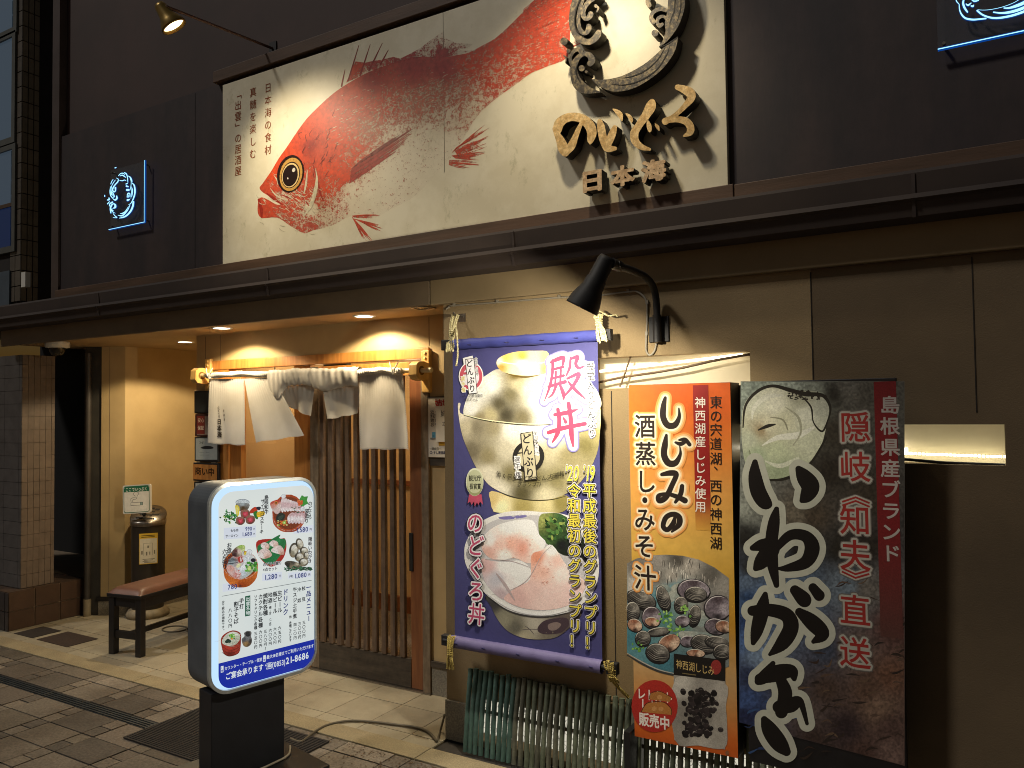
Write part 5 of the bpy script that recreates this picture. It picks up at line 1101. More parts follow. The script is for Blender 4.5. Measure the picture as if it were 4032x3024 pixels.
# assorted sashimi tub
tub((820, 1240), 226, 190, 275, ('#c4601f', '#9d3f14', '#d9772f'))
F1([(640, 1250), (700, 1140), (800, 1090), (960, 1100), (1030, 1200), (980, 1330), (860, 1420), (740, 1410), (650, 1340)], [(700, 1200, '#8f9ba0'), (800, 1150, '#c4847a'), (900, 1180, '#e6ebed'), (820, 1300, '#dfe4e6'), (770, 1370, '#cf8f88'), (930, 1280, '#9db88a'), (690, 1330, '#d9b8b0'), (860, 1380, '#bfc6c6')], 11, .22)
F1([(730, 1130), (700, 1080), (760, 1010), (830, 980), (880, 1000), (860, 1080), (800, 1130)], [(760, 1060, '#5a2f34'), (820, 1010, '#9abf58'), (800, 1060, '#e3c9c0'), (850, 1030, '#c7d98a'), (740, 1110, '#3d1f26')], 10, .25)
for i in range(46): x, y = random.gauss(905, 40), random.gauss(1150, 55); EL((x, y), 22, 4, random.choice(['#f0f4f5', '#dfe7ea', '#cbd6da']), random.uniform(0, 180))
EL((935, 1070), 38, 34, '#c6ccd0'); EL((935, 1071), 32, 28, '#eef1f2'); EL((880, 1090), 14, 26, '#e6cf3a', 20)
for i in range(5): ph.stroke(M1([(660, 1170+i*14, 8), (720, 1160+i*15, 12), (780, 1170+i*10, 6)]), random.choice(['#5d6a72', '#a9b4b8', '#39444a']), .3)
P1([(785, 1150), (830, 1140), (850, 1200), (800, 1210)], '#b33a34'); P1([(810, 1150), (825, 1148), (835, 1190), (815, 1195)], '#e6d3cf'); P1([(630, 1290), (680, 1240), (740, 1290), (700, 1330)], '#d9a89c')
for i in range(30): EL((random.gauss(785, 25), random.gauss(1370, 28)), 12, 9, random.choice(['#e3b1aa', '#cf7f78', '#f0dcd8']))
F1([(820, 1290), (870, 1230), (900, 1330), (870, 1380), (830, 1370)], [(860, 1270, '#eef3f6'), (870, 1350, '#cdd8de')]); P1([(760, 1260), (800, 1215), (825, 1240), (790, 1280)], '#e3e3b0')
for i in range(30): EL((random.uniform(890, 1035), random.uniform(1210, 1330)), 20, 14, random.choice(['#4c9a3c', '#6fb54c', '#37782f']), random.uniform(0, 90))
EL((935, 1285), 24, 30, '#cfe08a'); EL((985, 1180), 34, 26, '#241a2a')
# nigiri plate
P1([(1050, 920), (1330, 900), (1400, 900), (1418, 1010), (1380, 1150), (1290, 1240), (1190, 1260), (1080, 1160), (1030, 1050)], '#b32a22'); P1([(1040, 1000), (1180, 930), (1335, 845), (1320, 900), (1400, 905), (1405, 1000), (1330, 1130), (1210, 1240), (1090, 1160)], '#1f7a44'); P1([(1180, 1010), (1330, 890), (1310, 980), (1200, 1080)], '#2f9455')
for k in range(6): ph.stroke(M1([(1060+k*30, 1150-k*12, 2), (1180+k*25, 1050-k*20, 4), (1320, 900+k*20, 2)]), '#176236', .3)
for pts in ([(1085, 970), (1130, 945), (1190, 975), (1190, 1030), (1140, 1040), (1090, 1010)], [(1195, 955), (1240, 920), (1300, 940), (1310, 990), (1250, 1005), (1205, 985)], [(1045, 1090), (1090, 1035), (1170, 1030), (1230, 1110), (1180, 1150), (1110, 1160), (1055, 1130)], [(1215, 1060), (1270, 1000), (1340, 990), (1385, 1050), (1380, 1110), (1300, 1095)]):
    cx_, cy_ = sum(q[0] for q in pts)/len(pts), sum(q[1] for q in pts)/len(pts)
    F1(pts, [(cx_, cy_-30, '#e6d3cc'), (cx_+20, cy_+10, '#e9c9bb'), (cx_-30, cy_+20, '#f0eae4'), (cx_+40, cy_+40, '#c79a86')], 8, .14)
# oysters
for (c_, rx, ry, ro_) in (((1515, 1050), 62, 98, 8), ((1590, 970), 50, 78, -14), ((1590, 1140), 66, 62, 30), ((1650, 1060), 60, 52, 40), ((1510, 1245), 120, 50, 14), ((1640, 1205), 66, 56, -20), ((1680, 1120), 40, 52, 0)):
    F1(ellipse(c_, rx, ry, 12, ro_), [(c_[0]-rx*.6, c_[1], '#2b2a26'), (c_[0]+rx*.5, c_[1]+ry*.5, '#6c6250'), (c_[0], c_[1]-ry*.7, '#4a463d'), (c_[0]+rx*.4, c_[1]-ry*.3, '#b8ac94'), (c_[0]-rx*.2, c_[1]+ry*.6, '#8c7f66')], 9, .35)
    if ro_ != 14: F1(ellipse((c_[0]+4, c_[1]-4), rx*.68, ry*.7, 10, ro_), [(c_[0], c_[1]-ry*.4, '#e6e3d6'), (c_[0]-rx*.3, c_[1]+ry*.3, '#8f8a74'), (c_[0]+rx*.3, c_[1], '#d8d2bd')], 8, .2)
for i in range(60): EL((random.uniform(1400, 1740), random.gauss(1290, 14)), 22, 7, random.choice(['#24583c', '#1c4a30', '#33704c', '#163a26']), random.uniform(-40, 40))
# soba boxes and flask
def Q1(pts): return [((q[0]*.33149+750-700)/.30134, (q[1]*.33149+2200-1850)/.30134)+tuple(q[2:]) for q in pts]
F1(Q1([(358, 960), (400, 895), (500, 850), (590, 880), (598, 960), (590, 1070), (560, 1130), (470, 1160), (400, 1135), (372, 1060)]), Q1([(380, 960, '#9c2f22'), (460, 1060, '#b5392a'), (570, 960, '#8a281d'), (470, 1140, '#6e1f17'), (560, 1080, '#a8392b')]), 10, .08)
for k in range(3): ph.stroke(Q1([(372, 1035+k*38, 4), (450, 1085+k*36, 6), (540, 1070+k*33, 5), (592, 1030+k*25, 3)]) and M1(Q1([(372, 1035+k*38, 4), (450, 1085+k*36, 6), (540, 1070+k*33, 5), (592, 1030+k*25, 3)])), '#571610', .33)
F1(Q1([(372, 975), (420, 900), (500, 865), (575, 890), (585, 950), (540, 1015), (460, 1035), (390, 1015)]), Q1([(420, 960, '#c9cdbb'), (500, 900, '#e6e6d8'), (540, 960, '#b9bda6'), (450, 1010, '#d5d6c4')]), 8, .2)
for i in range(30):
    x, y = random.gauss(475, 45), random.gauss(960, 32); ph.stroke(M1(Q1([(x-40, y, 2), (x, y+random.uniform(-12, 12), 4), (x+40, y+random.uniform(-10, 10), 2)])), random.choice(['#eceadc', '#d6d6c2', '#a8ab94']), .33, n=3)
for i in range(24): q = Q1([(random.gauss(485, 18), random.gauss(915, 14))])[0]; EL(q, 11, 9, random.choice(['#6cb33a', '#8fd05a', '#3f8f2c']))
for q in Q1([(445, 970), (430, 985), (460, 980)]): EL(q, 26, 20, '#1f3b30')
EL(Q1([(490, 950)])[0], 14, 12, '#e0902f')
F1(Q1([(605, 960), (640, 920), (635, 880), (680, 855), (722, 870), (718, 920), (728, 960), (720, 1010), (680, 1045), (630, 1035)]), Q1([(640, 960, '#55585c'), (680, 940, '#7d7f80'), (715, 980, '#3c3a3a'), (660, 1010, '#9a7a4a'), (690, 1030, '#5c4a34')]), 9, .15); EL(Q1([(680, 895)])[0], 34, 34, '#2a2d30')
ph.make('food_picture', LITPH, ms)
wr = Art(mf, ph.h+.0002)
def mv(t, p, q, col=BLK, k=1.06, off=.026, C=M1, **kw): wr.vt(t, *C([p, q]), col, k, off, **kw)
def mh_(t, p, q, h, col=BLK, off=.026, C=M1): wr.ht(t, *C([p, q]), h*(.30134 if C is M1 else .33149), col, off)
mv('島根和牛', (1155, 362), (1155, 548)); mv('サイコロステーキ', (1108, 412), (1092, 808))
mh_('もも肉', (686, 796), (790, 786), 36); mh_('990', (880, 772), (970, 766), 52, NAVY, .02); mh_('円', (985, 774), (1008, 772), 22)
mh_('サーロイン', (620, 868), (790, 856), 36); mh_('1,680', (835, 842), (970, 830), 52, NAVY, .02); mh_('円', (985, 838), (1008, 836), 22)
mv('のどぐろ', (1727, 440), (1724, 618)); mv('姿造り', (1684, 540), (1681, 668)); mh_('1,580', (1542, 788), (1704, 772), 64, NAVY, .02); mh_('円', (1720, 778), (1748, 776), 28)
mv('お造り', (672, 985), (666, 1120)); mv('六点盛り', (611, 1070), (608, 1266))
for col, off in (('#e6ecee', .075), (BLK, .026)):
    mh_('のどぐろ握り', (1110, 1240), (1356, 1214), 46, col, off); mh_('4点セット', (1110, 1306), (1302, 1284), 44, col, off); mv('隠岐いわがき', (1728, 905), (1722, 1192), col, 1.04, off)
mh_('1,280', (1127, 1406), (1302, 1384), 66, NAVY, .02); mh_('円', (1318, 1388), (1348, 1385), 30); mh_('(中)', (1455, 1392), (1506, 1387), 34); mh_('1,080', (1520, 1388), (1685, 1367), 62, NAVY, .02); mh_('円', (1702, 1370), (1730, 1367), 30)
mh_('780', (650, 1532), (776, 1517), 66, NAVY, .02); mh_('円', (802, 1524), (830, 1521), 30)
for tx, p, q, col, k in (('一品メニュー', (1402, 340), (1402, 708), NAVY, .86), ('枝豆', (1342, 352), (1342, 480), BLK, .36), ('三〇〇円', (1345, 757), (1345, 915), BLK, .75), ('冷奴', (1290, 366), (1290, 496), BLK, .36), ('三〇〇円', (1294, 772), (1294, 930), BLK, .75), ('牛スジ土手煮', (1238, 365), (1238, 682), BLK, .80), ('四二〇円', (1240, 782), (1240, 940), BLK, .75), ('他 各種ございます', (1184, 690), (1184, 968), BLK, .9), ('ドリンク', (1128, 396), (1128, 632), NAVY, .86),
        ('生ビール', (1060, 408), (1060, 608), BLK, .86), ('六五〇円', (1057, 822), (1057, 980), BLK, .75), ('瓶ビール', (1003, 420), (1003, 618), BLK, .86), ('六八〇円', (1001, 836), (1001, 992), BLK, .75), ('地酒', (945, 428), (945, 496), BLK, .8), ('(燗・冷)〈一合〉', (945, 548), (945, 800), BLK, .95), ('六〇〇円', (945, 850), (945, 1006), BLK, .75),
        ('焼酎各種', (888, 440), (888, 644), BLK, .86), ('五八〇円〜', (887, 862), (887, 1066), BLK, .75), ('カクテル各種', (830, 452), (830, 790), BLK, .82), ('六〇〇円', (830, 872), (830, 1032), BLK, .75), ('ソフトドリンク各種', (772, 452), (772, 820), BLK, .86), ('三五〇円', (772, 888), (772, 1048), BLK, .75),
        ('手打', (605, 498), (605, 566), BLK, .8), ('割子そば', (540, 538), (540, 742), BLK, .86), ('八八〇円', (470, 612), (470, 796), BLK, .72), ('全て税込み価格です。', (386, 515), (386, 850), BLK, .86)): mv(tx, p, q, col, k*1.12, .026, M2)
mv('出雲名物', (680, 478), (680, 644), '#e6f2ee', .95, .014, M2)
WT = '#e9f2ff'
mh_('カウンター・テーブル・個室', (400, 1308), (850, 1192), 42, WT, .014, M2); mh_('最大18名様までご利用いただけます', (900, 1172), (1462, 1032), 44, WT, .014, M2)
mh_('ご宴会承ります', (412, 1402), (865, 1285), 78, WT, .022, M2); mh_('☎', (885, 1280), (960, 1262), 64, WT, .014, M2); mh_('(0853)', (968, 1262), (1126, 1222), 66, WT, .014, M2); mh_('21-8686', (1130, 1214), (1406, 1140), 80, WT, .022, M2)
for p_, tx in (((374, 1312), '1階'), ((876, 1184), '2階')):
    wr.poly(M2([(p_[0]-16, p_[1]-34), (p_[0]+16, p_[1]-42), (p_[0]+16, p_[1]+34), (p_[0]-16, p_[1]+42)]), WT); mv(tx, (p_[0], p_[1]-16), (p_[0], p_[1]+18), BLU2, .8, .02, M2)
wr.make('menu_writing', LIT, ms)
MB().obox(P0, MU, MN, Z, -.369, -.011, -.14, -.02, .05, .445).make('sign_post', mat('black sign post', '#1b1c22', '#15161b', .5, bump=.08, bscale=200), ms, bevel=.004)
MB().obox(P0+MU*-.19, MU, MN, Z, -.27, .29, -.33, .19, .012, .05).make('base_plate', mat('black steel base plate', '#19181a', '#131214', .45, scale=10), ms, bevel=.006)
cp = [onZ(*q, .058) for q in crop(600, 2500, .5877)([(922, 745), (918, 790), (890, 820), (820, 855), (740, 892), (640, 930)])]
MB().tube(cat_rom(cp, False, 5), .0055, 8).make('sign_cable', GREYC, ms)
cc = crop(600, 2500, .5877)
gp = [onZ(*q, .010) for q in cc([(925, 695), (980, 715), (1015, 705), (1080, 655), (1150, 612), (1240, 586), (1340, 575), (1450, 580), (1600, 596), (1770, 620), (1850, 652), (1890, 692), (1906, 712)])]
corner = [Vector((-2.408, 3.23, .012)), Vector((-2.415, 3.34, .10)), Vector((-2.412, 3.36, .19))]
e1 = [onZ(*q, .01) for q in cc([(1912, 700), (1930, 640)])]
tag(MB().tube(cat_rom(gp, False, 5), .0065, 8).tube(cat_rom([gp[-1]]+e1+[onX(*cc([(1958, 535)])[0], -2.41)], False, 5), .0055, 8).make('power_cable', CABLE, org=gp[0]), 'brown power cable snaking over the entry tiles to the wall corner', 'cable')

# ================================================================== MATS, DRAIN
def flat(name, label, cat, x0, x1, y0, y1, h, m, ribs=0):
    b = MB().box(x0, x1, y0, y1, .0015, h)
    for k in range(ribs): y = y0+.015+(y1-y0-.03)*k/(ribs-1); b.box(x0+.012, x1-.012, y-.0035, y+.0035, h-.0005, h+.003)
    o_ = b.make(name, m, org=((x0+x1)/2, (y0+y1)/2, 0)); return tag(o_, label, cat)
flat('rubber_mat', 'large ribbed black rubber mat under the lit menu sign', 'mat', -3.87, -2.895, 2.505, 2.995, .009, RUBBER, 34)
flat('access_cover', 'small rusty access cover nearer the brown plinth', 'cover', -6.455, -6.20, 3.275, 3.495, .004, RUST)
flat('access_cover', 'wider rusty access cover nearer the bench legs', 'cover', -6.13, -5.73, 3.272, 3.507, .004, mat('brown rusty plate', '#3b2a20', '#2a1f18', .8, scale=60, bump=.4))
b = MB().box(-9, 3, 2.645, 2.720, -.010, -.004)
for k in range(4): b.box(-9, -2, 2.650+.019*k, 2.658+.019*k, -.0045, .001)
for x in (-8.2, -7.2, -6.2, -4.905, -3.9): b.box(x, x+.02, 2.645, 2.72, -.0045, .0012)
tag(b.make('drain_grating', DRAINM, org=(-5, 2.68, 0)), 'narrow slotted steel drain running through the pavement', 'drain')
lit_ = mat('dry leaf litter', '#5c4226', '#3f2d1b', .9, scale=80)
b = MB(); rg = random.Random(5)
for i in range(420):
    x, y = rg.gauss(-2.35, .28), 3.04-abs(rg.gauss(0, .09)); s_ = rg.uniform(.002, .007); t_a = rg.uniform(0, 6)
    b.add([Vector((x+s_*math.cos(t_a+k*2.1), y+s_*math.sin(t_a+k*2.1), .003+rg.uniform(0, .003))) for k in range(3)], [(0, 1, 2)])
tag(b.make('leaf_litter', lit_), 'fine dry leaf crumbs gathered along the kerb', None, kind='stuff')

# ================================================================== BLUE FABRIC BANNER
BY = 3.20
FB = fy(BY)
bx0, bx1 = FB.ab((1781, 1345))[0], FB.ab((2352, 1300))[0]; bzt = FB.ab((2060, 1322))[1]; bzb = FB.ab((1797, 2505))[1]-.012
bn = thing('fabric_banner', 'hanging blue fabric banner with a gold lidded bowl above a bowl of fish', 'banner', (bx0, BY, bzb))
def wav(a, b): return .003*math.sin(8*a+2.2*b+1)+.0002*math.sin(23*a-5*b)+.0025*math.sin(3*b)
BBLUE = '#46457c'
b = MB(); b.grid(lambda u, v: FB.w(bx0+(bx1-bx0)*u, bzb+(bzt-bzb)*v, wav(bx0+(bx1-bx0)*u, bzb+(bzt-bzb)*v)), 60, 100)
b.make('banner_cloth', mat('blue banner polyester', BBLUE, '#403f72', .7, scale=5, bump=.3, bscale=40), bn)
MB().grid(lambda u, v: Vector((bx0-.004+(bx1-bx0+.008)*u, BY-.004+.020*math.cos(2*math.pi*v)+.0015*math.sin(30*u), bzt-.022+.026*math.sin(2*math.pi*v)+.001*math.sin(50*u))), 60, 16).make('top_sleeve', mat('blue sleeve cloth', '#3f4590', '#383d82', .6, scale=8, bump=.3, bscale=60), bn)
MB().grid(lambda u, v: Vector((bx0-.012+(bx1-bx0+.016)*u, BY-.012+.026*math.cos(2*math.pi*v), bzb-.012+.030*math.sin(2*math.pi*v)+.0015*math.sin(40*u)*math.cos(2*math.pi*v))), 70, 18).make('bottom_sleeve', mat('violet sleeve cloth', '#6d648f', '#625a82', .6, scale=8, bump=.3, bscale=60), bn)
sb = MB()
for u in (.04, .24, .48, .74, .95): x = bx0+(bx1-bx0)*u; sb.tube([(x-.008, BY-.040, bzb-.010), (x+.008, BY-.040, bzb-.012)], .003, 6)
for u in (.15, .42, .66, .88): x = bx0+(bx1-bx0)*u; sb.tube([(x-.01, BY-.0252, bzt-.028), (x+.01, BY-.0252, bzt-.03)], .0022, 5)
sb.make('sleeve_stitch', mat('dark stitch', '#2a2755', '#232048', .9), bn)
a = Art(FB, .0012, .00001, 1.3); a.bend = wav
def BP(pts, c, C=B1, sm=True): a.poly(C(pts), c, sm, 4)
def BF(pts, f, step, C=B1, jit=.03, sm=True): a.photo(C(pts), step*.46, [C([q])[0] for q in f], sm, jit, n=4)
# gold bowl with lid
bw = [(136, 655), (150, 800), (178, 930), (225, 1050), (282, 1170), (345, 1270), (425, 1360), (560, 1428), (720, 1470), (860, 1480), (1000, 1458), (1120, 1400), (1240, 1280), (1330, 1120), (1368, 950), (1368, 640), (1200, 640), (700, 700), (200, 740), (160, 640)]
BF([(432, 1400), (425, 1500), (442, 1560), (500, 1590), (900, 1602), (1080, 1565), (1085, 1440), (700, 1470)], [(440, 1480, '#c9b27a'), (520, 1540, '#e6dcae'), (700, 1540, '#9b8d55'), (900, 1520, '#c9bd8c'), (1040, 1500, '#857a45')], 16)
BF(bw, [(160, 720, '#d6cdb8'), (210, 850, '#b3a98e'), (300, 850, '#7d7560'), (450, 850, '#8d8468'), (600, 870, '#d9d5c6'), (800, 880, '#e3dfd2'), (1000, 900, '#d2cdba'), (260, 1050, '#6b6350'), (400, 1100, '#857b5c'), (560, 1050, '#b5ae98'), (900, 1080, '#a59c80'), (1100, 1100, '#857c5a'), (1250, 1000, '#6e663f'), (1330, 900, '#8d8459'), (400, 1250, '#c9c2ae'), (600, 1250, '#756d4d'), (800, 1300, '#6b6340'), (1000, 1300, '#7d7550'), (700, 1420, '#4f492f'), (900, 1450, '#c0b89a'), (1150, 1330, '#9a916c'), (1360, 800, '#d9c98a'), (500, 1400, '#d2ccb8')], 14, jit=.10)
BF([(505, 338), (400, 385), (330, 440), (250, 530), (200, 635), (190, 740), (300, 775), (500, 810), (700, 828), (900, 826), (1100, 800), (1366, 690), (1366, 560), (1300, 470), (1200, 400), (1050, 340), (920, 325), (700, 380)], [(300, 560, '#d9d8d0'), (260, 680, '#e3e1d8'), (420, 480, '#e0ded4'), (500, 640, '#4f4936'), (600, 560, '#6b644a'), (560, 740, '#3f3a2b'), (700, 760, '#6d654b'), (650, 460, '#a89f80'), (640, 400, '#6e5f33'), (760, 500, '#c2bda8'), (850, 620, '#dddacd'), (1000, 600, '#e6e3d8'), (1200, 550, '#e0ddd0'), (1330, 600, '#d6d0ba'), (420, 740, '#a89d78'), (900, 780, '#cfcab8'), (1200, 740, '#d2cdb9'), (330, 760, '#8d8262')], 13, jit=.10)
a.stroke(B1([(190, 742, 6), (340, 780, 9), (520, 808, 9), (760, 828, 8), (1000, 815, 6), (1200, 770, 4)]), '#3b3526', .452); a.stroke(B1([(190, 735, 5), (340, 772, 7), (520, 798, 7), (760, 817, 6), (1000, 805, 5)]), '#e3d9b3', .452)
BF([(478, 280), (510, 235), (600, 198), (700, 182), (820, 180), (920, 190), (925, 280), (915, 360), (850, 388), (700, 395), (560, 372), (498, 335)], [(500, 270, '#e6dfc2'), (560, 240, '#d8b660'), (700, 230, '#c99f45'), (800, 220, '#e6d49a'), (900, 220, '#dcc078'), (520, 320, '#b09040'), (640, 350, '#d6c9a4'), (800, 340, '#e3d9b8'), (900, 340, '#c4a761'), (700, 290, '#efe9d2')], 12, jit=.04)
a.stroke(B1([(484, 262, 5), (560, 285, 9), (700, 298, 9), (840, 290, 9), (922, 270, 5)]), '#f1ecd6', .452); a.stroke(B1([(560, 374, 4), (640, 400, 12), (740, 408, 14), (850, 390, 4)]), '#5c4a20', .452)
a.stroke(B1([(500, 1412, 4), (620, 1455, 9), (800, 1482, 10), (960, 1475, 8), (1080, 1445, 4)]), '#3f3a24', .452)
# lower bowl of fish
BF([(440, 860), (460, 960), (520, 1070), (600, 1150), (720, 1195), (860, 1203), (970, 1182), (1070, 1105), (1150, 985), (900, 900)], [(470, 930, '#3a3838'), (560, 1050, '#86826f'), (650, 1120, '#5e5b50'), (800, 1080, '#a8a294'), (900, 1150, '#6d6659'), (1000, 1090, '#4a3f40'), (1100, 1010, '#5a5048'), (700, 1190, '#a39b82')], 15, B2, .06)
BP([(820, 1110), (870, 1060), (960, 1040), (1040, 1040), (1060, 1090), (1000, 1150), (900, 1165), (830, 1150)], '#40333a', B2); BP([(900, 1090), (960, 1070), (1000, 1090), (960, 1130), (910, 1130)], '#7a6a66', B2)
for q in ([(700, 1130, 3), (770, 1125, 5), (830, 1130, 3)], [(720, 1100, 3), (760, 1130, 6), (790, 1165, 3)]): a.stroke(B2(q), '#4a4248', .51)
BP([(250, 540), (262, 460), (330, 340), (430, 272), (560, 228), (700, 216), (850, 226), (1000, 240), (1150, 300), (1250, 440), (1285, 640), (1262, 800), (1180, 915), (1060, 995), (900, 1028), (740, 1023), (580, 978), (440, 880), (330, 755), (262, 630)], '#d3d2d0', B2)
BP([(300, 540), (340, 400), (440, 310), (580, 262), (720, 245), (900, 265), (1080, 320), (1200, 450), (1235, 640), (1200, 790), (1100, 900), (920, 980), (740, 975), (600, 930), (460, 820), (350, 690)], '#b5b3b6', B2)
BP([(520, 265), (700, 250), (735, 258), (690, 272), (560, 285)], '#6f6aa0', B2)
BF([(830, 260), (900, 235), (1000, 245), (1110, 330), (1180, 480), (1200, 640), (1130, 560), (1020, 560), (900, 480), (830, 400)], [(860, 290, '#8a9152'), (920, 330, '#4a5a2c'), (1000, 280, '#35562f'), (1080, 350, '#1f3320'), (950, 400, '#2c4a26'), (1000, 480, '#16181a'), (1100, 520, '#121315'), (870, 460, '#3d5a2f'), (1150, 600, '#17181b')], 12, B2, .35)
for i in range(44): q = B2([(random.uniform(870, 1060), random.uniform(270, 440))])[0]; a.ell(q, random.uniform(5, 12), random.uniform(3, 7), random.choice(['#38602e', '#26461f', '#527a3c', '#8a9a50', '#1c3319']), random.uniform(0, 90), 10)
BF([(410, 400), (500, 330), (640, 290), (760, 285), (800, 320), (830, 400), (880, 460), (840, 540), (760, 620), (640, 580), (520, 600), (420, 560), (380, 480)], [(450, 440, '#ded9d8'), (600, 340, '#e9e5e3'), (740, 340, '#ece9e6'), (620, 470, '#dba898'), (700, 500, '#d49a8a'), (520, 480, '#e0b9ae'), (800, 500, '#e6cfc8'), (560, 560, '#e8dcd8'), (440, 540, '#cfa59a'), (840, 440, '#efe9e6')], 14, B2, .07)
BF([(380, 590), (450, 600), (560, 610), (690, 600), (770, 680), (740, 780), (620, 830), (560, 900), (470, 840), (400, 740)], [(430, 640, '#cba9a8'), (560, 640, '#e6e0df'), (680, 660, '#ece7e5'), (500, 740, '#b9b7c0'), (600, 780, '#dcd6d6'), (700, 740, '#e8e0de'), (540, 860, '#b5a3a8')], 14, B2, .05)
BF([(770, 560), (850, 520), (930, 480), (1050, 650), (1180, 760), (1160, 850), (1080, 930), (920, 975), (740, 970), (600, 925), (560, 880), (660, 800), (760, 740)], [(820, 570, '#cf8a70'), (930, 520, '#ebe6e2'), (900, 620, '#e0c9c2'), (860, 680, '#d9aea0'), (1000, 700, '#e6d3ce'), (1080, 820, '#d8bcb8'), (900, 860, '#ddc0bb'), (760, 820, '#d9b9b3'), (680, 880, '#cdaaa6'), (850, 940, '#d6bcb6'), (960, 600, '#dcb8ae')], 14, B2, .06)
for i in range(60):
    x, y = random.choice([(random.uniform(780, 950), random.uniform(600, 800)), (random.uniform(480, 800), random.uniform(420, 580))]); a.stroke(B2([(x-7, y, 1), (x, y-6, 4), (x+7, y, 1)]), random.choice(['#c98a7a', '#d4a090', '#b87866']), .51, n=2)
for q in ([(410, 590, 2), (600, 600, 5), (760, 650, 3)], [(600, 830, 3), (740, 745, 6), (850, 560, 4), (930, 480, 2)], [(500, 700, 10), (570, 790, 22), (640, 900, 8)]): a.stroke(B2(q), '#a99a9c', .51)
a.stroke(B2([(440, 880, 3), (580, 978, 10), (740, 1023, 12), (900, 1028, 10), (1060, 995, 4)]), '#3a3838', .51)
a.stroke(B2([(430, 855, 8), (580, 950, 18), (740, 1000, 20), (900, 1008, 18), (1060, 975, 8)]), '#e6e4df', .51)
a.make('banner_picture', CLOTHPH, bn)
t_ = Art(FB, a.h+.0006, .00004, 1.2); t_.bend = wav
# brushed red characters on a white flare
don = [[(985, 737, 24), (1100, 716, 30), (1178, 690, 10)], [(930, 892, 26), (1060, 852, 30), (1246, 815, 26)], [(1010, 688, 24), (1022, 790, 28), (1010, 890, 30), (965, 975, 12)], [(1102, 640, 28), (1120, 760, 30), (1127, 900, 34), (1142, 1012, 12)], [(1058, 765, 12), (1078, 800, 24)]]
den = [[(950, 280, 16), (1000, 256, 28), (1060, 240, 26), (1052, 300, 16)], [(958, 345, 16), (1055, 320, 20)], [(966, 265, 20), (962, 380, 20), (937, 500, 18), (892, 620, 5)], [(965, 420, 16), (1060, 395, 20)], [(993, 360, 15), (987, 470, 15)], [(1036, 345, 15), (1030, 460, 15)], [(930, 492, 18), (1072, 450, 26)], [(992, 492, 20), (962, 560, 16), (925, 592, 6)], [(1030, 480, 18), (1058, 555, 28), (1060, 606, 8)], [(1120, 238, 14), (1114, 320, 20), (1080, 402, 10)], [(1120, 252, 16), (1182, 232, 26), (1166, 290, 24), (1190, 330, 22), (1242, 312, 10)], [(1092, 422, 16), (1192, 382, 28), (1152, 470, 24), (1092, 545, 16), (1050, 600, 6)], [(1102, 450, 14), (1162, 520, 26), (1252, 602, 8)]]
for ex, col in ((20, '#7e79b0'), (15, '#b3aecb'), (10, '#e3e0e2')):
    t_.strokes([B1(s_) for s_ in den+don], col, .60, ex)
    t_.vt('殿堂入りどんぶり', *B1([(1290, 318), (1308, 900)]), col, .98, .03+ex*.006)
t_.strokes([B1(s_) for s_ in den+don], '#b0405c', .60)
t_.vt('殿堂入りどんぶり', *B1([(1290, 318), (1308, 900)]), '#1d1a22', .98, .012)
def crest(c, rx, ry, ring, inner, outline, tilt):
    x, y = c
    if outline: t_.ell(B1([c])[0], rx*.452+4, ry*.452+4, '#e6e3ea'); t_.poly(B1([(x-72, y-158), (x+15, y-180), (x+62, y+130), (x-20, y+150)]), '#e6e3ea')
    t_.ell(B1([c])[0], rx*.452, ry*.452, ring); t_.ell(B1([(x, y+6)])[0], rx*.452*.72, ry*.452*.72, inner)
    t_.poly(B1([(x-rx, y-12), (x-rx*.7, y-34), (x+rx*.7, y-44), (x+rx, y-26)]), ring)
    sx = rx/100
    bx_ = lambda w, h, col: t_.poly(B1([(x+(-w-8)*sx, y-h*sx), (x+(w-16)*sx, y-(h+12)*sx), (x+(w+12)*sx, y+h*sx), (x+(-w+20)*sx, y+(h+8)*sx)]), col)
    bx_(44, 148, '#1d1a20'); bx_(39, 143, inner if not outline else '#e3e0e6')
    t_.vt('どんぶり', *B1([(x-14*sx, y-112*sx), (x+10*sx, y+108*sx)]), '#1d1a20', .95, .02)
    for col, off in (('#e6e3ea', .10), ('#2a2730', 0.)):
        t_.vt('全国ご当地', *B1([(x+44*sx, y-150*sx), (x+54*sx, y-20*sx)]), col, .95, off); t_.vt('選手権', *B1([(x-72*sx, y+22*sx), (x-66*sx, y+118*sx)]), '#c9b73c' if off < .05 and outline else col, .95, off)
crest((258, 402), 100, 118, '#b8505f', '#dcd8e0', True, 5)
crest((760, 1098), 136, 132, '#211e1c', '#b0a88c', False, 5)
t_.ht('ふるさと祭り東京', *B1([(164, 572), (364, 572)]), 12, '#23202a', 0.); t_.ht('東京ドーム', *B1([(194, 606), (322, 606)]), 11, '#23202a', 0.)
arc = '第10回全国ご当地どんぶり選手権'
P_ = cat_rom([(500, 1252, 0), (640, 1285, 0), (800, 1292, 0), (940, 1278, 0), (1050, 1250, 0)], False, 12)
for i, ch in enumerate(arc):
    q = P_[int(i/(len(arc)-1)*(len(P_)-1))]; t_.gl(ch, FB.ab(B1([q])[0][:2]), .026, .028, '#2c281c', 0.)
t_.ht('グランプリ', *B1([(664, 1345), (876, 1343)]), 17, '#2c281c', 0.)
BP2 = lambda pts, c, sm=True: t_.poly(B1(pts), c, sm, 4)
BP2([(240, 1430), (228, 1508), (250, 1490), (262, 1522), (285, 1490), (290, 1535), (310, 1500), (325, 1522), (335, 1490), (362, 1520), (350, 1430)], '#b04a62', False)
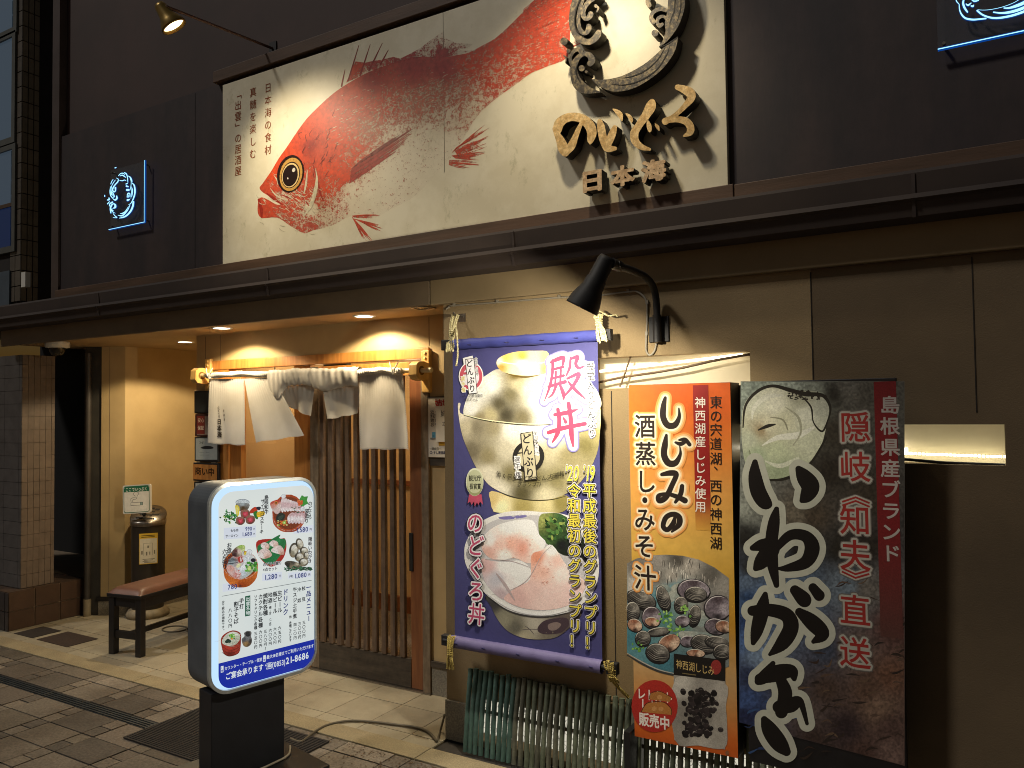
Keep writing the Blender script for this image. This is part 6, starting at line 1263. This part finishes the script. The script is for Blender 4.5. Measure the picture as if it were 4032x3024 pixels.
t_.ell(B1([(290, 1322)])[0], 35, 55, '#c9ccb4'); t_.ell(B1([(290, 1340)])[0], 32, 46, '#8d9168'); t_.ell(B1([(290, 1318)])[0], 32, 46, '#b0b393')
t_.ht('観光庁', *B1([(238, 1292), (346, 1288)]), 22, '#20201a', .02); t_.ht('長官賞', *B1([(244, 1362), (346, 1360)]), 22, '#20201a', .02)
for col, off in (('#d5d2d8', .11), ('#2c2a30', .06), ('#d8c84a', .01)):
    t_.vt('令和最初のグランプリ！', *B2([(1098, 62), (1112, 1215)]), col, .98, off); t_.vt('平成最後のグランプリ！', *B2([(1215, 62), (1232, 1232)]), col, .98, off)
    t_.ht('\'20', *B1([(1078, 1246), (1204, 1244)]), 62, col, off*.6, .12); t_.ht('\'19', *B1([(1232, 1246), (1342, 1246)]), 62, col, off*.6, .12)
for col, off in (('#191620', .11), ('#dcd6dc', .075), ('#b04868', .01)): t_.vt('のどぐろ丼', *B2([(340, 310), (352, 1010)]), col, .98, off, .92, .08)
t_.make('banner_writing', FABRIC, bn)
for nm, x, z, m in (('pole_end', bx0-.03, bzt-.022, BLACKM), ('pole_end', bx1+.045, bzt-.022, BLACKM), ('pole_end', bx0-.045, bzb-.012, BLACKM), ('pole_end', bx1+.05, bzb-.012, BLACKM)):
    MB().box(x-.026, x+.026, BY-.02, BY+.012, z-.026, z+.026).make(nm, m, bn, bevel=.003)
MB().tube([(bx0-.05, BY-.004, bzt-.022), (bx1+.06, BY-.004, bzt-.022)], .012, 8).tube([(bx0-.06, BY-.012, bzb-.012), (bx1+.06, BY-.012, bzb-.012)], .012, 8).make('cross_bar', BLACKM, bn)
# ropes: wrapped hanks tying the four corners
def twist(p, r=.0042, amp=.0018, tw=420, col=ROPE):
    P = cat_rom(p, False, 10); return P
def hank(name, label, loops, m, loc):
    b = MB(); rg = random.Random(hash(label) % 99)
    for L in loops:
        P = [Vector(q) for q in cat_rom(L, False, 8)]
        for s_ in (0, 1):
            Q = []; acc = 0
            for i, q in enumerate(P):
                if i: acc += (P[i]-P[i-1]).length
                t = acc*330+s_*math.pi; Q.append(q+Vector((.0022*math.cos(t), .0022*math.sin(t), 0)))
            b.tube(Q, .0034, 6)
    return tag(b.make(name, m, org=loc), label, 'rope', 'ropes tying the blue banner')
def wloops(top, bot, n, wx, seed, tail=None, waist=.55):
    rg = random.Random(seed); top, bot = Vector(top), Vector(bot); out = []
    for i in range(n):
        o_ = (i/(n-1)-.5)*wx; o2 = o_*.3; j = lambda: Vector((rg.uniform(-.003, .003), rg.uniform(-.008, .002), rg.uniform(-.006, .006)))
        mid = top.lerp(bot, waist)
        out.append([tuple(top+Vector((o_, 0, 0))+j()), tuple(top.lerp(mid, .5)+Vector((o_*.8, -.012, 0))+j()), tuple(mid+Vector((o2, -.014, 0))+j()), tuple(mid.lerp(bot, .5)+Vector((o_*.9, -.012, 0))+j()), tuple(bot+Vector((o_, -.004, 0))+j())])
    mid = top.lerp(bot, waist)
    for k in range(4):                                               # wraps at the waist
        z = (k-1.5)*.010; r_ = wx*.33
        out.append([(mid.x+r_*math.cos(t), mid.y-.012-r_*.8*math.sin(t), mid.z+z+.003*math.sin(t)) for t in [q*math.pi/4 for q in range(9)]])
    if tail: out.append([tuple(q) for q in tail])
    return out
e1 = onY(1795, 1240, 3.27); e2 = onY(1775, 1385, 3.17)
MB().box(e1.x-.02, e1.x+.02, FW-.006, FW, e1.z-.03, e1.z+.012).tube([(e1.x, FW, e1.z), (e1.x, 3.25, e1.z), (e1.x, 3.25, e1.z+.012)], .006, 8).make('rope_hook', STEEL, bn)
hank('rope_tie', 'cream rope hank tying the top left corner of the banner', wloops(e1, e2, 6, .040, 1, [e1+Vector((.012, -.02, -.05)), onY(1800, 1330, 3.16), onY(1802, 1400, 3.16), onY(1796, 1440, 3.16)]), ROPE, e1)
e3 = onY(2357, 1236, 3.22); e4 = onY(2376, 1345, 3.165)
MB().tube([(e3.x, FW, e3.z), (e3.x, 3.21, e3.z)], .006, 8).make('rope_hook', STEEL, bn)
hank('rope_tie', 'cream rope hank under the gooseneck lamp at the top right of the banner', wloops(e3, e4, 6, .042, 2, [onY(2362, 1225, 3.2), onY(2395, 1243, 3.2), onY(2425, 1240, 3.2), onY(2430, 1246, 3.2)], .3), ROPE, e3)
e5, e6 = onY(1780, 2505, 3.17), onY(1776, 2635, 3.18)
hank('rope_tie', 'yellowed rope hank at the bottom left corner of the banner', wloops(e5, e6, 5, .036, 3, None, .45), ROPEY, e5)
e7, e8 = onY(2398, 2605, 3.165), onY(2425, 2680, 3.20)
hank('rope_tie', 'yellowed rope at the bottom right corner of the banner running to the wall', wloops(e7, e8, 5, .036, 4, [onY(2400, 2665, 3.18), onY(2425, 2690, 3.2), onY(2450, 2720, 3.22), onY(2474, 2750, 3.26)], .6)+[[tuple(onY(2400+dx, 2660, 3.18)), tuple(onY(2430+dx, 2700, 3.21)), tuple(onY(2472+dx, 2742, 3.27))] for dx in (-6, 4)], ROPEY, e7)

# ================================================================== BAMBOO FENCE
bf = thing('bamboo_skirt_fence', 'low slatted bamboo skirt fence, greenish at its left end, under the banner', 'fence', (-2.24, 3.3, 0))
SLG = [mat('teal painted bamboo', '#55736a', '#435d55', .55, scale=14, stretch=(3, 3, .5), bump=.15, grain=(60, .75)), mat('faded green bamboo', '#747b67', '#5a624f', .6, scale=14, stretch=(3, 3, .5), bump=.15, grain=(60, .7)), mat('grey weathered bamboo', '#70705f', '#565649', .65, scale=14, stretch=(3, 3, .5), bump=.15, grain=(60, .7))]
rg = random.Random(9)
NB = 52
for i in range(NB):
    x = -2.228+i*.0312+rg.uniform(-.002, .002); top = .392+rg.uniform(-.006, .006); ph_ = rg.uniform(0, .16)
    P, rs = [], []
    for k in range(29):
        t = k/28; z = top*(1-t); y = 3.295-.058*t**1.6-.016*math.sin(math.pi*t)
        nd_ = abs(((z+ph_) % .17)-.085) > .079
        P.append((x+.003*math.sin(t*3+i), y, max(z, .004))); rs.append((.0142 if nd_ else .0128)*(1-.1*t)*rg.uniform(.97, 1.03))
    k_ = 0 if i < 9 else (2 if rg.random() < .6 and i < 16 else (1 if rg.random() < .7 else 2))
    MB().tube(P, rs, 10).make('bamboo_slat', SLG[k_], bf)
MB().tube([(-2.25, 3.312, .365), (-.62, 3.312, .365)], .010, 8).tube([(-2.25, 3.306, .19), (-.62, 3.306, .19)], .009, 8).make('cross_rail', BAMB, bf)
MB().box(-1.352, -1.325, 3.16, 3.33, .002, .30).make('dark_batten', BLACKP, bf)

# ================================================================== POSTERS
def box_sign(name, label, y, depth, x0, x1, z0, z1, cat, side, face):
    t = thing(name, label, cat, (x0, y+depth, z0)); MB().box(x0, x1, y+.002, y+depth, z0, z1).make('sign_box', side, t, bevel=.002)
    return t
OY = 3.195; FO = fy(OY)
ox0, oz1 = FO.ab((2475, 1516)); ox1, _z = FO.ab((2876, 1503)); oz0 = FO.ab((2471, 2893))[1]
og = box_sign('orange_clam_poster', 'orange poster board with a clam soup bowl and a red round badge', OY, .133, ox0, ox1, oz0, oz1, 'poster', BLACKP, None)
a = Art(FO, .0010, .000001, 1.25)
def OP(pts, c, C=O1, sm=True): a.poly(C(pts), c, sm, 4)
def OF(pts, f, step, C=O1, jit=.03, sm=True): a.photo(C(pts), step*.55, [C([q])[0] for q in f], sm, jit, n=4)
rect = [(2475, 1516), (2876, 1503), (2877, 2969), (2471, 2893)]
cor = [(ox0+.001, oz0+.001), (ox1-.001, oz0+.001), (ox1-.001, oz1-.001), (ox0+.001, oz1-.001)]
b = MB(); NV = 40
stops = [(0, '#c4591f'), (.04, '#d0641f'), (.12, '#c98a4a'), (.2, '#c9a06a'), (.34, '#c08a2a'), (.45, '#cf9f3a'), (.55, '#d8ac52'), (.7, '#d99a4c'), (.82, '#d67a30'), (.92, '#d05f1e'), (1, '#cf5a1a')]
def grad(t):
    for (p, c), (q, d) in zip(stops, stops[1:]):
        if p <= t <= q: k = (t-p)/(q-p); return tuple(x*(1-k)+y_*k for x, y_ in zip(S(c), S(d)))+(1,)
vs = []; cl = []
for j in range(NV+1):
    for i in range(2): vs.append(FO.w(cor[0][0] if i == 0 else cor[1][0], cor[0][1]+(cor[2][1]-cor[0][1])*j/NV, .0004)); cl.append(grad(j/NV))
b.add(vs, [(2*j, 2*j+1, 2*j+3, 2*j+2) for j in range(NV)], 0, cl); b.make('poster_sheet', PRINT, og)
DR = '#8f1f1c'
st_ = [FO.ab(q) for q in O1([(573, 282), (679, 278)])]
b = MB(); vs = []; cl = []
for j in range(13):
    t = j/12; z = st_[0][1]-.006-(st_[0][1]-FO.ab(O1([(573, 1275)])[0])[1])*t; k = max(0, (t-.8)/.2)
    for x in (st_[0][0], st_[1][0]): vs.append(FO.w(x, min(z, oz1-.001), .0009)); cl.append(tuple(p_*(1-k)+q_*k for p_, q_ in zip(S(DR), S('#cf9a42')))+(1,))
b.add(vs, [(2*j, 2*j+1, 2*j+3, 2*j+2) for j in range(12)], 0, cl); b.make('red_stripe', PRINT, og)
XR = 988
def clip(pts): return [(min(max(x, 226), XR), y)+tuple(r_) for x, y, *r_ in pts]
OF(clip([(226, 130), (300, 92), (400, 70), (520, 64), (640, 72), (760, 100), (880, 160), (988, 240), (988, 900), (860, 950), (700, 965), (560, 955), (450, 920), (340, 860), (226, 800)]), [(300, 150, '#6b6660'), (450, 110, '#8d8780'), (600, 100, '#4f4b46'), (700, 150, '#a39c92'), (850, 220, '#5e5a54'), (950, 300, '#8f8a82'), (300, 300, '#b5b0a8'), (450, 240, '#77726b'), (560, 220, '#9a948b'), (960, 450, '#6f6a66'), (580, 330, '#5f8c96'), (450, 380, '#5c8790'), (700, 420, '#8d9690'), (300, 480, '#4a4a48'), (280, 660, '#3f7480'), (350, 780, '#54828a'), (500, 880, '#3f6f7d'), (700, 900, '#3c6470'), (850, 800, '#6d7270'), (900, 680, '#8a8c86'), (640, 600, '#5d7d78'), (500, 560, '#55807f'), (760, 560, '#7c7f7a'), (820, 440, '#77726e')], 15, O2, .16, False)
for i in range(90):                                                # hammered metal glints
    x, y = rg.uniform(300, 960), rg.uniform(80, 250)
    if (x-600)**2/400**2+(y-520)**2/455**2 < .97: a.stroke(O2(clip([(x, y, 2), (x+rg.uniform(-8, 8), y+rg.uniform(10, 40), 7), (x+rg.uniform(-10, 10), y+rg.uniform(40, 60), 1)])), rg.choice(['#cfc9bf', '#3b3733', '#a8a198', '#57524d']), .53, n=3)
def clam(c, rx, ry, ro_, kind):
    rx *= 1.14; ry *= 1.14
    base = {'d': [(0, -.7, '#6a665f'), (-.5, .1, '#1c1b1c'), (.4, .3, '#2b292a'), (0, .8, '#141314'), (.3, -.2, '#8d8880'), (-.2, -.35, '#4b4844')], 'o': [(0, -.6, '#4a3f44'), (-.3, 0, '#6b6068'), (.4, .2, '#a39aa0'), (0, .7, '#2b272b'), (.1, .3, '#8a7f88')], 'b': [(0, -.6, '#8a5a44'), (-.3, .2, '#a8806a'), (.4, .2, '#d0b49c'), (0, .8, '#3d2c26')]}[kind]
    E_ = ellipse(c, rx, ry, 16, ro_)
    sh = clip([(c[0]+(x-c[0])*1.08, c[1]+(y-c[1])*1.1+5) for x, y in E_]); a.poly(O2(sh), '#1a1a1b')
    a.photo(O2(clip(E_)), 5, [O2([(c[0]+p*rx, c[1]+q*ry, col)])[0] for p, q, col in base], False, .4)
    ca, sa = math.cos(R(ro_)), math.sin(R(ro_)); L = lambda u, v: (c[0]+u*rx*ca-v*ry*sa, c[1]+u*rx*sa+v*ry*ca)
    if kind == 'd':
        for k in range(7):
            t = .2+k*.11; a.stroke(O2(clip([L(-.85*math.sin(t*2.2), 1.6*t-.9)+(1,), L(0, 1.75*t-.72)+(3.2,), L(.85*math.sin(t*2.2), 1.6*t-.9)+(1,)])), rg.choice(['#86827a', '#5f5b56', '#a39d93']), .53, n=3)
    a.stroke(O2(clip([L(math.cos(R(t))*.93, math.sin(R(t))*.93)+(w,) for t, w in ((185, 1), (215, 4), (250, 6), (285, 4), (310, 1))])), '#c9c4b8' if kind != 'o' else '#d6d0cf', .53, n=3)
for q in ([(560, 300), (640, 280), (660, 340), (600, 400), (520, 420)], [(620, 640), (760, 640), (860, 660), (800, 700), (640, 690)], [(760, 480), (840, 520), (800, 600), (740, 580)], [(450, 300), (520, 290), (560, 330), (480, 370)]): a.photo(O2(cat_rom(q, True, 4)), 8, [O2([(q[0][0], q[0][1], '#a3a69c')])[0], O2([(q[2][0], q[2][1], '#7f8c88')])[0]], False, .25)
for args in (((330, 400), 100, 60, 20, 'd'), ((265, 490), 50, 65, 0, 'd'), ((498, 390), 42, 85, -18, 'd'), ((410, 530), 62, 70, 0, 'o'), ((415, 565), 48, 30, 10, 'b'), ((725, 330), 105, 72, 8, 'o'), ((740, 360), 72, 50, 5, 'd'), ((905, 460), 88, 80, -10, 'o'), ((630, 440), 45, 55, 0, 'd'), ((730, 520), 40, 70, 10, 'd'), ((640, 560), 48, 36, 0, 'o'), ((890, 600), 72, 52, 12, 'o'), ((950, 600), 55, 40, 10, 'b'), ((460, 640), 75, 28, -8, 'd'), ((345, 690), 50, 52, 0, 'd'), ((285, 590), 50, 40, 30, 'b'), ((540, 725), 75, 55, -25, 'b'), ((455, 800), 78, 62, 20, 'd'), ((680, 710), 50, 36, 0, 'o'), ((800, 730), 85, 60, 15, 'd'), ((900, 720), 80, 40, 10, 'd'), ((740, 800), 60, 26, 5, 'b'), ((940, 790), 60, 50, 0, 'd')): clam(*args)
for i in range(70):
    c_ = rg.choice([(670, 460, 40, 50), (540, 560, 60, 50), (600, 620, 80, 30), (310, 750, 40, 40), (520, 510, 40, 30)]); q = O2([(rg.gauss(c_[0], c_[2]*.5), rg.gauss(c_[1], c_[3]*.5))])[0]; a.ell(q, rg.uniform(3, 7), rg.uniform(3, 6), rg.choice(['#5d8f3c', '#7fae52', '#3f6e2e', '#9cc26e']), 0, 9)
a.stroke(O2([(228, 815, 8), (340, 880, 14), (460, 935, 14), (580, 965, 12)]), '#3a3a38', .53); a.stroke(O2([(228, 800, 4), (340, 866, 8), (460, 922, 8), (580, 952, 6)]), '#a8a59c', .53)
OP([(575, 960), (962, 1000), (960, 1520), (580, 1450)], '#8f8a82', O2, False)
OF([(590, 985), (955, 1020), (965, 1200), (975, 1350), (955, 1510), (760, 1490), (585, 1450)], [(620, 1030, '#b5b0a6'), (800, 1030, '#8d8880'), (930, 1100, '#a8a298'), (600, 1250, '#7f7a72'), (940, 1350, '#9a948a'), (750, 1470, '#aaa59b'), (640, 1420, '#8a857c'), (760, 1250, '#5c5852')], 16, O2, .1)
for i in range(120):
    x, y = rg.gauss(765, 62), rg.uniform(1080, 1420); q = O2([(x, y)])[0]; a.ell(q, rg.uniform(9, 15), rg.uniform(7, 12), rg.choice(['#1c1819', '#262021', '#141112', '#30292a']), rg.uniform(0, 90), 10)
    if rg.random() < .5: a.stroke(O2([(x-12, y-8, 1), (x, y-14, 4), (x+12, y-8, 1)]), '#6b6462', .53, n=2)
OP([(576, 803), (962, 853), (960, 1010), (575, 962)], '#1a1715', O2, False)
a.ell(O2([(892, 905)])[0], 21, 29, '#8a2f2c')
a.ht('神西湖しじみ', *O2([(592, 880), (880, 935)]), 34, '#c2a76a', .0); 
for k in range(2): a.stroke(O2([(640, 948+k*4, 2), (740, 962+k*4, 2)]), '#8d7a50', .53, n=2)
a.ell(O2([(433, 1196)])[0], 91, 103, '#a32a22')
a.ht('レトルト', *O2([(300, 1100), (572, 1140)]), 42, '#dfd6cc', .02); a.ht('しじみ', *O2([(325, 1180), (540, 1215)]), 42, '#dfd6cc', .02); a.ht('販売中', *O2([(315, 1290), (548, 1330)]), 48, '#dfd6cc', .03)
OP([(405, 1100), (470, 1085), (560, 1130), (545, 1165), (390, 1145)], '#a06a35', O2, False); OP([(330, 1240), (380, 1170), (500, 1165), (555, 1215), (560, 1262), (340, 1240)], '#a87038', O2, False)
for q in ([(392, 1146, 5), (405, 1100, 5), (470, 1085, 5), (562, 1132, 5)], [(332, 1242, 6), (380, 1172, 6), (500, 1167, 6), (556, 1216, 6), (558, 1262, 5)]): a.stroke(O2(q), '#4f2c14', .53)
for c_ in ((470, 1130), (430, 1215), (480, 1218)): a.ell(O2([c_])[0], 10, 9, '#b98550')
a.ell(O2([(975, 1545)])[0], 7, 9, '#8a5a3a')
a.make('poster_picture', PHOTO, og)
t_ = Art(FO, a.h+.0003, .000001, 1.1)
sj = [[(384, 378, 22), (372, 440, 40), (370, 510, 42), (400, 565, 44), (450, 565, 42), (480, 510, 26), (478, 450, 10)], [(392, 635, 20), (382, 700, 42), (376, 770, 44), (405, 825, 46), (455, 825, 42), (488, 765, 22), (484, 710, 8)], [(455, 685, 16), (490, 695, 30), (520, 680, 26)], [(480, 668, 14), (520, 665, 28), (552, 700, 26)],
    [(362, 905, 26), (420, 895, 40), (460, 905, 36), (430, 980, 36), (390, 1060, 40), (345, 1085, 40), (340, 1050, 30), (400, 1040, 26), (470, 1060, 34), (520, 1085, 40)], [(500, 985, 30), (490, 1040, 34), (455, 1095, 22)],
    [(452, 1185, 14), (440, 1240, 36), (400, 1285, 34), (370, 1260, 34), (390, 1200, 36), (440, 1178, 36), (480, 1200, 40), (478, 1250, 40), (430, 1298, 16)]]
sk = '酒蒸し・みそ汁'
cen = [(245, 575), (248, 765), (250, 955), (244, 1085), (242, 1215), (240, 1400)]
for ex, col, off in ((20, '#d8924e', .16), (13, '#dcb27c', .11), (7, '#e0d3b8', .07), (0, '#241c18', .016)):
    t_.strokes([O1(s_) for s_ in sj], col, .5725, ex)
    for ch, c_ in zip(sk, cen): t_.gl(ch, FO.ab(O1([c_])[0]), .098, .107, col, off)
    t_.gl('汁', FO.ab(O2([(362, 240)])[0]), .104, .112, col, off)
t_.vt('神西湖産しじみ使用', *O1([(625, 412), (627, 1128)]), '#e0d6cc', .90, .008)
ys = [410, 505, 600, 696, 797, 838, 985, 1080, 1180, 1278, 1378]
for ch, y in zip('東の宍道湖、西の神西湖', ys): t_.gl(ch, FO.ab(O1([(733 if ch != '、' else 757, y)])[0]), .052, .055, '#231a14', .008)
t_.make('poster_writing', PRINT, og)
# oyster poster
IY = 3.15; FI = fy(IY)
ix0, iz1 = FI.ab((2917, 1500)); ix1 = FI.ab((3562, 2700))[0]; iz0 = FI.ab((2906, 2989))[1]
ip = box_sign('oyster_poster', 'tall dim poster of an oyster, sea and rock with huge black brushed lettering', IY, .05, ix0, ix1, iz0, iz1-.004, 'poster', BLACKP, None)
MB().box(ix0+.05, ix0+.08, IY+.0505, FW-.0005, iz0+.1, iz1-.1).box(ix1-.08, ix1-.05, IY+.0505, FW-.0005, iz0+.1, iz1-.1).make('mounting_batten', BLACKP, ip)
a = Art(FI, .0006, .000001, 1.05)
XM = lambda pts: [(min(max(x, 2850+66*1.0094-(y-1500)*.0075), 3562),) + (min(max(y, 1501), 3060),)+tuple(r_) for x, y, *r_ in IW(pts)]
def IF(pts, f, step, jit=.05, sm=False):
    if sm: pts = cat_rom(pts, True, 4)
    a.photo(XM(pts), step, IW(f), False, jit)
IF([(66, 150), (705, 150), (708, 900), (708, 1650), (60, 1480), (60, 900)], [(100, 180, '#8d978c'), (250, 170, '#a7b0a4'), (350, 200, '#8a9084'), (430, 200, '#2e2c26'), (480, 180, '#6d6a62'), (560, 200, '#55524a'), (430, 350, '#3a352c'), (420, 500, '#2b261f'), (350, 680, '#4a4034'), (280, 680, '#6b6355'), (90, 640, '#8d9086'), (80, 760, '#23221f'), (300, 820, '#1f1d1a'), (450, 800, '#2b2822'), (560, 600, '#3a332a'), (560, 800, '#2d2822'), (100, 880, '#2a2a2a'), (90, 930, '#5a6a80'), (300, 920, '#55677c'), (480, 950, '#6d7a86'), (100, 1000, '#31486c'), (90, 1100, '#26395f'), (300, 1050, '#4d5f78'), (400, 1200, '#3f4656'), (100, 1300, '#2a3350'), (90, 1450, '#22294a'), (250, 1350, '#3a3534'), (400, 1350, '#4a3a32'), (560, 1350, '#5a4438'), (650, 1300, '#6b4c3c'), (350, 1550, '#3d2f2a'), (550, 1600, '#4a3630'), (650, 1500, '#54403a'), (660, 1100, '#5a3a34'), (200, 1640, '#241f24'), (500, 1200, '#6b5a50'), (600, 1420, '#7a6252'), (480, 1500, '#33272a'), (560, 960, '#6b6660'), (640, 1600, '#6e5850'), (330, 1450, '#5a4c48'), (150, 1000, '#6b84a8'), (80, 1150, '#4a6492'), (140, 1220, '#7f93ad'), (90, 1400, '#3d5280')], 8, .42)
a.gain = 1.42
IF([(70, 300), (85, 230), (130, 185), (190, 165), (290, 185), (380, 195), (415, 240), (405, 300), (380, 400), (330, 470), (250, 520), (150, 535), (90, 480), (72, 400)], [(120, 230, '#b0b2a0'), (200, 240, '#c9c8b5'), (170, 330, '#c2bfa6'), (150, 340, '#8d7d60'), (240, 300, '#b3b299'), (320, 280, '#c5c6b4'), (380, 260, '#a3a596'), (330, 380, '#b5b8a0'), (200, 420, '#aeb596'), (130, 440, '#98a487'), (220, 500, '#8f9a7d'), (100, 380, '#a7ab96'), (300, 220, '#9a9a86')], 8, .10, True)
a.gain = 1.05
for q in ([(75, 330, 5), (85, 245, 10), (130, 190, 12), (190, 168, 12), (260, 185, 16), (320, 200, 18), (385, 205, 14), (415, 250, 10), (408, 300, 6)], [(300, 205, 4), (340, 250, 7), (350, 310, 5), (385, 345, 8), (410, 290, 5)], [(135, 340, 5), (170, 325, 14), (200, 318, 6)], [(150, 535, 6), (240, 530, 12), (330, 480, 10), (400, 370, 8)]): a.stroke(XM(q), '#2a2720', 1.0)
for q, c_ in (([(150, 400, 4), (210, 370, 20), (290, 360, 26), (350, 330, 10)], '#e6e6d6'), ([(110, 300, 3), (120, 250, 16), (170, 210, 20), (230, 205, 8)], '#dcdccb'), ([(160, 460, 3), (220, 480, 18), (290, 450, 12)], '#d9dcc6'), ([(100, 420, 3), (115, 470, 10), (150, 505, 6)], '#7d8468'), ([(240, 250, 3), (290, 290, 10), (300, 350, 8), (270, 400, 3)], '#a9a992'), ([(180, 290, 2), (230, 300, 7), (250, 340, 4)], '#8f8d76')): a.stroke(XM(q), c_, 1.0)
for i in range(50): q = IW([(rg.uniform(250, 400), rg.gauss(205, 8))])[0]; a.ell(q, rg.uniform(3, 7), rg.uniform(2, 5), '#2f2b23', 0, 8)
for i in range(90):                                               # rock and wave streaks
    y = rg.uniform(930, 1640)
    x = rg.uniform(330, 690) if rg.random() < .65 else rg.uniform(70, 330)
    sea = x < 330-(y-930)*.12
    a.stroke(XM([(x, y, 1), (x+rg.uniform(10, 30), y+rg.uniform(-16, 6), rg.uniform(4, 12)), (x+rg.uniform(30, 65), y+rg.uniform(-30, 10), 1)]), rg.choice(['#3f5680', '#52688c', '#26375c', '#35507c'] if sea else ['#332822', '#5a473b', '#64503f', '#3b2d26', '#2c2420']), 1, n=3)
zA, zB = FI.ab(IW([(650, 150)])[0])[1], FI.ab(IW([(650, 1150)])[0])[1]
sx_ = [FI.ab(IW([(597, 600)])[0])[0], ix1-.0005]
vs, cl = [], []
for j in range(11):
    t = j/10; k = max(0, (t-.6)/.4)
    for x in sx_: vs.append(FI.w(x, min(zA+(zB-zA)*t, iz1-.005), a.h+.0001)); cl.append(tuple(p_*(1-k)+q_*k for p_, q_ in zip(S('#7a1f22'), S('#5a3a34')))+(1,))
a.add(vs, [(2*j, 2*j+1, 2*j+3, 2*j+2) for j in range(10)], 0, cl); a.h += .0002
a.make('poster_picture', PHOTO, ip)
t_ = Art(FI, a.h+.0002, .000001, .95)
ik = [[(122, 465, 22), (122, 520, 52), (135, 580, 62), (160, 622, 54), (182, 632, 16)], [(292, 492, 26), (315, 525, 62), (338, 560, 72), (325, 595, 54), (305, 615, 20)],
    [(206, 648, 20), (196, 700, 46), (186, 780, 50), (190, 860, 46), (206, 945, 22)], [(112, 800, 22), (150, 790, 50), (185, 800, 70), (150, 850, 60), (125, 880, 22)], [(205, 800, 30), (260, 750, 40), (320, 755, 46), (345, 800, 60), (320, 855, 50), (250, 878, 30), (210, 880, 10)],
    [(162, 980, 20), (150, 1040, 56), (130, 1120, 50), (115, 1170, 20)], [(112, 1045, 40), (180, 1042, 50), (245, 1062, 56), (262, 1110, 62), (230, 1170, 56), (180, 1215, 14)], [(278, 965, 40), (312, 1000, 58), (318, 1012, 30)], [(348, 955, 36), (372, 985, 44)], [(295, 1050, 34), (345, 1090, 62), (385, 1135, 54), (350, 1165, 18)],
    [(192, 1250, 20), (160, 1300, 50), (135, 1320, 30)], [(140, 1310, 40), (200, 1290, 66), (262, 1280, 50), (275, 1310, 20)], [(225, 1320, 44), (240, 1370, 56), (225, 1440, 50)], [(215, 1420, 50), (262, 1412, 60), (298, 1400, 30), (325, 1485, 14)], [(158, 1468, 26), (180, 1510, 62), (215, 1560, 66), (245, 1595, 34)]]
for ex, col in ((25, '#c2c3b3'), (0, '#15110f')): t_.strokes([IW(s_) for s_ in ik], col, 1.0, ex)
ru = [('隠', 330), ('岐', 485), ('《', 597), ('知', 692), ('夫', 830), ('》', 922), ('直', 1045), ('送', 1210)]
for off, col in ((.11, '#6d6660'), (.075, '#b0ada2'), (.012, '#9c2f2a')):
    for ch, y in ru:
        big = ch not in '《》'; t_.gl(ch, FI.ab(IW([(512, y)])[0]), .108 if big else .10, .118 if big else .085, col, off, not big)
t_.vt('島根県産ブランド', *IW([(648, 243), (653, 822)]), '#b5ada6', .88, .02)
t_.make('poster_writing', PRINT, ip)
